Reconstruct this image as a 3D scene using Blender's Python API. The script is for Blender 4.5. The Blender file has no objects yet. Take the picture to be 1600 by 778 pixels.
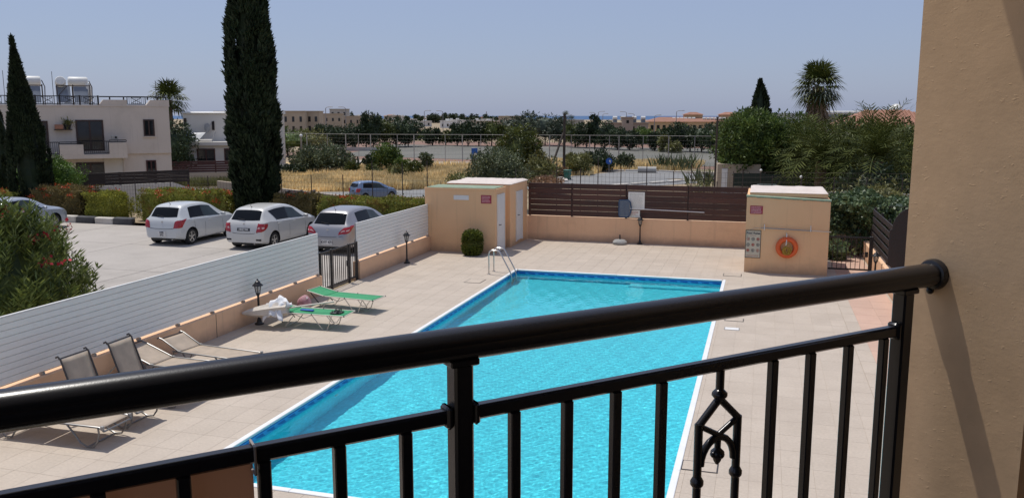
import bpy, math, random
import numpy as np
from mathutils import Vector, Matrix

random.seed(7)
rng = np.random.default_rng(11)
R = math.radians
scene = bpy.context.scene
COL = scene.collection

# ---------------------------------------------------------------- camera
cam_d = bpy.data.cameras.new("camera")
cam = bpy.data.objects.new("camera", cam_d)
COL.objects.link(cam)
cam.location = (0, 0, 4.8)
cam.rotation_euler = (R(90 - 8.93), 0, R(16.39))
cam_d.sensor_fit = 'HORIZONTAL'
cam_d.sensor_width = 36.0
cam_d.lens = 36.0 * 1330 / 1600
cam_d.clip_start = 0.05
cam_d.clip_end = 60000
scene.camera = cam

# ---------------------------------------------------------------- light
SUN_EL, SUN_AZ = R(69.5), R(-59.3)        # azimuth measured from +Y towards +X
world = bpy.data.worlds.new("World")
scene.world = world
world.use_nodes = True
wn = world.node_tree
for n in list(wn.nodes):
    wn.nodes.remove(n)
sky = wn.nodes.new("ShaderNodeTexSky")
sky.sky_type = 'NISHITA'
sky.sun_disc = False
sky.sun_elevation = SUN_EL
sky.sun_rotation = SUN_AZ
sky.altitude = 0
sky.air_density = 1.0
sky.dust_density = 1.1
sky.ozone_density = 6.0
# milky summer haze: the clear-sky model blended evenly with one pale blue grey
hz = wn.nodes.new("ShaderNodeMix")
hz.data_type = 'RGBA'
hz.inputs[0].default_value = 0.70
hz.inputs[7].default_value = (2.98, 3.46, 5.05, 1)
bg = wn.nodes.new("ShaderNodeBackground")
bg.inputs["Strength"].default_value = 0.109
wo = wn.nodes.new("ShaderNodeOutputWorld")
wn.links.new(sky.outputs[0], hz.inputs[6])
wn.links.new(hz.outputs[2], bg.inputs[0])
wn.links.new(bg.outputs[0], wo.inputs[0])

sun_d = bpy.data.lights.new("sun", 'SUN')
sun_d.energy = 3.3
sun_d.angle = R(0.53)
sun_d.color = (1.0, 0.955, 0.89)
sun = bpy.data.objects.new("sun", sun_d)
COL.objects.link(sun)
to_sun = Vector((math.sin(SUN_AZ) * math.cos(SUN_EL), math.cos(SUN_AZ) * math.cos(SUN_EL), math.sin(SUN_EL)))
sun.rotation_euler = to_sun.to_track_quat('Z', 'Y').to_euler()
sun.location = to_sun * 60

vs = scene.view_settings
vs.view_transform = 'Standard'
vs.look = 'None'
vs.exposure = 0.06
vs.gamma = 1.0
scene.cycles.use_denoising = True
scene.cycles.max_bounces = 8
scene.cycles.transparent_max_bounces = 24
scene.cycles.caustics_reflective = False
scene.cycles.caustics_refractive = True
scene.cycles.sample_clamp_indirect = 6.0

# ---------------------------------------------------------------- mesh helpers
class MB:
    def __init__(self):
        self.v, self.f, self.m = [], [], []

    def add(self, verts, faces, mat=0, M=None):
        o = len(self.v)
        if M is not None:
            verts = [M @ Vector(p) for p in verts]
        self.v.extend([tuple(p) for p in verts])
        self.f.extend([tuple(i + o for i in fc) for fc in faces])
        self.m.extend([mat] * len(faces))
        return self

    def box(self, x0, x1, y0, y1, z0, z1, mat=0, M=None):
        v = [(x0, y0, z0), (x1, y0, z0), (x1, y1, z0), (x0, y1, z0),
             (x0, y0, z1), (x1, y0, z1), (x1, y1, z1), (x0, y1, z1)]
        f = [(0, 3, 2, 1), (4, 5, 6, 7), (0, 1, 5, 4), (1, 2, 6, 5), (2, 3, 7, 6), (3, 0, 4, 7)]
        return self.add(v, f, mat, M)

    def bbox(self, x0, x1, y0, y1, z0, z1, b=0.01, mat=0, M=None):
        """box with chamfered edges"""
        v, f = [], []
        for z, e in ((z0, b), (z0 + b, 0), (z1 - b, 0), (z1, b)):
            c = b if e == 0 else b
            ring = [(x0 + e + c, y0 + e), (x1 - e - c, y0 + e), (x1 - e, y0 + e + c), (x1 - e, y1 - e - c),
                    (x1 - e - c, y1 - e), (x0 + e + c, y1 - e), (x0 + e, y1 - e - c), (x0 + e, y0 + e + c)]
            v += [(p[0], p[1], z) for p in ring]
        for k in range(3):
            for i in range(8):
                j = (i + 1) % 8
                f.append((k * 8 + i, k * 8 + j, k * 8 + 8 + j, k * 8 + 8 + i))
        f.append(tuple(range(7, -1, -1)))
        f.append(tuple(range(24, 32)))
        return self.add(v, f, mat, M)

    def tube(self, pts, r, seg=8, mat=0, cap=True, sq=False):
        pts = [Vector(p) for p in pts]
        n = len(pts)
        rs = r if isinstance(r, (list, tuple)) else [r] * n
        v, f = [], []
        prev = None
        for i, p in enumerate(pts):
            if i == 0:
                t = pts[1] - p
            elif i == n - 1:
                t = p - pts[i - 1]
            else:
                t = (pts[i + 1] - p).normalized() + (p - pts[i - 1]).normalized()
            if t.length < 1e-9:
                t = Vector((0, 0, 1))
            t.normalize()
            if prev is None:
                a = Vector((0, 0, 1)) if abs(t.z) < 0.9 else Vector((1, 0, 0))
                u = t.cross(a).normalized()
            else:
                u = (prev - t * prev.dot(t))
                if u.length < 1e-6:
                    u = t.orthogonal()
                u.normalize()
            prev = u
            w = t.cross(u)
            for k in range(seg):
                an = 2 * math.pi * (k + (0.5 if sq else 0)) / seg
                v.append(p + (u * math.cos(an) + w * math.sin(an)) * rs[i])
        for i in range(n - 1):
            for k in range(seg):
                j = (k + 1) % seg
                f.append((i * seg + k, i * seg + j, (i + 1) * seg + j, (i + 1) * seg + k))
        if cap:
            f.append(tuple(range(seg - 1, -1, -1)))
            f.append(tuple(range((n - 1) * seg, n * seg)))
        return self.add(v, f, mat)

    def lathe(self, prof, c=(0, 0, 0), seg=16, mat=0, M=None, cap=True):
        v, f = [], []
        for (r, z) in prof:
            for k in range(seg):
                a = 2 * math.pi * k / seg
                v.append((c[0] + r * math.cos(a), c[1] + r * math.sin(a), c[2] + z))
        for i in range(len(prof) - 1):
            for k in range(seg):
                j = (k + 1) % seg
                f.append((i * seg + k, i * seg + j, (i + 1) * seg + j, (i + 1) * seg + k))
        if cap:
            f.append(tuple(range(seg - 1, -1, -1)))
            f.append(tuple(range((len(prof) - 1) * seg, len(prof) * seg)))
        return self.add(v, f, mat, M)

    def prism(self, poly, z0, z1, mat=0, M=None):
        n = len(poly)
        v = [(p[0], p[1], z0) for p in poly] + [(p[0], p[1], z1) for p in poly]
        f = [tuple(range(n - 1, -1, -1)), tuple(range(n, 2 * n))]
        for i in range(n):
            j = (i + 1) % n
            f.append((i, j, n + j, n + i))
        return self.add(v, f, mat, M)

    def sphere(self, c, r, nu=14, nv=8, mat=0, M=None):
        rr = r if isinstance(r, (list, tuple)) else (r, r, r)
        v, f = [], []
        for i in range(nv + 1):
            th = math.pi * i / nv
            for k in range(nu):
                a = 2 * math.pi * k / nu
                v.append((c[0] + rr[0] * math.sin(th) * math.cos(a), c[1] + rr[1] * math.sin(th) * math.sin(a),
                          c[2] + rr[2] * math.cos(th)))
        for i in range(nv):
            for k in range(nu):
                j = (k + 1) % nu
                f.append((i * nu + k, (i + 1) * nu + k, (i + 1) * nu + j, i * nu + j))
        return self.add(v, f, mat, M)

    def torus(self, c, R1, r, nu=32, nv=10, mat=0, M=None):
        v, f = [], []
        for i in range(nu):
            a = 2 * math.pi * i / nu
            for k in range(nv):
                b = 2 * math.pi * k / nv
                v.append((c[0] + (R1 + r * math.cos(b)) * math.cos(a), c[1] + (R1 + r * math.cos(b)) * math.sin(a),
                          c[2] + r * math.sin(b)))
        for i in range(nu):
            for k in range(nv):
                i2, k2 = (i + 1) % nu, (k + 1) % nv
                f.append((i * nv + k, i2 * nv + k, i2 * nv + k2, i * nv + k2))
        return self.add(v, f, mat, M)

    def mesh(self, name, mats, smooth=True, angle=35):
        me = bpy.data.meshes.new(name)
        me.from_pydata(self.v, [], self.f)
        for m in (mats if isinstance(mats, (list, tuple)) else [mats]):
            me.materials.append(m)
        if len(set(self.m)) > 1:
            me.polygons.foreach_set("material_index", self.m)
        if smooth:
            me.polygons.foreach_set("use_smooth", [True] * len(self.f))
            me.set_sharp_from_angle(angle=R(angle))
        me.update()
        return me

    def build(self, name, mats, parent=None, smooth=True, angle=35, loc=None, rz=None):
        return link(name, self.mesh(name, mats, smooth, angle), parent, loc, rz)


def link(name, me, parent=None, loc=None, rz=None):
    o = bpy.data.objects.new(name, me)
    COL.objects.link(o)
    if parent is not None:
        o.parent = parent
    if loc is not None:
        o.location = loc
    if rz is not None:
        o.rotation_euler = (0, 0, rz)
    return o


def tag(o, label=None, cat=None, group=None, kind=None):
    if label:
        o["label"] = label
    if cat:
        o["category"] = cat
    if group:
        o["group"] = group
    if kind:
        o["kind"] = kind
    return o


def thing(name, label, cat, loc=(0, 0, 0), rz=0.0, group=None):
    o = bpy.data.objects.new(name, None)
    o.empty_display_size = 0.2
    COL.objects.link(o)
    o.location = loc
    o.rotation_euler = (0, 0, rz)
    return tag(o, label, cat, group)


def structure(o):
    o["kind"] = "structure"
    return o


def copy_tree(o, parent=None, loc=None, rz=None, label=None):
    c = o.copy()
    COL.objects.link(c)
    if parent is not None:
        c.parent = parent
    if loc is not None:
        c.location = loc
    if rz is not None:
        c.rotation_euler = (0, 0, rz)
    if label:
        c["label"] = label
    for ch in list(o.children):
        copy_tree(ch, c)
    return c


# ---------------------------------------------------------------- materials
def nodes_of(name):
    m = bpy.data.materials.new(name)
    m.use_nodes = True
    nt = m.node_tree
    b = nt.nodes["Principled BSDF"]
    return m, nt, b, nt.nodes["Material Output"]


def ramp2(nt, fac, c1, c2, p0=0.3, p1=0.7):
    r = nt.nodes.new("ShaderNodeValToRGB")
    r.color_ramp.elements[0].position = p0
    r.color_ramp.elements[0].color = (*c1, 1)
    r.color_ramp.elements[1].position = p1
    r.color_ramp.elements[1].color = (*c2, 1)
    nt.links.new(fac, r.inputs[0])
    return r.outputs[0]


def noise(nt, co, scale, detail=4, rough=0.55):
    n = nt.nodes.new("ShaderNodeTexNoise")
    n.inputs["Scale"].default_value = scale
    n.inputs["Detail"].default_value = detail
    n.inputs["Roughness"].default_value = rough
    nt.links.new(co, n.inputs["Vector"])
    return n.outputs[0]


def mathn(nt, op, a, b=None):
    n = nt.nodes.new("ShaderNodeMath")
    n.operation = op
    for i, x in enumerate((a, b)):
        if x is None:
            continue
        if isinstance(x, (int, float)):
            n.inputs[i].default_value = x
        else:
            nt.links.new(x, n.inputs[i])
    return n.outputs[0]


def mixc(nt, fac, a, b, mode='MIX'):
    n = nt.nodes.new("ShaderNodeMix")
    n.data_type = 'RGBA'
    n.blend_type = mode
    for i, x in ((0, fac), (6, a), (7, b)):
        if isinstance(x, (int, float)):
            n.inputs[i].default_value = x
        elif isinstance(x, tuple):
            n.inputs[i].default_value = (*x, 1)
        else:
            nt.links.new(x, n.inputs[i])
    return n.outputs[2]


def mat(name, c1, c2=None, scale=3.0, rough=0.75, bump=0.0, bscale=40.0, metal=0.0, spec=0.5, detail=5, rand=0.0,
        stretch=None, fine=0.0, fscale=60.0, stain=None, coat=0.0, world=False, splash=None):
    """procedural surface: two tones mixed by noise, fine grain, stains, relief, a little tone per object"""
    m, nt, b, out = nodes_of(name)
    tc = nt.nodes.new("ShaderNodeTexCoord")
    co = tc.outputs["Object"]
    if world:
        ge = nt.nodes.new("ShaderNodeNewGeometry")
        co = ge.outputs["Position"]
    if stretch:
        mp = nt.nodes.new("ShaderNodeMapping")
        mp.inputs["Scale"].default_value = stretch
        nt.links.new(co, mp.inputs[0])
        co = mp.outputs[0]
    if c2 is None:
        c2 = tuple(x * 0.86 for x in c1)
    col = ramp2(nt, noise(nt, co, scale, detail), c2, c1)
    if fine > 0:
        f = noise(nt, co, fscale, 3)
        g = ramp2(nt, f, (1 - fine,) * 3, (1 + fine * 0.6,) * 3, 0.25, 0.75)
        col = mixc(nt, 1.0, col, g, 'MULTIPLY')
    if stain:
        sc, p0, p1, scol, amt = stain
        s = noise(nt, co, sc, 6, 0.65)
        fac = ramp2(nt, s, (0, 0, 0), (amt,) * 3, p0, p1)
        col = mixc(nt, fac, col, scol)
    if splash:
        h_, scol, amt = splash
        sp = nt.nodes.new("ShaderNodeSeparateXYZ")
        nt.links.new(tc.outputs["Object"], sp.inputs[0])
        mr = nt.nodes.new("ShaderNodeMapRange")
        mr.inputs[1].default_value = h_
        mr.inputs[2].default_value = 0.0
        nt.links.new(sp.outputs[2], mr.inputs[0])
        n_ = noise(nt, co, 5.0, 5, 0.65)
        f_ = ramp2(nt, mathn(nt, 'MULTIPLY', mr.outputs[0], mathn(nt, 'ADD', n_, 0.35)), (0, 0, 0), (amt,) * 3, 0.25, 0.8)
        col = mixc(nt, f_, col, scol)
        mp3 = nt.nodes.new("ShaderNodeMapping")
        mp3.inputs["Scale"].default_value = (7, 7, 0.35)
        nt.links.new(tc.outputs["Object"], mp3.inputs[0])
        f2 = ramp2(nt, noise(nt, mp3.outputs[0], 1.0, 4, 0.6), (0, 0, 0), (amt * 0.55,) * 3, 0.58, 0.8)
        col = mixc(nt, f2, col, scol)
    if rand > 0:
        oi = nt.nodes.new("ShaderNodeObjectInfo")
        ge2 = nt.nodes.new("ShaderNodeNewGeometry")
        s = mathn(nt, 'FRACT', mathn(nt, 'ADD', oi.outputs["Random"], ge2.outputs["Random Per Island"]))
        g = ramp2(nt, s, (1 - rand,) * 3, (1 + rand,) * 3, 0, 1)
        col = mixc(nt, 1.0, col, g, 'MULTIPLY')
    nt.links.new(col, b.inputs["Base Color"])
    b.inputs["Roughness"].default_value = rough
    b.inputs["Metallic"].default_value = metal
    b.inputs["Specular IOR Level"].default_value = spec
    if coat:
        b.inputs["Coat Weight"].default_value = coat
        b.inputs["Coat Roughness"].default_value = 0.04
    if bump > 0:
        bp = nt.nodes.new("ShaderNodeBump")
        bp.inputs["Strength"].default_value = bump
        bp.inputs["Distance"].default_value = 0.02
        nt.links.new(noise(nt, co, bscale, 4), bp.inputs["Height"])
        nt.links.new(bp.outputs[0], b.inputs["Normal"])
    return m


def leafmat(name, c1, c2, cs=0.6, trans=0.25, rough=0.5, c3=None, spec=0.3, amp=(0.55, 1.35)):
    m, nt, b, out = nodes_of(name)
    ge = nt.nodes.new("ShaderNodeNewGeometry")
    col = ramp2(nt, ge.outputs["Random Per Island"], c1, c2, 0, 1)
    n = noise(nt, ge.outputs["Position"], cs, 3)
    g = ramp2(nt, n, (amp[0],) * 3, (amp[1],) * 3, 0.3, 0.7)
    col = mixc(nt, 1.0, col, g, 'MULTIPLY')
    if c3:
        n2 = noise(nt, ge.outputs["Position"], cs * 2.3, 2)
        f = ramp2(nt, n2, (0, 0, 0), (0.7,) * 3, 0.5, 0.68)
        col = mixc(nt, f, col, c3)
    nt.links.new(col, b.inputs["Base Color"])
    b.inputs["Roughness"].default_value = rough
    b.inputs["Specular IOR Level"].default_value = spec
    tr = nt.nodes.new("ShaderNodeBsdfTranslucent")
    nt.links.new(col, tr.inputs[0])
    mx = nt.nodes.new("ShaderNodeMixShader")
    mx.inputs[0].default_value = trans
    nt.links.new(b.outputs[0], mx.inputs[1])
    nt.links.new(tr.outputs[0], mx.inputs[2])
    nt.links.new(mx.outputs[0], out.inputs[0])
    return m


def glassmat(name, col=(0.02, 0.025, 0.03), rough=0.04, alpha=1.0, spec=0.5):
    m, nt, b, out = nodes_of(name)
    tc = nt.nodes.new("ShaderNodeTexCoord")
    c = ramp2(nt, noise(nt, tc.outputs["Object"], 1.7, 2), tuple(x * 0.7 for x in col), tuple(x * 1.3 for x in col))
    nt.links.new(c, b.inputs["Base Color"])
    b.inputs["Roughness"].default_value = rough
    b.inputs["Specular IOR Level"].default_value = spec
    if alpha < 1:
        b.inputs["Alpha"].default_value = alpha
    return m


M = {}
M['salmon'] = mat('salmon_render', (0.83, 0.53, 0.32), (0.78, 0.485, 0.29), 1.3, 0.9, 0.25, 60, fine=0.06, fscale=90, stain=(0.9, 0.55, 0.8, (0.40, 0.25, 0.16), 0.4), splash=(0.4, (0.36, 0.235, 0.16), 0.6))
M['shed'] = mat('shed_render', (0.83, 0.52, 0.285), (0.78, 0.48, 0.26), 1.0, 0.9, 0.25, 60, fine=0.05, fscale=90, stain=(0.8, 0.58, 0.85, (0.43, 0.28, 0.17), 0.4), splash=(0.5, (0.40, 0.255, 0.16), 0.6))
M['tile'] = mat('travertine_tile', (0.515, 0.435, 0.35), (0.46, 0.385, 0.305), 1.3, 0.62, 0.05, 30, rand=0.03, fine=0.11, fscale=24, stain=(0.55, 0.5, 0.78, (0.37, 0.30, 0.235), 0.42), world=True)
M['grout'] = mat('grout', (0.47, 0.395, 0.315), None, 4, 0.9, world=True)
M['pink_tile'] = mat('pink_paver', (0.55, 0.37, 0.28), (0.50, 0.33, 0.25), 2.0, 0.8, rand=0.05, fine=0.1, fscale=30, world=True)
M['concrete'] = mat('parking_concrete', (0.435, 0.395, 0.35), (0.375, 0.34, 0.30), 0.5, 0.85, 0.1, 30, fine=0.08, fscale=12, stain=(0.35, 0.48, 0.72, (0.25, 0.225, 0.195), 0.55), rand=0.045, world=True)
M['soil'] = mat('dry_soil', (0.36, 0.27, 0.17), (0.26, 0.20, 0.12), 0.25, 0.95, 0.3, 6, fine=0.2, fscale=4, stain=(0.06, 0.5, 0.7, (0.20, 0.20, 0.10), 0.5), world=True)
M['asphalt'] = mat('pale_asphalt', (0.235, 0.235, 0.23), (0.19, 0.19, 0.185), 0.3, 0.9, fine=0.1, fscale=9, stain=(0.12, 0.55, 0.7, (0.3, 0.28, 0.25), 0.5), world=True)
M['court'] = mat('sports_court', (0.15, 0.145, 0.12), (0.12, 0.118, 0.10), 0.1, 0.9, fine=0.08, fscale=2, stain=(0.05, 0.5, 0.7, (0.20, 0.185, 0.16), 0.5), world=True)
M['clay'] = mat('red_earth', (0.25, 0.145, 0.105), (0.21, 0.125, 0.09), 0.2, 0.95, world=True)
M['kerb_white'] = mat('kerb_white', (0.62, 0.58, 0.52), (0.5, 0.46, 0.4), 3, 0.9, 0.2, 20)
M['kerb_black'] = mat('kerb_black', (0.05, 0.05, 0.055), (0.1, 0.1, 0.1), 3, 0.9, 0.2, 20)
M['brown'] = mat('stained_board', (0.090, 0.032, 0.020), (0.055, 0.021, 0.014), 3.0, 0.55, 0.15, 30, stretch=(0.35, 6, 6), rand=0.25, fine=0.2, fscale=14)
M['brown2'] = mat('dark_board', (0.026, 0.016, 0.013), (0.018, 0.011, 0.009), 3.0, 0.6, 0.1, 30, stretch=(6, 0.35, 6), rand=0.15)
M['whiteslat'] = mat('white_aluminium_slat', (0.87, 0.855, 0.80), (0.84, 0.825, 0.77), 0.8, 0.5, rand=0.02, fine=0.03, fscale=8)
M['white'] = mat('white_paint', (0.78, 0.77, 0.74), (0.70, 0.69, 0.66), 2, 0.5)
M['whitewash'] = mat('white_render', (0.68, 0.645, 0.58), (0.60, 0.56, 0.50), 0.5, 0.9, fine=0.05, fscale=30, stain=(0.4, 0.55, 0.8, (0.42, 0.37, 0.30), 0.4))
M['apt'] = mat('grey_beige_render', (0.68, 0.60, 0.52), (0.61, 0.54, 0.465), 0.35, 0.9, 0.1, 40, fine=0.05, fscale=30, stain=(0.3, 0.5, 0.75, (0.36, 0.31, 0.25), 0.5), splash=(0.6, (0.34, 0.29, 0.235), 0.75))
M['whiteroof'] = mat('bright_roof_coating', (0.70, 0.615, 0.55), (0.60, 0.515, 0.45), 1.5, 0.7, 0.3, 8, fine=0.08, fscale=12)
M['greenfelt'] = mat('green_felt_lip', (0.27, 0.34, 0.24), (0.20, 0.26, 0.18), 5, 0.9, 0.3, 25)
M['iron'] = mat('black_iron', (0.012, 0.011, 0.012), (0.018, 0.015, 0.015), 6, 0.42, spec=0.5)
M['rail'] = mat('black_powder_coat', (0.016, 0.016, 0.0195), (0.019, 0.0185, 0.022), 4, 0.27, 0.02, 300, spec=0.5, fine=0.1, fscale=150)
M['steel'] = mat('brushed_steel', (0.62, 0.60, 0.57), (0.5, 0.48, 0.46), 12, 0.28, metal=1.0)
M['galv'] = mat('galvanised_steel', (0.36, 0.35, 0.33), (0.28, 0.27, 0.26), 6, 0.6, metal=0.3)
M['rust'] = mat('rusty_wire', (0.075, 0.055, 0.045), (0.05, 0.04, 0.035), 5, 0.8)
M['green_cloth'] = mat('green_sling', (0.035, 0.30, 0.125), (0.025, 0.25, 0.10), 6, 0.7, 0.1, 200)
M['frame_white'] = mat('cream_tube', (0.66, 0.60, 0.50), None, 6, 0.4)
M['taupe'] = leafmat('taupe_mesh_sling', (0.60, 0.505, 0.40), (0.64, 0.54, 0.43), 6, 0.38, 0.8, amp=(0.9, 1.08))
M['taupe_frame'] = mat('grey_bronze_tube', (0.23, 0.225, 0.22), (0.18, 0.175, 0.17), 6, 0.38, metal=0.5)
M['bronze'] = mat('bronze_tube', (0.05, 0.042, 0.037), None, 6, 0.4)
M['canvas'] = mat('umbrella_canvas', (0.66, 0.60, 0.52), (0.56, 0.50, 0.43), 5, 0.85, 0.2, 30)
M['towel'] = mat('white_towel', (0.80, 0.80, 0.80), (0.70, 0.70, 0.71), 10, 0.95, 0.4, 90)
M['pinkball'] = mat('pink_cloth', (0.60, 0.36, 0.37), (0.38, 0.15, 0.17), 4.5, 0.75, 0.3, 14, fine=0.25, fscale=9)
M['bluefoam'] = mat('blue_foam', (0.02, 0.10, 0.42), None, 6, 0.7)
M['orange'] = mat('orange_plastic', (0.78, 0.13, 0.025), (0.66, 0.10, 0.02), 5, 0.45)
M['rope'] = mat('yellow_rope', (0.50, 0.30, 0.04), (0.30, 0.20, 0.03), 40, 0.85, 0.3, 150)
M['redsign'] = mat('red_sign', (0.36, 0.018, 0.05), (0.30, 0.015, 0.04), 8, 0.5)
M['paper'] = mat('sign_paper', (0.86, 0.84, 0.77), (0.79, 0.77, 0.70), 5, 0.6)
M['oldpaper'] = mat('old_sign_board', (0.62, 0.55, 0.42), (0.54, 0.47, 0.35), 5, 0.6)
M['ink'] = mat('dark_ink', (0.05, 0.05, 0.07), None, 8, 0.7)
M['greyink'] = mat('grey_ink', (0.42, 0.41, 0.37), None, 8, 0.7)
M['redink'] = mat('red_ink', (0.42, 0.10, 0.07), None, 8, 0.7)
M['pinkink'] = mat('pale_sign_ink', (0.66, 0.36, 0.37), None, 8, 0.7)
M['bluemesh'] = mat('blue_net', (0.07, 0.12, 0.20), (0.04, 0.07, 0.13), 20, 0.8)
M['netmesh'] = mat('net_mesh', (0.25, 0.28, 0.32), (0.16, 0.19, 0.23), 60, 0.8)
M['stone'] = mat('grey_concrete_base', (0.36, 0.36, 0.34), (0.28, 0.28, 0.27), 8, 0.9, 0.3, 40)
M['panelbrown'] = leafmat('brown_screen', (0.50, 0.34, 0.25), (0.54, 0.37, 0.27), 2, 0.5, 0.8, amp=(0.9, 1.08))
M['tie'] = mat('plastic_tie', (0.32, 0.28, 0.26), None, 8, 0.4)
M['coping'] = mat('pool_coping', (0.80, 0.80, 0.78), (0.72, 0.73, 0.72), 3, 0.5)
M['darkwood'] = mat('dark_shutter', (0.055, 0.028, 0.022), (0.04, 0.02, 0.016), 4, 0.6)
M['redwood'] = mat('red_brown_shutter', (0.075, 0.022, 0.018), (0.05, 0.016, 0.014), 4, 0.6)
M['glass'] = glassmat('dark_window_glass', (0.018, 0.02, 0.022), 0.05)
M['carglass'] = glassmat('tinted_car_glass', (0.005, 0.006, 0.007), 0.03, 1.0, 0.2)
M['carglass_clear'] = glassmat('car_glass', (0.03, 0.042, 0.04), 0.03, 1.0, 0.35)
M['lampglass'] = glassmat('lamp_glass', (0.5, 0.5, 0.46), 0.1, 0.45)
M['tyre'] = mat('tyre_rubber', (0.014, 0.014, 0.014), None, 8, 0.85)
M['rim'] = mat('alloy_rim', (0.50, 0.50, 0.50), None, 8, 0.3, metal=0.8)
M['blacktrim'] = mat('black_trim', (0.012, 0.012, 0.013), None, 8, 0.5)
M['taillight'] = mat('red_lens', (0.40, 0.012, 0.018), (0.30, 0.01, 0.014), 9, 0.12, spec=0.7)
M['taillight2'] = mat('pale_lens', (0.70, 0.45, 0.42), None, 9, 0.12)
M['plate_white'] = mat('white_plate', (0.66, 0.65, 0.62), None, 8, 0.5)
M['plate_black'] = mat('black_plate', (0.02, 0.02, 0.02), None, 8, 0.5)
M['bark'] = mat('bark', (0.14, 0.095, 0.06), (0.09, 0.06, 0.04), 4, 0.95, 0.6, 14, stretch=(4, 4, 0.6))
M['palmbark'] = mat('palm_bark', (0.21, 0.15, 0.10), (0.12, 0.085, 0.06), 5, 0.95, 0.5, 12)
M['polewood'] = mat('creosote_pole', (0.075, 0.055, 0.042), (0.05, 0.04, 0.03), 3, 0.9, stretch=(4, 4, 0.4))
M['terracotta'] = mat('terracotta_tiles', (0.36, 0.175, 0.115), (0.29, 0.14, 0.09), 0.8, 0.85, rand=0.12, fine=0.1, fscale=6)
M['ochre'] = mat('ochre_render', (0.60, 0.42, 0.24), (0.54, 0.37, 0.21), 0.2, 0.9)
M['tan'] = mat('tan_render', (0.47, 0.385, 0.29), (0.40, 0.325, 0.24), 0.4, 0.9, fine=0.06, fscale=10)
M['greennet'] = mat('dark_green_screen', (0.022, 0.036, 0.028), (0.016, 0.026, 0.02), 1.5, 0.85)
M['bin'] = mat('green_bin_plastic', (0.02, 0.13, 0.09), None, 4, 0.5)
M['signblue'] = mat('blue_road_sign', (0.015, 0.10, 0.42), None, 4, 0.4)
M['pipe'] = mat('concrete_pipe', (0.46, 0.44, 0.40), (0.36, 0.34, 0.31), 1.5, 0.9)
M['solar'] = mat('solar_panel', (0.16, 0.18, 0.21), (0.22, 0.24, 0.27), 2, 0.25)
M['tank'] = mat('white_tank', (0.74, 0.73, 0.68), (0.66, 0.65, 0.60), 2, 0.5)
M['flower'] = leafmat('red_flower', (0.26, 0.012, 0.022), (0.48, 0.03, 0.05), 2, 0.2)
M['orangeflower'] = leafmat('orange_flower', (0.45, 0.06, 0.02), (0.62, 0.13, 0.04), 2, 0.2)
M['cypress'] = leafmat('cypress_foliage', (0.013, 0.023, 0.009), (0.030, 0.046, 0.017), 1.2, 0.08, 0.7)
M['oleander'] = leafmat('oleander_leaf', (0.055, 0.085, 0.02), (0.19, 0.225, 0.055), 0.9, 0.25)
M['hedge'] = leafmat('hedge_leaf', (0.11, 0.14, 0.024), (0.37, 0.37, 0.07), 1.3, 0.3, c3=(0.26, 0.13, 0.045))
M['hedge_y'] = leafmat('yellow_hedge_leaf', (0.16, 0.175, 0.025), (0.44, 0.42, 0.07), 1.3, 0.25)
M['hedge_r'] = leafmat('bronze_hedge_leaf', (0.085, 0.075, 0.025), (0.25, 0.18, 0.06), 1.3, 0.25)
M['topiary'] = leafmat('topiary_leaf', (0.05, 0.075, 0.012), (0.17, 0.19, 0.03), 3, 0.2)
M['fresh'] = leafmat('fresh_green_leaf', (0.065, 0.13, 0.02), (0.18, 0.29, 0.05), 0.8, 0.25)
M['olive'] = leafmat('olive_leaf', (0.055, 0.075, 0.034), (0.16, 0.185, 0.095), 0.7, 0.15)
M['darktree'] = leafmat('dark_tree_leaf', (0.022, 0.036, 0.016), (0.06, 0.085, 0.035), 0.25, 0.12)
M['greytree'] = leafmat('grey_green_leaf', (0.04, 0.055, 0.035), (0.11, 0.135, 0.085), 0.25, 0.12)
M['brighttree'] = leafmat('bright_tree_leaf', (0.05, 0.088, 0.018), (0.155, 0.21, 0.05), 0.5, 0.2)
M['yellowtree'] = leafmat('olive_green_leaf', (0.05, 0.065, 0.014), (0.13, 0.15, 0.035), 0.4, 0.15)
M['scrub'] = leafmat('scrub_leaf', (0.10, 0.105, 0.03), (0.26, 0.25, 0.09), 0.7, 0.15)
M['redscrub'] = leafmat('dry_red_scrub', (0.20, 0.11, 0.06), (0.36, 0.22, 0.12), 0.7, 0.1)
M['vine'] = leafmat('vine_leaf', (0.05, 0.085, 0.035), (0.17, 0.22, 0.10), 0.9, 0.15, 0.4)
M['palm'] = leafmat('palm_leaf', (0.036, 0.052, 0.012), (0.105, 0.12, 0.028), 0.7, 0.15, 0.7, spec=0.12)
M['palm_grey'] = leafmat('silver_palm_leaf', (0.09, 0.11, 0.07), (0.24, 0.26, 0.18), 1.0, 0.12)
M['deadpalm'] = leafmat('dead_palm_leaf', (0.16, 0.11, 0.065), (0.30, 0.22, 0.14), 1.0, 0.1)
M['grass'] = leafmat('dry_grass_blade', (0.60, 0.45, 0.21), (0.84, 0.69, 0.39), 0.25, 0.45, 0.8)

# ---------------------------------------------------------------- foliage helpers
def quads_mesh(name, V, mats, idx=None, smooth=None):
    """V: (N,4,3) array of quads -> mesh (each quad an island)"""
    N = len(V)
    me = bpy.data.meshes.new(name)
    me.vertices.add(4 * N)
    me.loops.add(4 * N)
    me.polygons.add(N)
    me.vertices.foreach_set("co", np.ascontiguousarray(V, dtype=np.float32).ravel())
    me.polygons.foreach_set("loop_start", np.arange(0, 4 * N, 4, dtype=np.int32))
    me.loops.foreach_set("vertex_index", np.arange(4 * N, dtype=np.int32))
    for m in (mats if isinstance(mats, (list, tuple)) else [mats]):
        me.materials.append(m)
    if idx is not None:
        me.polygons.foreach_set("material_index", np.asarray(idx, dtype=np.int32))
    me.update(calc_edges=True)
    return me


def unit(a):
    return a / (np.linalg.norm(a, axis=1, keepdims=True) + 1e-9)


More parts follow.
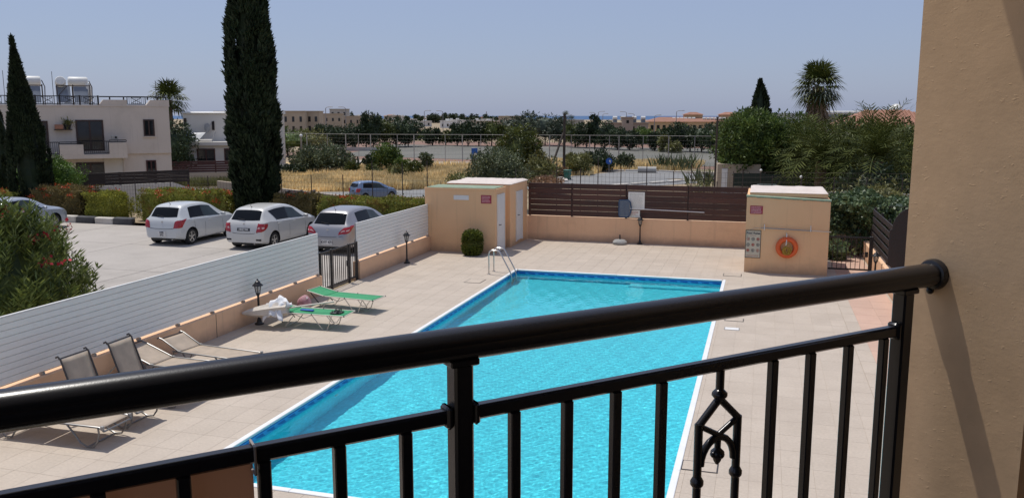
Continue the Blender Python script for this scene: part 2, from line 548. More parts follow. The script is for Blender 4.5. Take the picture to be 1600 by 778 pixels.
def rnd_dir(n):
    return unit(rng.normal(size=(n, 3)))


def leaf_quads(P, D, L, W):
    """diamond leaves: base P, direction D, length L, width W"""
    n = len(P)
    D = unit(D)
    B = unit(np.cross(D, rnd_dir(n)))
    L = (np.ones(n) * L * rng.uniform(0.7, 1.3, n))[:, None]
    W = (np.ones(n) * W * rng.uniform(0.7, 1.3, n))[:, None]
    return np.stack([P, P + D * L * 0.5 + B * W * 0.5, P + D * L, P + D * L * 0.5 - B * W * 0.5], axis=1)


def core_quads(c, r, nu=14, nv=8, jit=0.12, z0=None):
    c = np.array(c, float)
    r = np.array(r, float)
    g = np.zeros((nv + 1, nu, 3))
    for i in range(nv + 1):
        th = math.pi * i / nv
        for k in range(nu):
            a = 2 * math.pi * k / nu
            j = 1 + rng.uniform(-jit, jit)
            g[i, k] = c + r * j * np.array([math.sin(th) * math.cos(a), math.sin(th) * math.sin(a), math.cos(th)])
    if z0 is not None:
        g[..., 2] = np.maximum(g[..., 2], z0)
    q = []
    for i in range(nv):
        for k in range(nu):
            q.append([g[i, k], g[i + 1, k], g[i + 1, (k + 1) % nu], g[i, (k + 1) % nu]])
    return np.array(q)


def clump_crown(c, r, ncl, per, L, W, clr=0.32, lo=0.45, up=0.25, zmin=None, flat=0.0):
    """crown of leaf clumps scattered through an ellipsoid"""
    c = np.array(c, float)
    r = np.array(r, float)
    d = rnd_dir(ncl)
    rad = rng.uniform(lo, 0.92, ncl) ** 0.7
    cc = c + d * r * rad[:, None]
    cr = r.mean() * clr * rng.uniform(0.6, 1.35, ncl)
    k = np.repeat(np.arange(ncl), per)
    dd = rnd_dir(len(k))
    rr = rng.uniform(0.25, 1.0, len(k)) ** 0.5
    P = cc[k] + dd * (cr[k] * rr)[:, None] * np.array([1, 1, 0.8])
    D = dd + rng.normal(size=dd.shape) * 0.6 + np.array([0, 0, up])
    if zmin is not None:
        keep = P[:, 2] > zmin
        P, D = P[keep], D[keep]
    return np.concatenate([leaf_quads(P, D, L, W), core_quads(c, r * 0.62, z0=zmin)])


def trunk_mb(h, r0, limbs, spread, c=(0, 0), lean=0.0, seg=8):
    mb = MB()
    top = Vector((c[0] + lean, c[1], h))
    mb.tube([(c[0], c[1], -0.3), (c[0] + lean * 0.3, c[1], h * 0.5), top], [r0 * 1.25, r0, r0 * 0.8], seg)
    for i in range(limbs):
        a = 2 * math.pi * (i + random.uniform(-0.25, 0.25)) / max(1, limbs)
        e = top + Vector((math.cos(a) * spread, math.sin(a) * spread, spread * random.uniform(0.6, 1.2)))
        mid = top.lerp(e, 0.5) + Vector((0, 0, spread * 0.12))
        mb.tube([top - Vector((0, 0, 0.1)), mid, e], [r0 * 0.65, r0 * 0.4, r0 * 0.15], 6)
    return mb


def tree(name, label, cat, loc, crown_c, crown_r, m, ncl=60, per=60, L=0.25, W=0.1, trunk_h=1.0, trunk_r=0.12,
         group=None, clr=0.32, lo=0.45, up=0.25, zmin=None):
    t = thing(name, label, cat, loc, 0, group)
    link('crown', quads_mesh('crown', clump_crown(crown_c, crown_r, ncl, per, L, W, clr, lo, up, zmin), m), t)
    trunk_mb(trunk_h, trunk_r, 5, min(crown_r[0], crown_r[1]) * 0.6, (crown_c[0], crown_c[1])).build('trunk', M['bark'], t)
    return t


def bush(name, label, cat, loc, c, r, m, ncl=40, per=60, L=0.1, W=0.05, group=None, clr=0.3, lo=0.5, up=0.3, extra=None, mats=None):
    Q = clump_crown(c, r, ncl, per, L, W, clr, lo, up, 0.02)
    t = thing(name, label, cat, loc, 0, group)
    link('foliage', quads_mesh('foliage', Q, m), t)
    mb = MB()
    for i in range(5):
        a = i * 1.256 + 0.3
        mb.tube([(c[0] + 0.08 * math.cos(a), c[1] + 0.08 * math.sin(a), -0.1),
                 (c[0] + r[0] * 0.45 * math.cos(a), c[1] + r[1] * 0.45 * math.sin(a), c[2] * 0.9)], [0.04, 0.015], 5)
    mb.build('stem', M['bark'], t)
    return t


def cypress(label, loc, H, prof, m, n=30000, L=0.26, W=0.075, nsp=150, group=None, cat='tree', lean=(0, 0)):
    """columnar cypress: prof = [(t, radius)], spires hugging the column"""
    t = thing('cypress_tree', label, cat, loc, 0, group)
    ts = np.array([p[0] for p in prof])
    rs = np.array([p[1] for p in prof])
    th = rng.uniform(0, 1, nsp)
    a = rng.uniform(0, 2 * math.pi, nsp)
    rad = np.interp(th, ts, rs) * rng.uniform(0.80, 1.0, nsp)
    base = np.stack([rad * np.cos(a), rad * np.sin(a), th * H], 1)
    sh = rng.uniform(0.6, 1.5, nsp) * (H / 11) * 1.1
    k = rng.integers(0, nsp, n)
    s = rng.uniform(0, 1, n)
    wid = (1 - s) ** 0.6 * 0.20 * (H / 11) * rng.uniform(0.2, 1.0, n)
    an = rng.uniform(0, 2 * math.pi, n)
    P = base[k] + np.stack([wid * np.cos(an), wid * np.sin(an), (s - 0.3) * sh[k]], 1)
    tt = np.clip(P[:, 2] / H, 0, 1)
    # pull spires inward as the column narrows above them
    rc = np.hypot(P[:, 0], P[:, 1])
    lim = np.interp(tt, ts, rs) * (0.90 + 0.13 * np.sin(np.arctan2(P[:, 1], P[:, 0]) * 5 + P[:, 2] * 1.7) * np.sin(P[:, 2] * 2.3 + 1.0) + rng.uniform(-0.05, 0.07, nsp)[k]) - 0.03
    f = np.where(rc > lim, lim / np.maximum(rc, 1e-6), 1.0)
    P[:, 0] *= f
    P[:, 1] *= f
    P = P[(P[:, 2] > 0.03 * H)]
    out = np.stack([P[:, 0], P[:, 1], np.zeros(len(P))], 1)
    D = unit(out) * 0.34 + np.array([0, 0, 1.0]) + rng.normal(size=P.shape) * 0.28
    Q = [leaf_quads(P, D, L * (H / 11), W * (H / 11))]
    # core column
    nu, nv = 16, 22
    g = np.zeros((nv + 1, nu, 3))
    for i in range(nv + 1):
        tz = 0.03 + 0.95 * i / nv
        for j in range(nu):
            aa = 2 * math.pi * j / nu
            r = np.interp(tz, ts, rs) * (0.60 + rng.uniform(-0.05, 0.05))
            g[i, j] = (r * math.cos(aa), r * math.sin(aa), tz * H)
    q = [[g[i, j], g[i, (j + 1) % nu], g[i + 1, (j + 1) % nu], g[i + 1, j]] for i in range(nv) for j in range(nu)]
    Q.append(np.array(q))
    QQ = np.concatenate(Q)
    QQ[..., 0] += lean[0] * np.clip(QQ[..., 2] / H, 0, 2)
    QQ[..., 1] += lean[1] * np.clip(QQ[..., 2] / H, 0, 2)
    link('crown', quads_mesh('crown', QQ, m), t)
    MB().tube([(0, 0, -0.3), (0, 0, H * 0.15)], [0.16, 0.12], 8).build('trunk', M['bark'], t)
    return t


def fan_frond(base, d, L, fan, nbl, droop):
    """one fan-palm leaf as quads: stalk and radiating blades"""
    d = np.array(d, float)
    d /= np.linalg.norm(d)
    base = np.array(base, float)
    side = np.cross(d, [0, 0, 1.0])
    if np.linalg.norm(side) < 1e-3:
        side = np.array([1.0, 0, 0])
    side /= np.linalg.norm(side)
    upv = np.cross(side, d)
    hub = base + d * L
    w = 0.025
    Q = [[base - side * w, base + side * w, hub + side * w * 0.7, hub - side * w * 0.7]]
    for i in range(nbl):
        a = math.pi * (i / (nbl - 1) - 0.5) * 1.5
        bd = d * math.cos(a) + side * math.sin(a)
        ln = fan * (0.75 + 0.25 * math.cos(a)) * random.uniform(0.9, 1.1)
        b2 = np.cross(bd, upv)
        mid = hub + bd * ln * 0.55 + upv * 0.03
        tip = hub + bd * ln + np.array([0, 0, -droop * ln])
        bw = 0.046 * fan / 0.9
        Q.append([hub, mid + b2 * bw, tip, mid - b2 * bw])
    return Q


def fan_palm(label, loc, H, crown, m_list, nf=70, trunk_r=0.28, skirt=True, group=None, blade=14, petiole=0.9, fan=1.0):
    t = thing('fan_palm', label, 'palm tree', loc, 0, group)
    mb = MB()
    n = 14
    mb.tube([(0.03 * math.sin(i), 0, -0.3 + (H + 0.3) * i / n) for i in range(n + 1)],
            [trunk_r * (1.1 - 0.25 * i / n) * (1.06 if i % 2 else 0.97) for i in range(n + 1)], 10)
    mb.build('trunk', M['palmbark'], t)
    Q, I = [], []
    for i in range(nf):
        e = 1.35 - 2.2 * (i / nf) + random.uniform(-0.15, 0.15)          # elevation from upright to hanging
        a = i * 2.399963 + random.uniform(-0.2, 0.2)
        d = (math.cos(a) * math.cos(e), math.sin(a) * math.cos(e), math.sin(e))
        q = fan_frond((0, 0, H - 0.15 + 0.3 * (1 - i / nf)), d, petiole * crown * random.uniform(0.85, 1.1), fan * crown, blade, 0.35 if e < 0.5 else 0.12)
        Q += q
        I += [1 if 0.35 < i / nf < 0.8 and random.random() < 0.55 else 0] * len(q)
    link('fronds', quads_mesh('fronds', np.array(Q), m_list, I), t)
    if skirt:
        Q = []
        for i in range(60):
            a = random.uniform(0, 6.283)
            e = random.uniform(-1.45, -1.1)
            d = (math.cos(a) * math.cos(e), math.sin(a) * math.cos(e), math.sin(e))
            z = H - 0.4 - random.uniform(0, 1.6) * crown
            Q += fan_frond((trunk_r * 0.8 * math.cos(a), trunk_r * 0.8 * math.sin(a), z), d, 0.45 * crown, 0.75 * crown, 9, 0.3)
        link('skirt', quads_mesh('skirt', np.array(Q), M['deadpalm']), t)
    return t


def date_palm(label, loc, H, L, m, nf=46, trunk_r=0.3, group=None, seed=1, emin=-0.30, droop=1.0):
    rnd = random.Random(seed)
    t = thing('date_palm', label, 'palm tree', loc, 0, group)
    n = 12
    MB().tube([(0, 0, -0.3 + (H + 0.3) * i / n) for i in range(n + 1)],
              [trunk_r * (1.08 if i % 2 else 0.94) for i in range(n + 1)], 10).build('trunk', M['palmbark'], t)
    Q = []
    for i in range(nf):
        a = i * 2.399963
        e = 1.45 - (1.45 - emin) * (i / nf) + rnd.uniform(-0.12, 0.12)
        ln = L * rnd.uniform(0.85, 1.1)
        ns = 9
        p = np.array([0, 0, H])
        hd = np.array([math.cos(a), math.sin(a), 0])
        side = np.array([-math.sin(a), math.cos(a), 0])
        el = e
        prev = p
        for s in range(ns):
            d = hd * math.cos(el) + np.array([0, 0, math.sin(el)])
            q = prev + d * ln / ns
            w = 0.02
            Q.append([prev - side * w, prev + side * w, q + side * w, q - side * w])
            upn = np.cross(side, d)
            for kk in range(2):
                b = prev + (q - prev) * kk * 0.5
                lf = ln * 0.17 * (0.5 + math.sin(math.pi * (s + 0.6) / (ns + 0.6)))
                for sg in (-1, 1):
                    ld = side * sg * 0.75 + d * 0.6 + upn * rnd.uniform(-0.35, 0.25)
                    ld /= np.linalg.norm(ld)
                    bw = np.cross(ld, upn) * 0.03
                    Q.append([b, b + ld * lf * 0.5 + bw, b + ld * lf, b + ld * lf * 0.5 - bw])
            prev = q
            el -= droop * 0.20 * (0.5 + s / ns) * (1.0 if e < 1.2 else 0.5)
    link('fronds', quads_mesh('fronds', np.array(Q), m), t)
    return t


def strip_leaves(P, D, L, W, seg_drop=0.0):
    return leaf_quads(P, D, L, W)


def box_hedge_quads(x0, x1, y0, y1, z1, n, L, W, wob=0.09, z0=0.05, seed=0):
    """clipped hedge: leaves over the faces of a rounded, slightly uneven box"""
    cx, cy, hx, hy = (x0 + x1) / 2, (y0 + y1) / 2, (x1 - x0) / 2, (y1 - y0) / 2
    A = np.array([2 * hx * (z1 - z0), 2 * hx * (z1 - z0), 2 * hy * (z1 - z0), 2 * hy * (z1 - z0), 4 * hx * hy * 1.5])
    f = rng.choice(5, n, p=A / A.sum())
    u, v = rng.uniform(-1, 1, n), rng.uniform(-1, 1, n)
    w = rng.uniform(0, 1, n)
    zz = z0 + (z1 - z0) * w
    X = np.where(f == 0, u, np.where(f == 1, u, np.where(f == 2, -1, np.where(f == 3, 1, u))))
    Y = np.where(f == 0, -1, np.where(f == 1, 1, np.where(f == 2, u, np.where(f == 3, u, v))))
    Z = np.where(f == 4, z1, zz)
    # round the shoulders
    rr = np.maximum(np.abs(X), np.abs(Y))
    ph = rng.uniform(0, 6.28, 6)
    wx = np.sin(cx * 3 + X * hx * 2.7 + ph[0]) * np.sin(Z * 4.1 + ph[1]) + 0.6 * np.sin(Y * hy * 5 + X * hx * 6.3 + ph[2]) * np.cos(Z * 7 + ph[3])
    S = 1 + wx * wob / max(hx, hy, 0.4) - 0.10 * np.clip((Z - z1 + 0.25) / 0.25, 0, 1) * (f != 4)
    P = np.stack([cx + X * hx * S, cy + Y * hy * S, Z + wob * 0.6 * np.sin(X * hx * 3.1 + ph[4]) * np.sin(Y * hy * 3.7 + ph[5]) * (Z / z1)], 1)
    nrm = np.stack([np.where((f == 2) | (f == 3), X, 0), np.where((f == 0) | (f == 1), Y, 0), np.where(f == 4, 1.0, 0.25)], 1)
    P += rng.normal(size=P.shape) * 0.035 - nrm * rng.uniform(0, 0.10, n)[:, None]
    D = nrm + rng.normal(size=P.shape) * 0.7 + np.array([0, 0, 0.3])
    Q = leaf_quads(P, D, L, W)
    e = 0.12
    c = [(x0 + e, y0 + e), (x1 - e, y0 + e), (x1 - e, y1 - e), (x0 + e, y1 - e)]
    zt = z1 - 0.10
    core = []
    for i in range(4):
        a, b = c[i], c[(i + 1) % 4]
        core.append([(a[0], a[1], 0), (b[0], b[1], 0), (b[0], b[1], zt), (a[0], a[1], zt)])
    core.append([(p[0], p[1], zt) for p in c])
    return np.concatenate([Q, np.array(core)])


def hedge(label, loc, sx, sy, h, m, n, L=0.085, W=0.045, flowers=0, fm=None, group=None, name='hedge', cat='hedge', rz=0.0, wob=0.09):
    t = thing(name, label, cat, loc, rz, group)
    link('foliage', quads_mesh('foliage', box_hedge_quads(-sx / 2, sx / 2, -sy / 2, sy / 2, h, n, L, W, wob), m), t)
    if flowers:
        P = []
        for i in range(flowers):
            x, y = random.uniform(-sx / 2, sx / 2), random.uniform(-sy / 2, sy / 2)
            face = random.random() < 0.25
            c = np.array([x, -sy / 2, random.uniform(0.6 * h, h)]) if face else np.array([x, y, h + 0.02])
            P.append(c + rng.normal(size=(26, 3)) * np.array([0.10, 0.07, 0.05]))
        P = np.concatenate(P)
        tag(link('flowers', quads_mesh('flowers', leaf_quads(P, rnd_dir(len(P)) + np.array([0, -0.2, 0.6]), 0.075, 0.06), fm or M['orangeflower']), t), kind='stuff')
    return t


# ---------------------------------------------------------------- lettering
def text_mesh(name, body, size, m, parent=None, M4=None, align='CENTER', depth=0.0015, bold=0.0):
    cu = bpy.data.curves.new(name, 'FONT')
    cu.body = body
    cu.size = size
    cu.align_x = align
    cu.align_y = 'CENTER'
    cu.extrude = depth
    cu.offset = bold
    cu.resolution_u = 2
    ob = bpy.data.objects.new(name, cu)
    COL.objects.link(ob)
    dg = bpy.context.evaluated_depsgraph_get()
    me = bpy.data.meshes.new_from_object(ob.evaluated_get(dg))
    bpy.data.objects.remove(ob)
    bpy.data.curves.remove(cu)
    me.name = name
    if M4 is not None:
        me.transform(M4)
    me.materials.clear()
    me.materials.append(m)
    return link(name, me, parent)


def face_mat(origin, xdir, up=(0, 0, 1)):
    """matrix putting text (x right, y up, z towards the reader) at origin"""
    x = Vector(xdir).normalized()
    y = Vector(up).normalized()
    z = x.cross(y).normalized()
    m = Matrix.Identity(4)
    for i in range(3):
        m[i][0], m[i][1], m[i][2], m[i][3] = x[i], y[i], z[i], origin[i]
    return m

# ================================================================ GROUND AND SETTING
def sstep(a, b, x):
    t = min(1.0, max(0.0, (x - a) / (b - a)))
    return t * t * (3 - 2 * t)


def zt(x, y):
    """height of the natural ground"""
    s = sstep(33.5, 56, y)
    low = -2.1
    if x > -4:
        k = sstep(-4, 1, x)
        low = -2.1 * (1 - k) + k * (-0.7 - 1.4 * sstep(64, 92, y))
    if x < -34:
        k = sstep(-34, -38, x) if False else min(1, (-34 - x) / 6)
        low = low * (1 - k) + k * (-0.75 - 1.35 * sstep(52, 62, y))
    z = -0.08 + (low + 0.08) * s
    if y > 1250:
        z = low - 16 * sstep(1250, 1500, y)
    return z


def on(x, y, dz=0.0):
    return (x, y, zt(x, y) + dz)


xs = sorted(set([-5000, -3000, -1800, -1100, -700, -450, -300, -200] + list(range(-140, -40, 10)) + list(range(-40, -12, 2)) +
                [-11.42, -11.36] + [-9, -7.3, -7.25, -5, -3, -1.0, -0.95, 1] + [3.42, 3.46] + [5, 7, 9, 12, 16, 20, 26, 34, 45, 60, 90, 140, 220, 350, 600, 1000, 1800, 3500]))
ys = sorted(set([-60, -30, -10, 0, 4] + [6, 8, 12, 16, 20, 24, 28, 30, 32.12, 32.16] + list(range(33, 62)) + list(range(62, 120, 4)) +
                [120, 130, 145, 165, 190, 220, 260, 320, 400, 520, 700, 900, 1100, 1250, 1300, 1350, 1400, 1450, 1500, 1520]))
mb = MB()
vv = []
for y in ys:
    for x in xs:
        z = zt(x, y)
        if -11.40 < x < 3.45 and y < 32.13 and y > 3:
            z = -2.2
        vv.append((x, y, z))
nx = len(xs)
ff = [(j * nx + i, j * nx + i + 1, (j + 1) * nx + i + 1, (j + 1) * nx + i) for j in range(len(ys) - 1) for i in range(nx - 1)]
mb.add(vv, ff)
structure(mb.build('ground', M['soil'], smooth=True, angle=60))

# sea out to the horizon
def seamat():
    m, nt, b, out = nodes_of('sea_water')
    ge = nt.nodes.new("ShaderNodeNewGeometry")
    mp = nt.nodes.new("ShaderNodeMapping")
    mp.inputs["Scale"].default_value = (0.004, 0.0009, 1)
    nt.links.new(ge.outputs["Position"], mp.inputs[0])
    nt.links.new(ramp2(nt, noise(nt, mp.outputs[0], 1.0, 4), (0.030, 0.085, 0.19), (0.04, 0.105, 0.225)), b.inputs["Base Color"])
    b.inputs["Roughness"].default_value = 0.5
    b.inputs["Specular IOR Level"].default_value = 0.25
    return m


mb = MB()
mb.add([(-16000, 1200, -13), (16000, 1200, -13), (16000, 16000, -13), (-16000, 16000, -13)], [(0, 1, 2, 3)])
structure(mb.build('sea', seamat(), smooth=False))

# ---- road: runs past the blue car and on to the junction by the court
def ribbon(name, pts, w, m, dz=0.03, closed_w=None):
    v, f = [], []
    for i, p in enumerate(pts):
        a = Vector(pts[max(0, i - 1)])
        b = Vector(pts[min(len(pts) - 1, i + 1)])
        t = (b - a).normalized()
        n = Vector((-t.y, t.x))
        ww = w[i] if isinstance(w, (list, tuple)) else w
        for k in range(5):
            q = Vector(p) + n * ww * (k / 4 - 0.5)
            v.append((q.x, q.y, zt(q.x, q.y) + dz))
    for i in range(len(pts) - 1):
        for k in range(4):
            f.append((i * 5 + k, i * 5 + k + 1, (i + 1) * 5 + k + 1, (i + 1) * 5 + k))
    return structure(MB().add(v, f).build(name, m, smooth=True, angle=60))


road_pts = [(-84, 52), (-70, 57.5), (-58, 60), (-48, 61.5), (-40, 63.2), (-34, 66.5), (-29, 71.5), (-24.5, 78), (-20, 86), (-16, 94), (-12.5, 101), (-10.5, 105)]
ribbon('road', road_pts, [7, 7, 7, 7, 7.5, 7.5, 7.5, 7.5, 8.5, 10, 11, 11], M['asphalt'], 0.03)
ribbon('side_road', [(-17, 97), (-11, 98.5), (-5, 99.5), (2, 100.5), (14, 102), (40, 106)], [9, 9, 8, 7, 7, 7], M['asphalt'], 0.026)
ribbon('junction_apron', [(-19, 84.5), (-13, 88), (-9, 93)], [7, 9, 9], M['asphalt'], 0.022)


def kerb(pts, label_m='kerb_white', h=0.13, w=0.25, step=1.0):
    k = bpy.data.objects.new('kerb', None)
    COL.objects.link(k)
    structure(k)
    a = Vector(pts[0])
    for b in [Vector(p) for p in pts[1:]]:
        d = b - a
        n = max(1, int(d.length / step))
        ang = math.atan2(d.y, d.x)
        for i in range(n):
            q = a + d * ((i + 0.5) / n)
            mb = MB().bbox(-step / 2 + 0.012, step / 2 - 0.012, -w / 2, w / 2, -0.05, h, 0.012)
            o = mb.build('kerb_stone', M['kerb_white'], k, loc=(q.x, q.y, zt(q.x, q.y)), rz=ang)
        a = b
    return k


kerb([(-14.2, 82.5), (-9.5, 88.6), (-5.5, 95.2), (0, 96.2)], step=2.0, h=0.2, w=0.5)
kerb([(-22.2, 83.0), (-19.6, 86.6), (-20.6, 90.5), (-22.5, 92.5)], step=1.5, h=0.2, w=0.4)
kerb([(-20.5, 104.5), (-14.5, 106.5), (-4, 103.5), (4, 104.5)], step=2.0, h=0.2, w=0.4)
kerb([(-36.5, 75.5), (-33, 78.0), (-29.5, 82)], step=1.5, h=0.2, w=0.9)

# ---- sports court beyond the road
mb = MB()
def sheet(name, poly, m, dz, base=None):
    v = [(x, y, (zt(x, y) if base is None else base) + dz) for x, y in poly]
    return structure(MB().add(v, [tuple(range(len(v)))]).build(name, m, smooth=False))


sheet('red_earth_border', [(-82, 128), (-6, 112), (36, 112), (44, 208), (-104, 212)], M['clay'], 0.03)
sheet('sports_court', [(-70, 132), (-8, 118), (30, 118), (36, 178), (-84, 186)], M['court'], 0.06)
sheet('pale_verge', [(-62, 112.5), (-40, 114.0), (-36, 120), (-60, 119)], M['concrete'], 0.05)

# ---- parking yard: concrete panels on a bed
px = [-46, -41, -36.2, -31.6, -27.2, -22.8, -18.4, -14.6, -11.62]
py = [3, 8, 12.6, 17.2, 21.8, 26.4, 31.0]
yard = bpy.data.objects.new('parking_lot', None)
COL.objects.link(yard)
structure(yard)
for i in range(len(px) - 1):
    for j in range(len(py) - 1):
        MB().box(px[i] + 0.012, px[i + 1] - 0.012, py[j] + 0.012, py[j + 1] - 0.012, -0.07, 0.0 - 0.001 * ((i + j) % 2)).build('concrete_panel', M['concrete'], yard, smooth=False)
# painted kerb along the planted strip
kk = bpy.data.objects.new('painted_kerb', None)
COL.objects.link(kk)
structure(kk)
for i in range(34):
    x = -45.5 + i * 1.02
    y = 31.22 - 0.012 * (x + 30)
    if -26.3 < x < -25.2:
        continue
    MB().bbox(-0.49, 0.49, -0.15, 0.15, -0.06, 0.30 + random.uniform(-0.02, 0.02), 0.04).build(
        'kerb_stone', M['kerb_white'] if i % 2 else M['kerb_black'], kk, loc=(x, y, 0), rz=random.uniform(-0.03, 0.03))
sheet('planting_bed', [(-46, 31.36), (-11.6, 31.0), (-11.6, 33.4), (-46, 33.6)], M['soil'], 0.10, base=0.0)

# ---- pool deck: bed, tiles
POOL = (-7.28, -0.98, 9.2, 25.3)
deck = MB()
x0, x1, y0, y1 = POOL
for (a, b, c, d) in ((-11.34, x0 - 0.04, 4, 32.0), (x1 + 0.04, 3.5, 4, 32.0), (x0 - 0.04, x1 + 0.04, 4, y0 - 0.04), (x0 - 0.04, x1 + 0.04, y1 + 0.04, 32.0)):
    deck.box(a, b, c, d, -0.3, -0.0045)
deck_o = structure(deck.build('pool_deck', M['grout'], smooth=False))
TX, TY = 0.42, 0.62
tile_me = MB().box(0.0018, TX - 0.0018, 0.0018, TY - 0.0018, -0.02, 0.0).mesh('tile', M['tile'], smooth=False)
cp = 0.0
cells = []
def edge_x(y):
    return 2.02 if y > 21.5 else 2.05
ix0, ix1 = int(-11.3 / TX) - 1, int(3.5 / TX) + 1
for i in range(ix0, ix1 + 1):
    for j in range(int(6 / TY), int(32 / TY) + 1):
        ax, bx, ay, by = i * TX, (i + 1) * TX, j * TY, (j + 1) * TY
        cx, cy = (ax + bx) / 2, (ay + by) / 2
        ax, bx = max(ax, -11.3), min(bx, 2.0 if True else 0)
        ay, by = max(ay, 6.5), min(by, 31.9)
        if bx - ax < 0.06 or by - ay < 0.06:
            continue
        whole = bx - ax > TX - 1e-6 and by - ay > TY - 1e-6
        ox, oy = 0.075, 0.075
        if ax < x1 + ox and bx > x0 - ox and ay < y1 + oy and by > y0 - oy:
            # clip tiles at the coping
            if ax < x0 - ox - 0.06 and bx > x0 - ox:
                bx = x0 - ox
            elif bx > x1 + ox + 0.06 and ax < x1 + ox:
                ax = x1 + ox
            elif ay < y0 - oy - 0.06 and by > y0 - oy:
                by = y0 - oy
            elif by > y1 + oy + 0.06 and ay < y1 + oy:
                ay = y1 + oy
            else:
                continue
            whole = False
        cells.append((math.hypot(cx, cy), ax, bx, ay, by, whole))
# nearest tiles in view become single objects, the rest one part
from bpy_extras.object_utils import world_to_camera_view
bpy.context.view_layer.update()
def in_view(x, y, z=0.0, pad=0.0):
    c = world_to_camera_view(scene, cam, Vector((x, y, z)))
    return c.z > 0 and -pad < c.x < 1 + pad and -pad < c.y < 1 + pad
cells.sort()
single = 0
rest = MB()
for (d, ax, bx, ay, by, whole) in cells:
    if single < 298 and in_view((ax + bx) / 2, (ay + by) / 2):
        single += 1
        if whole:
            link('tile', tile_me, deck_o, (ax, ay, 0.0))
        else:
            MB().box(0.0025, bx - ax - 0.0025, 0.0025, by - ay - 0.0025, -0.02, 0.0).build('tile', M['tile'], deck_o, smooth=False, loc=(ax, ay, 0))
    else:
        rest.box(ax + 0.0025, bx - 0.0025, ay + 0.0025, by - 0.0025, -0.02, 0.0)
tag(rest.build('tile_field', M['tile'], deck_o, smooth=False), kind='stuff')
# pale edge strip and pink pavers by the right-hand wall
strip = bpy.data.objects.new('pink_paving', None)
COL.objects.link(strip)
structure(strip)
for j in range(30):
    yy = 6.5 + j * 0.85
    if yy > 31.2:
        break
    MB().box(2.005, 2.295, yy + 0.003, yy + 0.845, -0.02, 0.006).build('edging_slab', M['tile'], strip, smooth=False)
    for i in range(2):
        MB().box(2.30 + i * 0.525, 2.30 + (i + 1) * 0.525 - 0.005, yy + 0.003, yy + 0.845, -0.02, 0.0).build('paver', M['pink_tile'], strip, smooth=False)
# drain covers and skimmer lids let into the deck
for (x, y, w, l, lab, m, a) in [(-0.66, 11.45, 0.46, 0.30, 'beige lid with dark outline in the deck nearest the balcony, right of the pool', 'tile', 0),
                             (-0.50, 20.4, 0.40, 0.26, 'beige access lid outlined beside the right pool edge, above the white lid', 'tile', 0),
                             (-0.52, 19.5, 0.30, 0.20, 'small white skimmer lid beside the right pool edge', 'white', 0),
                             (-7.95, 23.2, 0.45, 0.55, 'beige access lid outlined in the deck near the pool ladder', 'tile', 0),
                             (-0.75, 27.6 - 1.3, 0.5, 0.4, 'beige access lid outlined in the deck beyond the far right pool corner', 'tile', 0)]:
    t = thing('access_cover', lab, 'access cover', (x, y, 0))
    MB().box(-w / 2, w / 2, -l / 2, l / 2, 0.001, 0.008).build('lid', M[m], t, smooth=False)
    fr = MB()
    for (a0, a1, b0, b1) in ((-w / 2 - 0.02, w / 2 + 0.02, -l / 2 - 0.02, -l / 2 - 0.002), (-w / 2 - 0.02, w / 2 + 0.02, l / 2 + 0.002, l / 2 + 0.02),
                             (-w / 2 - 0.02, -w / 2 - 0.002, -l / 2, l / 2), (w / 2 + 0.002, w / 2 + 0.02, -l / 2, l / 2)):
        fr.box(a0, a1, b0, b1, 0.001, 0.006)
    fr.build('frame', M['bronze'] if m == 'tile' else M['galv'], t, smooth=False)

# ---- swimming pool: basin, liner with caustic-like mottle painted in, coping, water
def linermat():
    m, nt, b, out = nodes_of('pool_liner')
    ge = nt.nodes.new("ShaderNodeNewGeometry")
    n1 = noise(nt, ge.outputs["Position"], 9, 3, 0.6)
    c = ramp2(nt, n1, (0.17, 0.83, 0.95), (0.19, 0.86, 0.97), 0.35, 0.65)
    n2 = nt.nodes.new("ShaderNodeTexVoronoi")  # cell mottling in the liner colour imitates rippling caustic light
    n2.inputs["Scale"].default_value = 14
    nt.links.new(ge.outputs["Position"], n2.inputs["Vector"])
    g = ramp2(nt, n2.outputs[0], (1.07,) * 3, (0.93,) * 3, 0.1, 0.7)
    c = mixc(nt, 1.0, c, g, 'MULTIPLY')
    nt.links.new(c, b.inputs["Base Color"])
    b.inputs["Roughness"].default_value = 0.6
    return m


def bandmat():
    """printed waterline border: dark line, then a scroll of blue waves"""
    m, nt, b, out = nodes_of('printed_waterline_border')
    uv = nt.nodes.new("ShaderNodeUVMap")
    sp = nt.nodes.new("ShaderNodeSeparateXYZ")
    nt.links.new(uv.outputs[0], sp.inputs[0])
    u, v = sp.outputs[0], sp.outputs[1]
    # slanted wave teeth: fract(u*4 + v*0.9)
    ph = mathn(nt, 'FRACT', mathn(nt, 'ADD', mathn(nt, 'MULTIPLY', u, 3.2), mathn(nt, 'MULTIPLY', v, 1.1)))
    saw = mathn(nt, 'SUBTRACT', ph, mathn(nt, 'MULTIPLY', v, 0.75))
    teeth = mathn(nt, 'LESS_THAN', saw, 0.12)
    inb = mathn(nt, 'MULTIPLY', mathn(nt, 'GREATER_THAN', v, 0.22), mathn(nt, 'LESS_THAN', v, 0.78))
    teeth = mathn(nt, 'MULTIPLY', teeth, inb)
    line = mathn(nt, 'GREATER_THAN', v, 0.86)
    dark = mathn(nt, 'MAXIMUM', teeth, line)
    bandc = mixc(nt, mathn(nt, 'LESS_THAN', v, 0.2), (0.07, 0.34, 0.72), (0.12, 0.46, 0.68))
    c = mixc(nt, dark, bandc, (0.02, 0.10, 0.42))
    nt.links.new(c, b.inputs["Base Color"])
    b.inputs["Roughness"].default_value = 0.4
    return m


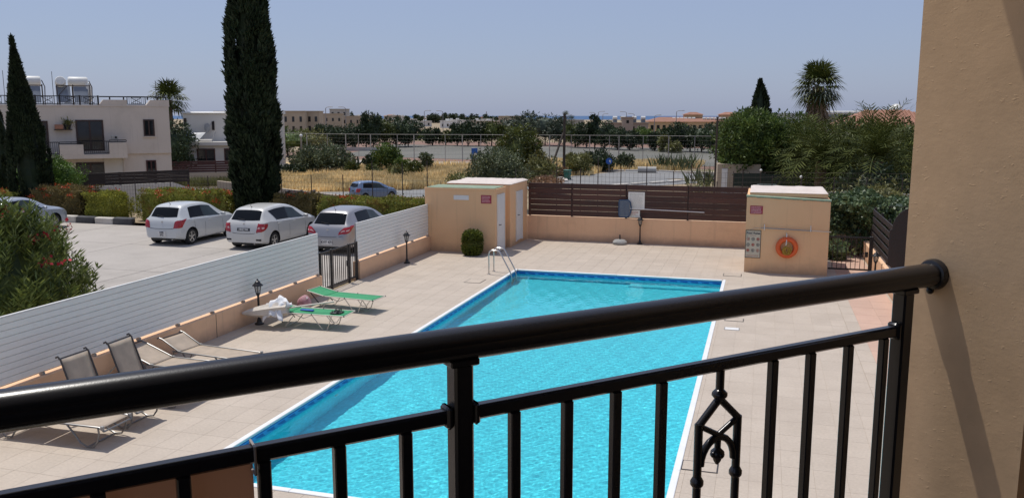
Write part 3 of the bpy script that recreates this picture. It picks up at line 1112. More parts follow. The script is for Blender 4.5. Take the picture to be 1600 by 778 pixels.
def watermat():
    m, nt, b, out = nodes_of('pool_water')
    nt.nodes.remove(b)
    gl = nt.nodes.new("ShaderNodeBsdfGlass")
    gl.inputs["Color"].default_value = (0.68, 0.99, 1.0, 1)
    gl.inputs["Roughness"].default_value = 0.0
    gl.inputs["IOR"].default_value = 1.33
    nt.links.new(gl.outputs[0], out.inputs[0])
    return m


M['liner'] = linermat()
M['band'] = bandmat()
M['water'] = watermat()
WL = -0.10            # water level
DN, DF = -1.15, -0.80  # basin floor near / far
pool = bpy.data.objects.new('swimming_pool', None)
COL.objects.link(pool)
structure(pool)
bs = MB()
v = [(x0, y0, -0.24), (x1, y0, -0.24), (x1, y1, -0.24), (x0, y1, -0.24), (x0, y0, DN), (x1, y0, DN), (x1, y1, DF), (x0, y1, DF)]
bs.add(v, [(0, 4, 7, 3), (1, 2, 6, 5), (3, 7, 6, 2), (0, 1, 5, 4), (4, 5, 6, 7)])
bs.build('basin', M['liner'], pool, smooth=False)
# waterline band with its own uv (u in metres, v 0..1)
me = bpy.data.meshes.new('waterline_border')
bv, bf, buv = [], [], []
def bandq(p, q):
    i = len(bv)
    bv.extend([(p[0], p[1], -0.24), (q[0], q[1], -0.24), (q[0], q[1], -0.03), (p[0], p[1], -0.03)])
    bf.append((i, i + 1, i + 2, i + 3))
    d = math.hypot(q[0] - p[0], q[1] - p[1])
    buv.extend([(0, 0), (d, 0), (d, 1), (0, 1)])
bandq((x0, y1), (x0, y0)) if False else bandq((x0, y0), (x0, y1))
bandq((x0, y1), (x1, y1))
bandq((x1, y1), (x1, y0))
bandq((x1, y0), (x0, y0))
me.from_pydata(bv, [], bf)
ul = me.uv_layers.new(name='UVMap')
ul.data.foreach_set("uv", np.array(buv, dtype=np.float32).ravel())
me.materials.append(M['band'])
link('waterline_border', me, pool)
# coping: separate edge pieces
def coping_run(a, b, n):
    a, b = Vector(a), Vector(b)
    d = (b - a)
    for i in range(n):
        p = a + d * (i / n)
        L_ = d.length / n
        MB().bbox(0.002, L_ - 0.002, -0.075, 0.02, -0.03, 0.018, 0.008).build('coping_piece', M['coping'], pool, loc=(p.x, p.y, 0), rz=math.atan2(d.y, d.x))
coping_run((x1, y0 - 0.16), (x1, y1 + 0.16), 8) if False else None
# pieces overhang the water by 3 cm; runs butt at the corners
coping_run((x0 + 0.032, y0), (x1 - 0.032, y0), 4)
coping_run((x1, y0), (x1, y1), 8)
coping_run((x1 - 0.032, y1), (x0 + 0.032, y1), 4)
coping_run((x0, y1), (x0, y0), 8)
for (cx, cy) in ((x0, y0), (x1, y0), (x1, y1), (x0, y1)):
    sx, sy = (-1 if cx == x0 else 1), (-1 if cy == y0 else 1)
    MB().bbox(min(cx, cx + sx * 0.075) + 0.001, max(cx, cx + sx * 0.075) - 0.001, min(cy, cy + sy * 0.075) + 0.001, max(cy, cy + sy * 0.075) - 0.001, -0.03, 0.021, 0.010).build('coping_piece', M['coping'], pool)
# submerged bench along the far wall, lamps and inlets in the left wall
MB().box(x0 + 3.6, x1 - 0.002, y1 - 0.5, y1 - 0.002, DF, -0.62).build('bench', M['liner'], pool, smooth=False)
# rippled water surface
nxw, nyw = 300, 760
gx = np.linspace(x0, x1, nxw + 1)
gy = np.linspace(y0, y1, nyw + 1)
XX, YY = np.meshgrid(gx, gy, indexing='ij')
ZZ = np.zeros_like(XX)
wr = np.random.default_rng(3)
for lam, amp, n_ in ((0.60, 0.0009, 6), (0.22, 0.00034, 9), (0.11, 0.00020, 12), (0.07, 0.00014, 12)):
    for i_ in range(n_):
        th = wr.uniform(0, 2 * math.pi)
        k_ = 2 * math.pi / (lam * wr.uniform(0.7, 1.35))
        ZZ += amp / math.sqrt(n_) * 1.6 * np.sin(k_ * (XX * math.cos(th) + YY * math.sin(th)) + wr.uniform(0, 6.28))
wme = bpy.data.meshes.new('water')
vv = np.stack([XX, YY, ZZ + WL], -1).reshape(-1, 3)
ii = np.arange(nxw)[:, None] * (nyw + 1) + np.arange(nyw)[None, :]
qd = np.stack([ii, ii + nyw + 1, ii + nyw + 2, ii + 1], -1).reshape(-1, 4)
wme.vertices.add(len(vv))
wme.loops.add(qd.size)
wme.polygons.add(len(qd))
wme.vertices.foreach_set("co", vv.astype(np.float32).ravel())
wme.polygons.foreach_set("loop_start", np.arange(0, qd.size, 4, dtype=np.int32))
wme.loops.foreach_set("vertex_index", qd.astype(np.int32).ravel())
wme.polygons.foreach_set("use_smooth", [True] * len(qd))
wme.materials.append(M['water'])
wme.update(calc_edges=True)
water_o = link('water', wme, pool)
water_o.cycles.is_caustics_caster = True
for ch in pool.children:
    if ch.name.split('.')[0] in ('basin', 'bench', 'waterline_border'):
        ch.cycles.is_caustics_receiver = True
sun_d.cycles.is_caustics_light = True
for (yy, zz) in ((21.2, -0.42), (19.6, -0.62), (13.4, -0.5)):
    MB().lathe([(0.0, 0.0), (0.055, 0.0), (0.055, 0.015), (0.0, 0.02)], seg=12, M=Matrix.Translation((x0 + 0.001, yy, zz)) @ Matrix.Rotation(R(90), 4, 'Y')).build('inlet', M['white'], pool)

# ================================================================ POOL YARD: WALLS, SHEDS, FENCES
# ---- left wall and the white slat fences on it
def low_wall(name, label, x0, x1, y0, y1, h, m):
    t = thing(name, label, 'wall')
    MB().bbox(x0, x1, y0, y1, -0.1, h, 0.008).build('wall_body', m, t)
    return t


low_wall('low_wall', 'low salmon rendered wall under the longer white fence, beside the sun loungers', -11.52, -11.30, 4.0, 20.25, 0.52, M['salmon'])
j = MB().box(-11.3005, -11.296, 15.54, 15.552, 0.0, 0.515)
tag(j.build('wall_joint', M['blacktrim'], bpy.data.objects['low_wall'], smooth=False))
low_wall('low_wall', 'low salmon rendered wall under the shorter white fence, between iron gate and shed', -11.52, -11.30, 22.5, 28.092, 0.52, M['salmon'])


def slat_fence(label, ya, yb, nsl=10, z0=0.57, hs=0.108, modules=1):
    t = thing('slat_fence', label, 'fence', (-11.40, 0, 0))
    for k in range(nsl):
        z = z0 + k * hs
        mb = MB()
        # slat with a slanted face that leaves a shadow line at its lower edge
        v = [(0.004, ya, z + 0.003), (0.004, yb, z + 0.003), (0.020, yb, z + 0.016), (0.020, ya, z + 0.016),
             (0.020, ya, z + hs - 0.004), (0.020, yb, z + hs - 0.004), (0.006, yb, z + hs), (0.006, ya, z + hs),
             (-0.012, ya, z + 0.004), (-0.012, yb, z + 0.004), (-0.012, yb, z + hs), (-0.012, ya, z + hs)]
        f = [(0, 1, 2, 3), (3, 2, 5, 4), (4, 5, 6, 7), (7, 6, 10, 11), (8, 9, 1, 0), (11, 10, 9, 8), (0, 3, 4, 7, 11, 8), (1, 9, 10, 6, 5, 2)]
        mb.add(v, f)
        mb.build('slat', M['whiteslat'], t, smooth=False)
    MB().box(-0.02, 0.026, ya, yb, z0 + nsl * hs + 0.002, z0 + nsl * hs + 0.022).build('top_cap', M['white'], t, smooth=False)
    n = max(2, int((yb - ya) / 1.15))
    for i in range(n + 1):
        y = ya + 0.03 + (yb - ya - 0.06) * i / n
        MB().box(-0.055, -0.015, y - 0.02, y + 0.02, 0.5, z0 + nsl * hs).build('post', M['galv'], t, smooth=False)
        MB().box(0.0, 0.035, y - 0.025, y + 0.025, 0.522, 0.566).build('foot_bracket', M['galv'], t, smooth=False)
    return t


slat_fence('long white horizontal slat fence on the left wall, nearest the balcony', 4.0, 20.22)
slat_fence('short white horizontal slat fence between the iron gate and the shed', 22.52, 28.08)


# ---- black iron pedestrian gates
def iron_gate(label, loc, rz, w, h, nb, leafx, leafw, solid_top=0.0):
    t = thing('iron_gate', label, 'gate', loc, rz)
    for (a, b) in ((0, leafx), (leafx, leafx + leafw), (leafx + leafw, w)):
        if b - a < 0.08:
            continue
        MB().box(a + 0.012, b - 0.012, -0.015, 0.015, h - 0.05, h).build('top_rail', M['iron'], t, smooth=False)
        MB().box(a + 0.012, b - 0.012, -0.015, 0.015, 0.08, 0.13).build('bottom_rail', M['iron'], t, smooth=False)
        if solid_top:
            MB().box(a + 0.03, b - 0.03, -0.004, 0.004, h - 0.05 - solid_top, h - 0.052).build('kick_plate', M['iron'], t, smooth=False)
        n = max(1, int(nb * (b - a) / w))
        for i in range(n):
            x = a + (b - a) * (i + 1) / (n + 1)
            MB().box(x - 0.009, x + 0.009, -0.009, 0.009, 0.13, h - 0.05 - solid_top).build('bar', M['iron'], t, smooth=False)
    for x in (0, leafx, leafx + leafw, w):
        if x == leafx and leafx < 0.05:
            continue
        MB().bbox(x - 0.03, x + 0.03, -0.032, 0.032, -0.02, h + 0.02, 0.006).build('post', M['iron'], t)
    MB().tube([(leafx + leafw - 0.08, -0.05, 0.62), (leafx + leafw - 0.2, -0.05, 0.62)], 0.012, 6).build('handle', M['iron'], t)
    MB().box(leafx + leafw - 0.12, leafx + leafw - 0.05, -0.03, 0.03, 0.5, 0.66).build('lock', M['iron'], t, smooth=False)
    return t


iron_gate('black iron pedestrian gate between the two white slat fences', (-11.38, 20.30, 0), R(90), 2.15, 1.12, 17, 0.62, 1.05, 0.0)
iron_gate('low black iron gate with bars beside the pump house with the lifebuoy', (2.05, 27.75, 0), 0, 1.25, 1.12, 9, 0.0, 1.2)

# ---- changing sheds in the far left corner
def door(name, parent, w, h, m, handle_side=1):
    """door panel lying in local x-z plane, facing -y, origin at its lower left"""
    d = MB().bbox(0, w, -0.035, 0, 0.03, h, 0.006).build(name, m, parent)
    fr = MB()
    fr.box(-0.05, -0.004, -0.045, 0, 0, h + 0.05)
    fr.box(w + 0.004, w + 0.05, -0.045, 0, 0, h + 0.05)
    fr.box(-0.0035, w + 0.0035, -0.045, 0, h + 0.004, h + 0.05)
    fr.build('door_frame', M['white'], d, smooth=False)
    hx = w - 0.1 if handle_side > 0 else 0.1
    MB().tube([(hx, -0.03, 0.98), (hx, -0.085, 0.98), (hx - 0.11 * handle_side, -0.085, 0.98)], 0.013, 8).build('handle', M['iron'], d)
    return d


s1 = thing('changing_shed', 'salmon shed with a red sign, white plaque and a white door on its right side', 'shed', (-11.5, 28.1, 0))
MB().bbox(0, 2.63, 0, 1.24, -0.05, 2.24, 0.012).build('wall', M['shed'], s1)
MB().bbox(0.06, 2.57, 0.05, 1.22, 2.242, 2.285, 0.01).build('roof', M['greenfelt'], s1)
MB().box(-0.01, 2.645, -0.015, 0.02, 2.20, 2.262).build('roof_lip', M['shed'], s1, smooth=False)
MB().box(-0.01, 0.02, 0.022, 1.24, 2.20, 2.262).build('roof_lip', M['shed'], s1, smooth=False)
MB().box(2.615, 2.645, 0.022, 1.24, 2.20, 2.262).build('roof_lip', M['shed'], s1, smooth=False)
d = door('door', s1, 0.74, 2.0, M['white'], -1)
d.location = (2.632, 0.22, 0)
d.rotation_euler = (0, 0, R(90))

s2 = thing('pump_shed', 'salmon rendered shed with bright white roof and narrow white door, touching the brown back fence', 'shed', (-11.2, 29.35, 0))
MB().bbox(0, 2.42, 0.30, 2.60, -0.05, 2.30, 0.012).build('wall', M['shed'], s2)
rf = MB()
nu, nv = 26, 18
v = []
for a in range(nv + 1):
    for b in range(nu + 1):
        x = -0.05 + 2.5 * b / nu
        y = 0.26 + 2.38 * a / nv
        e = min(b, nu - b, a, nv - a)
        v.append((x, y, 2.315 + (0.045 + random.uniform(-0.012, 0.02) if e > 0 else 0.0)))
rf.add(v, [(a * (nu + 1) + b, a * (nu + 1) + b + 1, (a + 1) * (nu + 1) + b + 1, (a + 1) * (nu + 1) + b) for a in range(nv) for b in range(nu)])
rf.build('roof', M['whiteroof'], s2, angle=60)
MB().box(-0.04, 2.44, 0.27, 2.63, 2.29, 2.316).build('roof_slab', M['whiteroof'], s2, smooth=False)
d = door('door', s2, 0.72, 1.82, M['white'], -1)
d.location = (2.422, 1.05, 0.12)
d.rotation_euler = (0, 0, R(90))


def wall_sign(name, label, cat, origin, w, h, m, xdir=(1, 0, 0), t=0.012, border=None):
    """flat board facing the reader; local x right, y up, z out of the wall"""
    o = bpy.data.objects.new(name, None)
    COL.objects.link(o)
    o.matrix_world = face_mat(origin, xdir)
    tag(o, label, cat)
    MB().bbox(-w / 2, w / 2, -h / 2, h / 2, 0.001, t, 0.002).build('board', m, o)
    if border:
        f = MB()
        b = 0.018
        f.box(-w / 2, w / 2, h / 2 - b, h / 2, t + 0.0005, t + 0.006)
        f.box(-w / 2, w / 2, -h / 2, -h / 2 + b, t + 0.0005, t + 0.006)
        f.box(-w / 2, -w / 2 + b, -h / 2 + b, h / 2 - b, t + 0.0005, t + 0.006)
        f.box(w / 2 - b, w / 2, -h / 2 + b, h / 2 - b, t + 0.0005, t + 0.006)
        f.build('frame', border, o, smooth=False)
    return o


def T(o, txt, size, x, y, m, align='CENTER', name='lettering', bold=0.0, z=0.0135):
    return text_mesh(name, txt, size, m, o, Matrix.Translation((x, y, z)), align, 0.0008, bold)


def scribble(o, rows, w, y0, dy, h, m, name='small_print', left=True, seed=1, z=0.0135):
    """lines of print too small to read: strokes of word length"""
    rnd = random.Random(seed)
    mb = MB()
    for r in range(rows):
        x = -w / 2
        end = w / 2 - (rnd.uniform(0, 0.3) * w if r % 3 == 2 else rnd.uniform(0, 0.06) * w)
        while x < end:
            ln = rnd.uniform(0.05, 0.16) * w
            a, b = x, min(end, x + ln)
            mb.box(a, b, y0 - r * dy - h / 2, y0 - r * dy + h / 2, z - 0.001, z)
            x += ln + 0.025 * w
    return mb.build(name, m, o, smooth=False)


sg = wall_sign('warning_sign', 'small red sign of pale print on the shed with the white side door', 'sign', (-9.20, 28.10, 1.90), 0.38, 0.29, M['redsign'])
scribble(sg, 5, 0.32, 0.098, 0.048, 0.026, M['pinkink'], seed=3)
sg = wall_sign('warning_sign', 'small red sign of pale print on the pump house above the pool rules board', 'sign', (-0.135, 26.95, 1.94), 0.37, 0.25, M['redsign'])
scribble(sg, 5, 0.31, 0.083, 0.042, 0.024, M['pinkink'], seed=5)
wall_sign('blank_plaque', 'blank white oblong plaque high on the shed left of the red sign', 'plaque', (-10.12, 28.10, 1.94), 0.56, 0.16, M['white'], t=0.02)

# ---- back wall with brown board fence
w = thing('back_wall', 'low salmon wall along the far end of the pool deck, under the brown board fence', 'wall')
MB().bbox(-8.78, -0.3, 31.95, 32.15, -0.1, 0.93, 0.008).build('wall_body', M['salmon'], w)
bf = thing('board_fence', 'dark brown horizontal board fence on the salmon wall at the far end of the pool', 'fence', (0, 32.0, 0))
sections = [(-8.74, -7.02), (-7.00, -4.92), (-4.90, -2.62), (-2.60, -0.30)]
for si, (a, b) in enumerate(sections):
    for k in range(6):
        z = 0.955 + k * 0.21
        gap = 0.012 if si < 2 or k > 3 else 0.005
        MB().bbox(a + 0.003, b - 0.003, -0.012 - 0.004 * (k % 2), 0.012, z + random.uniform(-0.003, 0.003), z + 0.21 - gap, 0.003).build('board', M['brown'], bf)
    for x in ((a + 0.04, b + 0.01) if si == 0 else (b + (0.01 if si < 3 else -0.05),)):
        MB().box(x - 0.035, x + 0.035, 0.014, 0.084, 0.932, 2.21).build('post', M['brown2'], bf, smooth=False)

sg = wall_sign('notice_board', 'large white printed notice fixed to the brown board fence', 'sign', (-4.52, 31.98, 1.61), 0.62, 0.66, M['paper'])
scribble(sg, 13, 0.5, 0.26, 0.042, 0.012, M['greyink'], seed=8)
sg = wall_sign('notice_board', 'small white printed notice beside the blue skimmer net on the brown fence', 'sign', (-4.58, 31.98, 1.12), 0.40, 0.27, M['paper'])
scribble(sg, 3, 0.3, 0.08, 0.05, 0.02, M['redink'], seed=9, name='red_print')
scribble(sg, 2, 0.3, -0.06, 0.04, 0.018, M['greyink'], seed=10)

# pool skimmer net hung on the fence, its white pole level
t = thing('skimmer_net', 'blue pool skimmer net on a long white pole hung along the brown fence', 'pool net', (-4.95, 31.90, 1.32))
fr = MB()
fr.tube([(-0.20, 0, 0.30), (0.14, 0, 0.31), (0.21, 0, 0.24), (0.26, 0, 0.0), (0.20, 0, -0.26), (0.10, 0, -0.33), (-0.18, 0, -0.32), (-0.21, 0, -0.25), (-0.21, 0, 0.24), (-0.20, 0, 0.30)], 0.028, 8)
fr.build('net_frame', M['bluemesh'], t)
MB().bbox(-0.19, 0.19, -0.012, 0.03, -0.30, 0.29, 0.01).build('net_bag', M['netmesh'], t)
rb = MB()
for i in range(7):
    rb.box(-0.15 + i * 0.048, -0.135 + i * 0.048, -0.022, -0.013, -0.27, 0.26)
rb.build('net_rib', M['bluemesh'], t, smooth=False)
MB().tube([(0.22, -0.01, 0.0), (2.95, -0.01, -0.06)], 0.016, 8).build('pole', M['white'], t)

# ---- pump house on the right with cover slab, rules board, lifebuoy, pole on hooks
b = thing('pump_house', 'salmon block pump house with a pale roof slab, lifebuoy and rules board on its front', 'pump house', (-0.43, 26.95, 0))
bm = MB()
W_, D_ = 2.42, 2.9
v = [(0, 0, -0.05), (W_, 0, -0.05), (W_, D_, -0.05), (0, D_, -0.05), (0, 0, 2.36), (W_, 0, 2.27), (W_, D_, 2.27), (0, D_, 2.36)]
bm.add(v, [(0, 3, 2, 1), (4, 5, 6, 7), (0, 1, 5, 4), (1, 2, 6, 5), (2, 3, 7, 6), (3, 0, 4, 7)])
bm.build('wall', M['shed'], b, smooth=False)
lp = MB()
n = 24
for side in range(3):
    for i in range(n):
        a0, a1 = i / n, (i + 1) / n
        if side == 0:
            xa, xb = -0.015 + (W_ + 0.03) * a0, -0.015 + (W_ + 0.03) * a1
            za, zb = 2.36 - 0.09 * a0, 2.36 - 0.09 * a1
            j = random.uniform(-0.008, 0.008)
            lp.add([(xa, -0.02, za - 0.03 + j), (xb, -0.02, zb - 0.03 + j), (xb, 0.10, zb + 0.035), (xa, 0.10, za + 0.035), (xa, -0.02, za + 0.012), (xb, -0.02, zb + 0.012)],
                   [(0, 1, 5, 4), (4, 5, 2, 3)])
lp.build('felt_lip', M['greenfelt'], b, smooth=False)
MB().bbox(0.08, W_ - 0.08, 0.12, D_ - 0.06, 2.34, 2.46, 0.012).build('roof_slab', M['shed'], b)
tp = MB()
nu, nv = 30, 20
v = []
for a in range(nv + 1):
    for c in range(nu + 1):
        e = min(c, nu - c, a, nv - a)
        v.append((0.075 + (W_ - 0.15) * c / nu, 0.115 + (D_ - 0.17) * a / nv, 2.463 + (0.012 + 0.014 * math.sin(c * 0.7) * math.sin(a * 1.1) + random.uniform(-0.004, 0.004) if e > 0 else 0)))
tp.add(v, [(a * (nu + 1) + c, a * (nu + 1) + c + 1, (a + 1) * (nu + 1) + c + 1, (a + 1) * (nu + 1) + c) for a in range(nv) for c in range(nu)])
tp.build('roof_coating', M['whiteroof'], b, angle=60)

rl = wall_sign('pool_rules_board', 'framed board headed Pool Rules with nine round symbols, on the pump house', 'sign', (-0.195, 26.95, 0.885), 0.46, 0.86, M['oldpaper'], border=M['bronze'])
T(rl, 'Pool Rules', 0.092, 0, 0.335, M['ink'], bold=0.003, name='heading')
scribble(rl, 1, 0.2, 0.265, 0.03, 0.012, M['redink'], seed=2)
for r in range(3):
    for c in range(3):
        cx, cy = -0.145 + 0.145 * c, 0.155 - 0.175 * r
        sy = MB()
        sy.torus((cx, cy, 0.014), 0.043, 0.006, 16, 4)
        if (r + c) % 3 == 2:
            sy.prism([(cx - 0.035, cy - 0.01), (cx + 0.0, cy - 0.035), (cx + 0.035, cy - 0.005), (cx + 0.01, cy + 0.03), (cx - 0.02, cy + 0.025)], 0.013, 0.0145)
        else:
            sy.box(cx - 0.022, cx + 0.022, cy - 0.008, cy + 0.008, 0.013, 0.0145)
            sy.box(cx - 0.006, cx + 0.006, cy - 0.03, cy + 0.03, 0.013, 0.0143)
        sy.build('symbol', M['ink'] if (r + c) % 2 else M['redink'], rl, smooth=False)
        s_ = MB()
        s_.box(cx - 0.045, cx + 0.04, cy - 0.066, cy - 0.056, 0.013, 0.0142)
        s_.build('symbol_caption', M['greyink'], rl, smooth=False)
scribble(rl, 2, 0.36, -0.345, 0.03, 0.009, M['redink'], seed=12, name='footer_print')

t = thing('lifebuoy', 'orange ring lifebuoy holding coiled yellow rope, hung on the pump house', 'lifebuoy', (0.80, 26.86, 0.83))
MX = Matrix.Rotation(R(90), 4, 'X')
MB().torus((0, 0, 0), 0.255, 0.072, 40, 12, M=MX).build('ring', M['orange'], t)
rp = MB()
rnd = random.Random(4)
for i in range(9):
    ox, oz, rr = rnd.uniform(-0.07, 0.04), rnd.uniform(-0.06, 0.05), rnd.uniform(0.09, 0.15)
    pts = [(ox + rr * 0.75 * math.cos(a * 0.4488), -0.075 - 0.012 * i / 2 + rnd.uniform(-0.01, 0.01), -0.05 + oz + rr * math.sin(a * 0.4488)) for a in range(15)]
    rp.tube(pts, 0.011, 6)
rp.build('rope_coil', M['rope'], t)
MB().tube([(-0.02, 0.08, 0.42), (-0.02, 0.0, 0.40), (-0.02, -0.02, 0.30), (-0.02, -0.085, 0.2), (-0.03, -0.09, 0.08)], 0.014, 6).build('hanging_strap', M['white'], t)

t = thing('telescopic_pole', 'grey telescopic pool pole held on white hooks across the pump house front', 'pole', (-0.2, 26.89, 1.36))
MB().tube([(0.22, 0, 0.04), (1.7, 0, 0.0)], 0.017, 8).build('outer_tube', M['galv'], t)
MB().tube([(1.7, 0, 0.0), (2.24, 0, -0.015)], 0.013, 8).build('inner_tube', M['frame_white'], t)
hs = MB()
hs.tube([(0.24, 0.0, 0.03), (0.05, -0.01, 0.03), (-0.10, -0.01, -0.03), (-0.16, -0.01, -0.18), (-0.17, -0.01, -0.30)], 0.007, 6)
hs.build('hose', M['galv'], t)
for x in (0.32, 1.66):
    MB().tube([(x, 0.055, 0.14), (x, 0.0, 0.13), (x, -0.03, -0.005), (x, 0.01, -0.03)], 0.011, 6).build('hook', M['white'], t)

# ---- right-hand side: wall, slatted fence, end panel, shrub wall
low_wall('low_wall', 'low pale pink wall on the right of the deck, partly behind the balcony rail', 3.40, 3.62, 6.0, 31.0, 0.56, M['salmon'])
sf = thing('slatted_fence', 'dark brown slatted fence of spaced boards on the right-hand wall', 'fence', (3.50, 0, 0))
for k in range(5):
    z = 0.66 + k * 0.245
    MB().bbox(-0.014, 0.014, 24.65, 29.6, z, z + 0.155, 0.003).build('board', M['brown2'], sf)
for y in (24.75, 26.2, 27.8, 29.5):
    MB().box(0.016, 0.076, y - 0.035, y + 0.035, 0.56, 1.86).build('post', M['brown2'], sf, smooth=False)
# solid panel with swept top edge closing the near end
ep = thing('curved_fence_panel', 'dark brown fence panel with a swept curved top beside the balcony wall', 'fence', (3.30, 24.35, 0))
poly = [(0, 0.85), (0, 1.78), (0.06, 1.82)] + [(0.06 + 0.62 * (1 - math.cos(a * math.pi / 16)), 1.82 + 0.62 * math.sin(a * math.pi / 16)) for a in range(1, 9)] + [(1.6, 2.46), (1.6, 0.60), (0.45, 0.60)]
MB().prism(poly, 0, 0.035, M=Matrix.Rotation(R(90), 4, 'X')).build('panel', M['brown2'], ep, smooth=False)
df = thing('board_fence', 'dark board fence behind the leafy vine, right of the slatted fence', 'fence', (0, 31.2, 0))
for k in range(6):
    MB().bbox(3.64, 7.5, -0.012, 0.012, 0.5 + k * 0.21, 0.5 + k * 0.21 + 0.2, 0.003).build('board', M['brown2'], df)
MB().box(3.66, 3.74, 0.014, 0.09, 0.0, 1.78).build('post', M['brown2'], df, smooth=False)

# vine-covered bank right of the pump house
vb = thing('vine', 'dense climbing vine of pale green leaves behind the low iron gate', 'vine', (0, 0, 0))
P = []
for i in range(7000):
    x = random.uniform(2.0, 5.2)
    ytop = 31.6 + random.uniform(0, 2.6)
    top = 1.86 + 0.16 * math.sin(x * 2.3) + 0.1 * math.sin(x * 5.1 + ytop)
    if random.random() < 0.55:
        z = random.uniform(0.15, top)
        y = 31.0 + 0.25 * math.sin(x * 3 + z * 4) + 0.2 * (1.9 - z)
    else:
        y, z = ytop, top - 0.1 * random.random()
    if x < 3.3 and z < 0.9 and random.random() < 0.75:
        continue
    P.append((x, y + random.uniform(-0.15, 0.15), z + random.uniform(-0.05, 0.08)))
P = np.array(P)
D = rnd_dir(len(P)) * 0.8 + np.array([0.0, -0.6, -0.25])
QQ = np.concatenate([leaf_quads(P, D, 0.15, 0.13)])
link('foliage', quads_mesh('foliage', QQ, M['vine']), vb)
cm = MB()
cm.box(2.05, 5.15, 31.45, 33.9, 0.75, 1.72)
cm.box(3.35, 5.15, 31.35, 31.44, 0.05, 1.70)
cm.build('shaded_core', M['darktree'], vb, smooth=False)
st = MB()
for i in range(9):
    x = 2.3 + i * 0.33
    st.tube([(x, 31.25, 0), (x + 0.1, 31.2, 0.5), (x - 0.05, 31.3, 1.0)], [0.025, 0.018, 0.01], 5)
st.build('stem', M['bark'], vb)
bush('shrub', 'small leafy shrub in the shade behind the low iron gate', 'shrub', (2.55, 30.1, 0), (0, 0, 0.3), (0.5, 0.35, 0.32), M['vine'], 16, 40, 0.13, 0.08)
w = thing('garden_wall', 'low pale wall seen through the bars of the low iron gate', 'wall')
MB().bbox(2.0, 3.38, 31.6, 31.75, -0.1, 0.72, 0.01).build('wall_body', M['tan'], w)


# ---- garden lamps
def garden_lamp():
    t = thing('garden_lamp', 'lamp', 'lamp post', (0, 0, 0), 0, 'black lantern lamp posts round the pool')
    MB().lathe([(0.105, 0), (0.105, 0.03), (0.06, 0.06), (0.045, 0.12), (0.028, 0.16), (0.024, 0.66), (0.038, 0.69), (0.03, 0.72)], seg=12).build('pole', M['iron'], t)
    g = MB().lathe([(0.045, 0.735), (0.075, 0.90), (0.075, 0.905)], seg=6)
    g.build('lantern_glass', M['lampglass'], t)
    c = MB()
    for i in range(6):
        a = i * math.pi / 3
        c.tube([(0.048 * math.cos(a), 0.048 * math.sin(a), 0.73), (0.083 * math.cos(a), 0.083 * math.sin(a), 0.91)], 0.0075, 5)
    c.lathe([(0.05, 0.715), (0.055, 0.735), (0.045, 0.742)], seg=12)
    c.build('lantern_cage', M['iron'], t)
    MB().lathe([(0.088, 0.905), (0.128, 0.915), (0.125, 0.925), (0.07, 0.975), (0.055, 1.005), (0.058, 1.01), (0.02, 1.035), (0.022, 1.05), (0.008, 1.075)], seg=12).build('cap', M['iron'], t)
    return t


lamp = garden_lamp()
lamp.location = (-11.08, 16.85, 0)
lamp["label"] = 'black lantern post beside the folded umbrella and white towel'
copy_tree(lamp, loc=(-11.08, 25.45, 0), label='black lantern post by the short white fence near the shed')
copy_tree(lamp, loc=(-4.33, 31.78, 0), label='black lantern post in front of the brown fence, beside the notices')
l4 = copy_tree(lamp, loc=(3.24, 26.2, 0), label='black lantern post below the slatted fence, just above the handrail')
l4.scale = (1.0, 1.0, 0.86)

# umbrella base and clipped bush
t = thing('umbrella_base', 'grey round umbrella base standing by the salmon back wall', 'umbrella base', (-5.05, 31.55, 0))
MB().lathe([(0.21, 0.0), (0.27, 0.03), (0.27, 0.10), (0.20, 0.17), (0.05, 0.19)], seg=20).build('weight', M['stone'], t)
MB().tube([(0, 0, 0.18), (0, 0, 0.36)], 0.025, 8).build('socket', M['iron'], t)
P = []
n = 5200
d = rnd_dir(n)
P = np.stack([0.33 * np.sign(d[:, 0]) * np.abs(d[:, 0]) ** 0.7, 0.33 * np.sign(d[:, 1]) * np.abs(d[:, 1]) ** 0.7, 0.43 + 0.43 * np.sign(d[:, 2]) * np.abs(d[:, 2]) ** 0.6], 1) * rng.uniform(0.86, 1.03, (n, 1))
Q = np.concatenate([leaf_quads(P, d + rng.normal(size=d.shape) * 0.6 + np.array([0, 0, 0.3]), 0.06, 0.04), core_quads((0, 0, 0.42), (0.28, 0.28, 0.38))])
t = thing('clipped_bush', 'round clipped green bush in front of the shed with the red sign', 'bush', (-9.55, 27.6, 0))
link('foliage', quads_mesh('foliage', Q, M['topiary']), t)
MB().tube([(0, 0, -0.05), (0, 0, 0.3)], 0.04, 6).build('stem', M['bark'], t)

# ---- pool ladder
t = thing('pool_ladder', 'stainless steel pool ladder at the far left corner of the pool', 'ladder', (-7.28, 24.35, 0))
for s in (0, 0.5):
    pts = [(-0.62, s, 0.0), (-0.62, s, 0.62)]
    pts += [(-0.62 + 0.12 * (1 - math.cos(a)), s, 0.62 + 0.12 * math.sin(a)) for a in (0.4, 0.8, 1.2, 1.57)]
    pts += [(-0.34, s, 0.74), (-0.27, s, 0.70), (0.06, s, 0.10), (0.10, s, -0.05), (0.10, s, -0.75)]
    MB().tube(pts, 0.021, 10).build('handrail', M['steel'], t)
    MB().lathe([(0.05, 0), (0.05, 0.012), (0.03, 0.02)], c=(-0.62, s, 0.001), seg=12).build('floor_flange', M['steel'], t)
for z in (-0.17, -0.42, -0.67):
    MB().bbox(0.07, 0.15, 0.02, 0.48, z - 0.015, z + 0.015, 0.004).build('step', M['white'] if z > -0.2 else M['steel'], t)

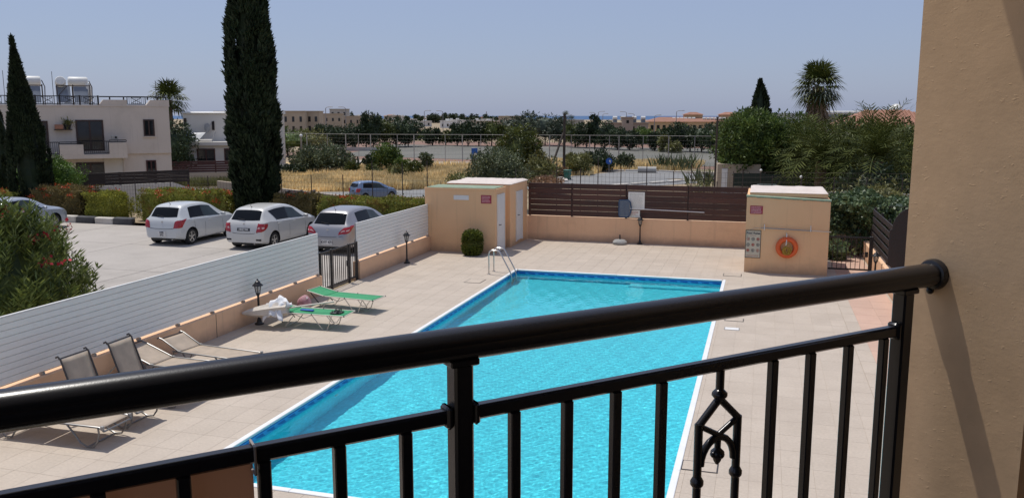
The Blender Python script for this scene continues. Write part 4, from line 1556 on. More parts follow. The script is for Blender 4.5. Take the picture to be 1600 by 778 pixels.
# ================================================================ POOL FURNITURE
# ---- green folding sunbeds
def sunbed():
    """1.9 m long; head at local x=0, foot at x=1.9; width along y"""
    t = thing('sunbed', 'x', 'sunbed', (0, 0, 0), 0, 'green folding sunbeds by the gate')
    W = 0.30
    h = 0.34
    def sling(a, b, za, zb, nm):
        mb = MB()
        n, k = 10, 4
        v = []
        for i in range(n + 1):
            for j in range(k + 1):
                y = -W + 0.012 + (2 * W - 0.024) * j / k
                z = za + (zb - za) * i / n - 0.02 * math.sin(math.pi * i / n) * (1 - (y / W) ** 2)
                v.append((a + (b - a) * i / n, y, z))
        mb.add(v, [(i * (k + 1) + j, (i + 1) * (k + 1) + j, (i + 1) * (k + 1) + j + 1, i * (k + 1) + j + 1) for i in range(n) for j in range(k)])
        o = mb.build(nm, M['green_cloth'], t)
        sd = o.modifiers.new('thick', 'SOLIDIFY')
        sd.thickness = 0.006
        return o
    sling(0.0, 0.52, h + 0.10, h, 'head_sling')
    sling(0.53, 1.90, h, h, 'sling')
    for s in (-1, 1):
        MB().tube([(-0.01, s * W, h + 0.105), (0.52, s * W, h), (1.92, s * W, h)], 0.0125, 8).build('side_tube', M['frame_white'], t)
    MB().tube([(1.92, -W, h), (1.92, W, h)], 0.0125, 8).build('end_tube', M['frame_white'], t)
    MB().tube([(-0.01, -W, h + 0.105), (-0.01, W, h + 0.105)], 0.0125, 8).build('end_tube', M['frame_white'], t)
    for (a, b) in ((0.70, 0.44), (1.12, 1.38)):
        MB().tube([(a, -W, h - 0.01), (b, -W, 0.016), (b, W, 0.016), (a, W, h - 0.01)], 0.0115, 8).build('leg_hoop', M['frame_white'], t)
    MB().tube([(1.62, -W, h - 0.01), (1.50, -W, 0.016), (1.50, W, 0.016), (1.62, W, h - 0.01)], 0.0115, 8).build('leg_hoop', M['frame_white'], t)
    MB().tube([(1.50, -W, h - 0.01), (1.62, -W, h - 0.15), (1.74, -W, h - 0.15), (1.84, -W, h - 0.01)], 0.010, 6).build('brace', M['frame_white'], t)
    MB().tube([(0.70, -W, h - 0.02), (0.92, -W, h - 0.10), (1.12, -W, h - 0.02)], 0.010, 6).build('brace', M['frame_white'], t)
    for s in (-1, 1):
        MB().tube([(0.10, s * (W - 0.03), h + 0.05), (0.38, s * (W - 0.03), 0.10)], 0.012, 6).build('backrest_ratchet', M['blacktrim'], t)
    for x in (0.0, 0.52, 1.12, 1.92):
        for s in (-1, 1):
            MB().sphere((x, s * W, h + (0.105 if x == 0 else 0)), 0.018, 8, 5).build('joint_cap', M['blacktrim'], t)
    return t


bed = sunbed()
bed.location = (-10.80, 17.05, 0)
bed.rotation_euler = (0, 0, R(1.5))
bed["label"] = 'green folding sunbed with towel, sandals and blue ring lying on it'
bed2 = copy_tree(bed, loc=(-10.85, 18.98, 0), rz=R(-6), label='green folding sunbed with an empty sling, nearer the iron gate')

# sandals at the foot of the nearer bed
t = thing('sandals', 'pair of dark sandals at the foot of the nearer green sunbed', 'sandals', (-9.18, 17.07, 0.345))
for s, a in ((-0.07, 0.3), (0.08, -0.15)):
    sh = MB().bbox(-0.13, 0.13, -0.045, 0.045, 0.0, 0.028, 0.008)
    o = sh.build('sole', M['blacktrim'], t, loc=(0, s, 0), rz=a)
    MB().tube([(0.03, -0.045, 0.02), (0.05, -0.03, 0.075), (0.06, 0.0, 0.09), (0.05, 0.03, 0.075), (0.03, 0.045, 0.02)], 0.012, 6).build('strap', M['bronze'], o)
    MB().tube([(-0.08, -0.045, 0.02), (-0.08, 0, 0.07), (-0.08, 0.045, 0.02)], 0.010, 6).build('strap', M['bronze'], o)
t = thing('blue_swim_ring', 'flat blue foam item lying across the nearer green sunbed', 'pool toy', (-9.98, 17.12, 0.335))
MB().bbox(-0.16, 0.17, -0.05, 0.05, 0.0, 0.03, 0.012).build('pad', M['bluefoam'], t)

# folded umbrella leaning across the bed head, towel over it
t = thing('folded_umbrella', 'folded cream sun umbrella lying between the wall and the nearer green sunbed', 'umbrella', (-11.02, 16.62, 0.28))
dirv = Vector((0.98, 0.30, 0.12)).normalized()
cn = MB()
n, k = 14, 14
v = []
for i in range(n + 1):
    s = i / n
    r = 0.185 * (math.sin(math.pi * min(1, s * 0.62 + 0.03)) ** 0.75)
    c = Vector((-0.25, -0.15, 0.05)) + dirv * (1.05 * s)
    u = dirv.cross(Vector((0, 0, 1))).normalized()
    w_ = u.cross(dirv)
    for j in range(k):
        a = 2 * math.pi * j / k
        rr = r * (1 + 0.16 * (1 if j % 2 else -1) * s)
        v.append(c + u * math.cos(a) * rr * 1.1 + w_ * math.sin(a) * rr * 0.85)
f = [(i * k + j, i * k + (j + 1) % k, (i + 1) * k + (j + 1) % k, (i + 1) * k + j) for i in range(n) for j in range(k)]
f += [tuple(range(k - 1, -1, -1)), tuple(range(n * k, (n + 1) * k))]
cn.add(v, f)
cn.build('canopy', M['canvas'], t, angle=25)
p0 = Vector((-0.25, -0.15, 0.05)) + dirv * 0.9
MB().tube([p0, p0 + Vector((0.98, 0.42, 0.12)).normalized() * 1.2], 0.02, 8).build('pole', M['frame_white'], t)
t = thing('towel', 'crumpled white towel draped over the folded umbrella', 'towel', (-10.50, 16.70, 0.0))
tw = MB()
n, k = 14, 12
v = []
rnd = random.Random(9)
for i in range(n + 1):
    for j in range(k + 1):
        a, c = i / n - 0.5, j / k - 0.5
        z = 0.67 - 0.80 * max(0, -c - 0.05) * 0.9 - 0.22 * abs(a) ** 1.5 * 2 + 0.025 * math.sin(a * 21 + c * 6) + 0.02 * math.sin(c * 17 + a * 9)
        v.append((a * 0.50 + 0.05 * math.sin(c * 8), c * 0.52 + 0.03 * math.sin(a * 14), z))
tw.add(v, [(i * (k + 1) + j, (i + 1) * (k + 1) + j, (i + 1) * (k + 1) + j + 1, i * (k + 1) + j + 1) for i in range(n) for j in range(k)])
tag(tw.build('cloth', M['towel'], t, angle=80))
bpy.data.objects['cloth'].modifiers.new('thick', 'SOLIDIFY').thickness = 0.012
# pink inflatable against the second bed
t = thing('pool_float', 'crumpled pink and red patterned float between the two green sunbeds', 'float', (-10.68, 18.20, 0.0))
pb = MB().sphere((0, 0, 0.29), (0.26, 0.19, 0.30), 26, 18)
pb.v = [(0.72 * x * (1 + 0.10 * math.sin(7 * z + 5 * y) * math.cos(6 * x)), 0.72 * y * (1 + 0.12 * math.sin(9 * x + 4 * z)), 0.74 * max(0.0, z + 0.03 * math.sin(11 * x) * math.cos(9 * y))) for x, y, z in pb.v]
pb.build('vinyl_body', M['pinkball'], t, angle=80)
MB().tube([(0.1, -0.06, 0.36), (0.13, -0.08, 0.40)], 0.018, 8).build('valve', M['white'], t)


# ---- taupe sled loungers
def lounger(back, label, frame_m='taupe_frame', hx=0.70, bl=0.72, L=1.82):
    """head at local x=0, foot at x=1.85; back = angle of the backrest in degrees"""
    t = thing('sun_lounger', label, 'sun lounger', (0, 0, 0), 0, 'taupe sling sun loungers along the left wall')
    W, h = 0.285, 0.33
    ca, sa = math.cos(R(back)), math.sin(R(back))
    bx, bz = hx - bl * ca, h + bl * sa
    def sling(p, q, nm):
        mb = MB()
        n, k = 10, 4
        v = []
        for i in range(n + 1):
            for j in range(k + 1):
                y = -W + 0.016 + (2 * W - 0.032) * j / k
                s = i / n
                x = p[0] + (q[0] - p[0]) * s
                z = p[1] + (q[1] - p[1]) * s - 0.018 * math.sin(math.pi * s) * (1 - (y / W) ** 2)
                v.append((x, y, z))
        mb.add(v, [(i * (k + 1) + j, (i + 1) * (k + 1) + j, (i + 1) * (k + 1) + j + 1, i * (k + 1) + j + 1) for i in range(n) for j in range(k)])
        o = mb.build(nm, M['taupe'], t)
        o.modifiers.new('thick', 'SOLIDIFY').thickness = 0.006
        return o
    sling((hx + 0.01, h), (L, h), 'seat_sling')
    sling((bx, bz), (hx - 0.01, h), 'back_sling')
    for s in (-1, 1):
        y = s * W
        MB().tube([(hx - 0.05, y, h), (L - 0.05, y, h), (L, y, h - 0.02), (L + 0.03, y, h - 0.05)], 0.016, 8).build('seat_rail', M[frame_m], t)
        tip = (bx - 0.06 * ca - 0.03, y, bz + 0.05 * sa)
        MB().tube([(hx, y, h), (bx, y, bz), tip, (tip[0] - 0.04, y, tip[2] - 0.02)], 0.015, 8).build('back_rail', M['bronze'] if back > 30 else M[frame_m], t)
        # rocker-shaped foot leg and straight head leg
        pts = [(L - 0.62, y, h), (L - 0.50, y, 0.20), (L - 0.40, y, 0.07), (L - 0.28, y, 0.018), (L - 0.16, y, 0.03), (L - 0.09, y, 0.12), (L - 0.06, y, 0.24), (L - 0.07, y, h)]
        MB().tube(pts, 0.014, 8).build('leg', M[frame_m], t)
        pts = [(0.34, y, h), (0.26, y, 0.14), (0.18, y, 0.03), (0.06, y, 0.02), (0.0, y, 0.10)]
        MB().tube(pts, 0.014, 8).build('leg', M[frame_m], t)
        MB().tube([(0.30, y, h), (hx, y, h)], 0.014, 8).build('head_rail', M[frame_m], t)
    MB().tube([(L + 0.03, -W, h - 0.05), (L + 0.03, W, h - 0.05)], 0.014, 8).build('end_bar', M[frame_m], t)
    MB().tube([(bx - 0.03, -W, bz + 0.01), (bx - 0.03, W, bz + 0.01)], 0.013, 8).build('end_bar', M['bronze'], t)
    MB().tube([(L - 0.28, -W, 0.018), (L - 0.28, W, 0.018)], 0.012, 8).build('cross_bar', M[frame_m], t)
    if back > 30:
        MB().tube([(hx - 0.35 * ca, -W, h + 0.35 * sa), (0.20, -W, h - 0.02)], 0.011, 6).build('prop', M[frame_m], t)
        MB().tube([(hx - 0.35 * ca, W, h + 0.35 * sa), (0.20, W, h - 0.02)], 0.011, 6).build('prop', M[frame_m], t)
    for s in (-1, 1):
        MB().bbox(L - 0.02, L + 0.03, s * W - 0.02, s * W + 0.02, h - 0.035, h + 0.03, 0.006).build('corner_fitting', M['galv'], t)
        MB().bbox(hx - 0.03, hx + 0.03, s * W - 0.02, s * W + 0.02, h - 0.02, h + 0.03, 0.006).build('hinge', M['galv'], t)
    return t


for back, x, y, rz, lab, kw in [(6, -10.84, 9.87, 1, 'taupe sling lounger lying flat, nearest the balcony under the handrail', {}),
                                (70, -10.90, 10.70, -1, 'taupe sling lounger with raised back, left one of the two upright backs', {}),
                                (70, -10.84, 11.62, 2, 'taupe sling lounger with raised back, right one of the two upright backs', {}),
                                (20, -11.14, 12.75, -2, 'taupe sling lounger with half-lowered back behind the upright ones', {}),
                                (27, -10.98, 13.66, -6, 'pale taupe folding lounger farthest from the balcony, head raised slightly', dict(hx=0.47, bl=0.46, L=1.94))]:
    o = lounger(back, lab, **kw)
    o.location = (x, y, 0)
    o.rotation_euler = (0, 0, R(rz))

# ================================================================ CARS
def lin(pts, x):
    xs_ = [p[0] for p in pts]
    ys_ = [p[1] for p in pts]
    return float(np.interp(x, xs_, ys_))


def smooth_pts(pts, n=90):
    """monotone-ish smoothing of a polyline profile"""
    xs_ = np.array([p[0] for p in pts])
    ys_ = np.array([p[1] for p in pts])
    g = np.linspace(xs_[0], xs_[-1], 400)
    y = np.interp(g, xs_, ys_)
    L = xs_[-1]
    out = y.copy()
    for i, x in enumerate(g):
        w = min(0.10, 0.02 + 0.25 * min(x, L - x))
        m = np.abs(g - x) <= w
        out[i] = y[m].mean()
    return list(zip(g, out))


class CarShape:
    def __init__(s, L, zb, zt_, belt, w, wr):
        s.L, s.zb, s.belt = L, zb, belt
        s.top = smooth_pts(zt_)
        s.w = smooth_pts(w)
        s.wr = smooth_pts(wr)

    def section(s, x):
        zb, ztop = lin(s.zb, x), lin(s.top, x)
        bl = min(lin(s.belt, x), ztop - 0.05)
        w, wr = lin(s.w, x), min(lin(s.wr, x), lin(s.w, x) * 0.93)
        h = max(0.02, ztop - bl)
        zm = zb + 0.48 * (bl - zb)
        P = [(0, zb), (w * 0.90, zb), (w * 0.965, zb + 0.05), (w * 0.985, zb + 0.14), (w, zm), (w * 0.995, zm + 0.5 * (bl - zm)), (w * 0.975, bl - 0.03), (w * 0.945, bl)]
        e = min(0.06, 0.3 * h)
        y0 = w * 0.945
        P += [(wr + (y0 - wr) * 0.10, ztop - e * 1.25), (wr * 0.975, ztop - e * 0.65), (wr * 0.90, ztop - e * 0.25)]
        for q in (0.72, 0.5, 0.25, 0.0):
            P.append((wr * q, ztop + 0.018 * (1 - (q / 0.9) ** 2)))
        return P

    def width_at(s, x, z):
        P = s.section(x)[1:]
        for a, b in zip(P[:-1], P[1:]):
            if a[1] <= z <= b[1] and b[1] > a[1]:
                return a[0] + (b[0] - a[0]) * (z - a[1]) / (b[1] - a[1])
        return P[-1][0] if z > P[-1][1] else P[0][0]

    def top_at(s, x, y):
        P = s.section(x)
        pts = sorted([(p[0], p[1]) for p in P[8:]])
        return float(np.interp(abs(y), [p[0] for p in pts], [p[1] for p in pts]))

    def rear_x(s, z):
        for (x, h) in s.top:
            if h + 0.018 >= z:
                return x
        return s.L

    def front_x(s, z):
        for (x, h) in reversed(s.top):
            if h + 0.018 >= z:
                return x
        return 0


def grid_mb(fn, nu, nv, mb=None):
    mb = mb or MB()
    v = [fn(i / nu, j / nv) for i in range(nu + 1) for j in range(nv + 1)]
    mb.add(v, [(i * (nv + 1) + j, (i + 1) * (nv + 1) + j, (i + 1) * (nv + 1) + j + 1, i * (nv + 1) + j + 1) for i in range(nu) for j in range(nv)])
    return mb


def build_car(label, cat_group, S, paint, wheels, wheel_r, rear_glass, side_glass, tail, plate, badge=True, hatch_line=None, name='parked_car', reflector=False, rimspokes=5):
    t = thing(name, label, 'car', (0, 0, 0), 0, cat_group)
    # body shell
    xs_ = [0, 0.012, 0.03, 0.055, 0.085, 0.12, 0.16, 0.21, 0.27, 0.34, 0.42, 0.5] + list(np.arange(0.62, S.L - 0.5, 0.115)) + [S.L - 0.45, S.L - 0.34, S.L - 0.24, S.L - 0.16, S.L - 0.09, S.L - 0.04, S.L - 0.012, S.L]
    v, f = [], []
    secs = [S.section(x) for x in xs_]
    n = len(secs[0])
    ring = 2 * n - 2
    for x, P in zip(xs_, secs):
        loop = [(x, -p[0], p[1]) for p in P] + [(x, p[0], p[1]) for p in P[-2:0:-1]]
        v += loop
    for i in range(len(xs_) - 1):
        for k in range(ring):
            j = (k + 1) % ring
            f.append((i * ring + k, (i + 1) * ring + k, (i + 1) * ring + j, i * ring + j))
    f.append(tuple(range(ring)))
    f.append(tuple((len(xs_) - 1) * ring + k for k in range(ring - 1, -1, -1)))
    bmb = MB().add(v, f)
    bmesh_me = bmb.mesh('body', [paint, M['blacktrim']], angle=28)
    body = link('body', bmesh_me, t)
    # wheel arches cut out of the shell
    cmb = MB()
    for wx in wheels:
        for s in (-1, 1):
            Mx = Matrix.Translation((wx, s * 0.80, wheel_r + 0.015)) @ Matrix.Rotation(R(90), 4, 'X')
            cmb.lathe([(wheel_r + 0.055, -0.24), (wheel_r + 0.055, 0.24)], seg=28, M=Mx)
    cme = cmb.mesh('arch_cutter', M['blacktrim'], smooth=False)
    co = link('arch_cutter', cme)
    md = body.modifiers.new('arches', 'BOOLEAN')
    md.operation = 'DIFFERENCE'
    md.solver = 'EXACT'
    md.object = co
    try:
        md.material_mode = 'TRANSFER'
    except Exception:
        pass
    dg = bpy.context.evaluated_depsgraph_get()
    me2 = bpy.data.meshes.new_from_object(body.evaluated_get(dg))
    body.modifiers.clear()
    body.data = me2
    me2.name = 'body'
    bpy.data.objects.remove(co)
    # glazing
    off = 0.006
    xa, xb, gw = rear_glass
    def rg(a, b):
        y = (b - 0.5) * 2
        x = xa + (xb - xa) * a + 0.03 * (1 - a) * y * y
        yy = y * lin(S.wr, x) * gw
        return (x - off * 0.8, yy, S.top_at(x, yy) + off * 0.8)
    grid_mb(rg, 10, 12).build('rear_window', M['carglass'], t, angle=60)
    wx0, wx1 = side_glass['ws']
    def wg(a, b):
        x = wx0 + (wx1 - wx0) * a
        yy = (b - 0.5) * 2 * lin(S.wr, x) * 0.90
        return (x + off * 0.6, yy, S.top_at(x, yy) + off)
    grid_mb(wg, 10, 10).build('windscreen', M['carglass_clear'], t, angle=60)
    for s in (-1, 1):
        for (b0, b1, t0, t1, mm) in side_glass['panes']:
            def sg_(a, b):
                x = (b0 + (b1 - b0) * a) * (1 - b) + (t0 + (t1 - t0) * a) * b
                P = S.section(x)
                p, q = P[7], P[8]
                tt = 0.07 + 0.86 * b
                return (x, s * (p[0] + (q[0] - p[0]) * tt + off), p[1] + (q[1] - p[1]) * tt)
            grid_mb(sg_, 12, 5).build('side_window', M[mm], t, angle=60)
    # dark pillars between the side windows
    for s in (-1, 1):
        (a0, a1, c0, c1, _m), (d0, d1, e0, e1, _n) = side_glass['panes']
        def pil(a, b):
            x = (a1 - 0.01 + (d0 - a1 + 0.02) * a) * (1 - b) + (c1 - 0.01 + (e0 - c1 + 0.02) * a) * b
            P = S.section(x)
            tt = 0.06 + 0.88 * b
            return (x, s * (P[7][0] + (P[8][0] - P[7][0]) * tt + off * 0.7), P[7][1] + (P[8][1] - P[7][1]) * tt)
        grid_mb(pil, 2, 5).build('window_pillar', M['blacktrim'], t, angle=60)
    # tail lights wrapping the rear corners
    for s in (-1, 1):
        def tl(a, b):
            z = tail['z0'](a) + (tail['z1'](a) - tail['z0'](a)) * b
            xr = S.rear_x(z)
            yin = lin(S.wr, xr) * tail['in']
            yout = min(lin(S.wr, xr) * 0.93, lin(S.w, xr) * 0.9)
            if a < 0.5:
                y = yin + (yout - yin) * (a / 0.5)
                return (xr - 0.012, s * y, z)
            x = xr + (tail['len'](b) - 0.0) * ((a - 0.5) / 0.5)
            return (x - 0.006, s * (max(yout, S.width_at(x + 0.012, z)) + 0.008), z)
        o = grid_mb(tl, 16, 8).build('tail_light', M['taillight'], t, angle=60)
        if tail.get('clear'):
            def tc_(a, b):
                p = tl(0.28 + 0.4 * a, 0.38 + 0.22 * b)
                return (p[0] - 0.006, p[1] + s * 0.004, p[2])
            grid_mb(tc_, 6, 3).build('clear_lens', M['taillight2'], o, angle=60)
    # headlights (seen from other sides)
    for s in (-1, 1):
        def hl(a, b):
            z = 0.66 + 0.12 * b
            xf = S.front_x(z)
            if a < 0.5:
                y = 0.42 + (lin(S.wr, xf) * 0.9 - 0.42) * a * 2
                return (xf + 0.012, s * y, z)
            x = xf - 0.32 * (a - 0.5) * 2
            return (x, s * (S.width_at(x, z) + 0.008), z)
        grid_mb(hl, 12, 4).build('headlight', M['taillight2'] if False else M['lampglass'], t, angle=60)
    # seams, handles, mirrors, trim
    def ribbon_side(pts, wd, nm, m, s):
        mb = MB()
        vv = []
        for (x, z) in pts:
            vv.append((x - wd / 2, s * (S.width_at(x, z) + 0.0025), z))
            vv.append((x + wd / 2, s * (S.width_at(x, z) + 0.0025), z))
        mb.add(vv, [(2 * i, 2 * i + 1, 2 * i + 3, 2 * i + 2) for i in range(len(pts) - 1)])
        mb.build(nm, m, t, smooth=False)
    sx0, sx1, sx2 = side_glass['seams']
    for s in (-1, 1):
        zz = [0.28, 0.4, 0.52, 0.64, 0.76, lin(S.belt, sx1) - 0.01]
        ribbon_side([(sx1, z) for z in zz], 0.012, 'door_seam', M['blacktrim'], s)
        ribbon_side([(sx2 + 0.05 * (0.9 - z), z) for z in zz], 0.012, 'door_seam', M['blacktrim'], s)
        ribbon_side([(sx0 + 0.22 * max(0, 0.62 - z) + 0.10 * max(0, 0.9 - z), z) for z in zz], 0.012, 'door_seam', M['blacktrim'], s)
        for hx_ in (sx1 - 0.9 + 0.72 - 0.62, sx2 - 0.9):
            z = lin(S.belt, hx_) - 0.10
            MB().bbox(hx_, hx_ + 0.19, -0.016, 0.016, -0.014, 0.014, 0.005).build('door_handle', paint, t, loc=(0, s * (S.width_at(hx_ + 0.1, z) + 0.012), z))
        xm = side_glass['mirror']
        zm = lin(S.belt, xm) + 0.06
        MB().bbox(xm - 0.05, xm + 0.07, s * (lin(S.w, xm) + 0.12) - 0.085, s * (lin(S.w, xm) + 0.12) + 0.085, zm - 0.055, zm + 0.075, 0.02).build('wing_mirror', paint if side_glass.get('mirror_paint', True) else M['blacktrim'], t)
    # tailgate seam and lower bumper line
    hl_z = hatch_line
    mb = MB()
    vv = []
    for i in range(13):
        y = -0.60 + 1.2 * i / 12
        z = hl_z + 0.05 * abs(y / 0.6) ** 3
        x = S.rear_x(z) - 0.004
        vv += [(x, y, z - 0.007), (x, y, z + 0.007)]
    mb.add(vv, [(2 * i, 2 * i + 2, 2 * i + 3, 2 * i + 1) for i in range(12)])
    mb.build('tailgate_seam', M['blacktrim'], t, smooth=False)
    # wiper, aerial, badge
    za, xa_ = S.top_at(rear_glass[0] + 0.02, 0) + 0.012, rear_glass[0]
    MB().tube([(xa_ - 0.01, 0.0, za), (xa_ + 0.02, 0.30, za + 0.03)], 0.011, 6).build('rear_wiper', M['blacktrim'], t)
    xr_ = rear_glass[1] + 0.18
    MB().tube([(xr_, 0, S.top_at(xr_, 0)), (xr_ - 0.03, 0, S.top_at(xr_, 0) + 0.02), (xr_ - 0.14, 0, S.top_at(xr_, 0) + 0.16)], [0.02, 0.008, 0.004], 6).build('aerial', M['blacktrim'], t)
    zb_ = rear_glass[3] if len(rear_glass) > 3 else 0.88
    zb_ = plate['badge_z']
    MB().lathe([(0.0, 0), (0.042, 0), (0.042, 0.006), (0.0, 0.008)], seg=14, M=Matrix.Translation((S.rear_x(zb_) - 0.003, 0, zb_)) @ Matrix.Rotation(R(-90), 4, 'Y')).build('badge', M['rim'], t)
    # number plate
    pz, pw, ph = plate['z'], plate['w'], plate['h']
    xp = S.rear_x(pz + ph / 2) - 0.004 if pz > 0.6 else -0.002
    ang = plate.get('tilt', 0)
    po = MB().bbox(-0.016, 0.0, -pw / 2, pw / 2, -ph / 2, ph / 2, 0.004).build('number_plate', M[plate['m']], t, loc=(xp, 0, pz))
    po.rotation_euler = (0, R(ang), 0)
    for (txt, sz, dz) in plate['text']:
        text_mesh('plate_lettering', txt, sz, M['plate_white'] if plate['m'] == 'plate_black' else M['ink'], po,
                  face_mat((-0.0165, 0, dz), (0, -1, 0)), 'CENTER', 0.0008, 0.005)
    if plate['m'] == 'plate_black':
        fr = MB()
        for (a0, a1, b0, b1) in ((-pw / 2, pw / 2, ph / 2 - 0.008, ph / 2), (-pw / 2, pw / 2, -ph / 2, -ph / 2 + 0.008)):
            fr.box(-0.0185, -0.0165, a0, a1, b0, b1)
        fr.build('plate_frame', M['galv'], po, smooth=False)
    if reflector:
        for s in (-1, 1):
            MB().bbox(-0.006, 0.05, s * 0.60 - 0.10, s * 0.60 + 0.10, 0.35, 0.42, 0.01).build('bumper_vent', M['blacktrim'], t)
    # exhaust and dark underside
    MB().tube([(0.02, -0.42, 0.24), (0.3, -0.42, 0.24)], 0.028, 8).build('exhaust_pipe', M['galv'], t)
    MB().box(0.25, S.L - 0.3, -0.62, 0.62, 0.16, 0.25).build('underbody', M['blacktrim'], t, smooth=False)
    # wheels
    for wx in wheels:
        for s in (-1, 1):
            w_ = bpy.data.objects.new('wheel', None)
            COL.objects.link(w_)
            w_.parent = t
            w_.location = (wx, s * 0.735, wheel_r)
            w_.rotation_euler = (R(90) * -s, 0, 0)
            MB().lathe([(wheel_r * 0.66, -0.09), (wheel_r * 0.95, -0.092), (wheel_r, -0.06), (wheel_r, 0.06), (wheel_r * 0.95, 0.092), (wheel_r * 0.66, 0.088)], seg=26, cap=False).build('tyre', M['tyre'], w_)
            rm = MB()
            rm.lathe([(wheel_r * 0.66, -0.05), (wheel_r * 0.68, 0.085), (wheel_r * 0.61, 0.085), (wheel_r * 0.58, 0.0)], seg=24, cap=False)
            for k in range(rimspokes):
                a = 2 * math.pi * k / rimspokes + 0.3
                Mx = Matrix.Rotation(a, 4, 'Z')
                rm.box(0.03, wheel_r * 0.62, -0.028, 0.028, 0.045, 0.072, 0, Mx)
            rm.lathe([(0.0, 0.05), (0.055, 0.05), (0.05, 0.08), (0.0, 0.082)], seg=12)
            rm.build('rim', M['rim'], w_)
            MB().lathe([(0.01, -0.03), (wheel_r * 0.62, -0.03), (wheel_r * 0.62, -0.005), (0.01, -0.005)], seg=20).build('brake_disc', M['blacktrim'], w_)
    return t


def paint(name, c, metal=0.0, rough=0.35):
    m = mat(name, c, tuple(x * 0.94 for x in c), 1.2, rough, metal=metal, coat=0.6, fine=0.02, fscale=25)
    return m


P_white = paint('white_car_paint', (0.56, 0.575, 0.57))
P_pearl = paint('pearl_white_car_paint', (0.58, 0.575, 0.545))
P_silver = paint('silver_car_paint', (0.34, 0.335, 0.345), 0.45, 0.36)
P_blue = paint('blue_car_paint', (0.135, 0.205, 0.345), 0.0)
P_bluegrey = paint('blue_grey_car_paint', (0.42, 0.46, 0.52), 0.3)

yard_group = 'cars parked in the yard beyond the white fence'
# small upright white hatchback
sw = CarShape(3.70,
              [(0, 0.30), (0.3, 0.22), (0.7, 0.19), (3.2, 0.19), (3.55, 0.22), (3.70, 0.30)],
              [(0, 0.56), (0.015, 0.70), (0.06, 0.92), (0.14, 1.00), (0.40, 1.40), (0.52, 1.47), (0.95, 1.51), (1.5, 1.51), (1.95, 1.46), (2.25, 1.36), (2.80, 1.03), (3.0, 0.985), (3.35, 0.92), (3.56, 0.78), (3.66, 0.62), (3.70, 0.5)],
              [(0, 0.98), (0.5, 0.985), (1.5, 0.945), (2.9, 0.90), (3.7, 0.8)],
              [(0, 0.60), (0.03, 0.70), (0.10, 0.775), (0.25, 0.82), (0.6, 0.845), (3.0, 0.84), (3.35, 0.80), (3.58, 0.70), (3.70, 0.52)],
              [(0, 0.60), (0.06, 0.68), (0.14, 0.68), (0.42, 0.58), (1.0, 0.585), (2.0, 0.57), (2.4, 0.61), (2.8, 0.69), (3.2, 0.70), (3.7, 0.48)])
c1 = build_car('white hatchback parked farthest left of the three beside the flowering hedge', yard_group, sw, P_white, (0.66, 3.05), 0.30,
               (0.155, 0.40, 0.86), dict(ws=(2.2, 2.78), panes=[(0.62, 1.43, 0.72, 1.43, 'carglass'), (1.46, 2.50, 1.46, 2.02, 'carglass_clear')], seams=(0.82, 1.46, 2.55), mirror=2.42),
               dict(z0=lambda a: 0.66 + 0.03 * a, z1=lambda a: 0.90 + 0.10 * a, len=lambda b: 0.12 + 0.20 * b, **{'in': 0.82}),
               dict(z=0.45, w=0.36, h=0.19, m='plate_white', text=[('HPR', 0.10, 0.044), ('072', 0.10, -0.044)], badge_z=0.88), hatch_line=0.63)
c1.location = (-21.30, 26.36, 0)
c1.rotation_euler = (0, 0, R(90))

nt_ = CarShape(4.10,
               [(0, 0.28), (0.3, 0.21), (0.7, 0.18), (3.5, 0.18), (3.9, 0.22), (4.10, 0.30)],
               [(0, 0.56), (0.015, 0.68), (0.05, 0.92), (0.13, 1.02), (0.42, 1.40), (0.56, 1.47), (1.1, 1.525), (1.7, 1.53), (2.2, 1.46), (2.6, 1.33), (3.15, 1.05), (3.4, 0.98), (3.75, 0.90), (3.96, 0.76), (4.06, 0.62), (4.10, 0.5)],
               [(0, 1.0), (0.5, 1.04), (1.1, 0.985), (2.2, 0.95), (3.1, 0.91), (4.1, 0.8)],
               [(0, 0.62), (0.03, 0.72), (0.10, 0.79), (0.25, 0.825), (0.6, 0.845), (3.4, 0.84), (3.75, 0.80), (3.98, 0.70), (4.10, 0.52)],
               [(0, 0.60), (0.06, 0.68), (0.13, 0.68), (0.45, 0.60), (1.0, 0.585), (2.0, 0.575), (2.6, 0.62), (3.1, 0.69), (3.6, 0.70), (4.1, 0.48)])
c2 = build_car('white hatchback with black number plate parked in the middle of the three', yard_group, nt_, P_pearl, (0.72, 3.32), 0.30,
               (0.145, 0.43, 0.88), dict(ws=(2.5, 3.1), panes=[(0.95, 1.72, 0.62, 1.72, 'carglass'), (1.77, 2.95, 1.77, 2.30, 'carglass_clear')], seams=(0.95, 1.75, 2.88), mirror=2.72),
               dict(z0=lambda a: 0.64 + 0.06 * a, z1=lambda a: 0.98 - 0.03 * a, len=lambda b: 0.06 + 0.32 * b * (1.6 - b), clear=True, **{'in': 0.84}),
               dict(z=0.745, w=0.52, h=0.115, m='plate_black', text=[('HNZ 944', 0.098, 0.0)], badge_z=0.94, tilt=10), hatch_line=0.60, reflector=True)
c2.location = (-17.78, 26.30, 0)
c2.rotation_euler = (0, 0, R(90))

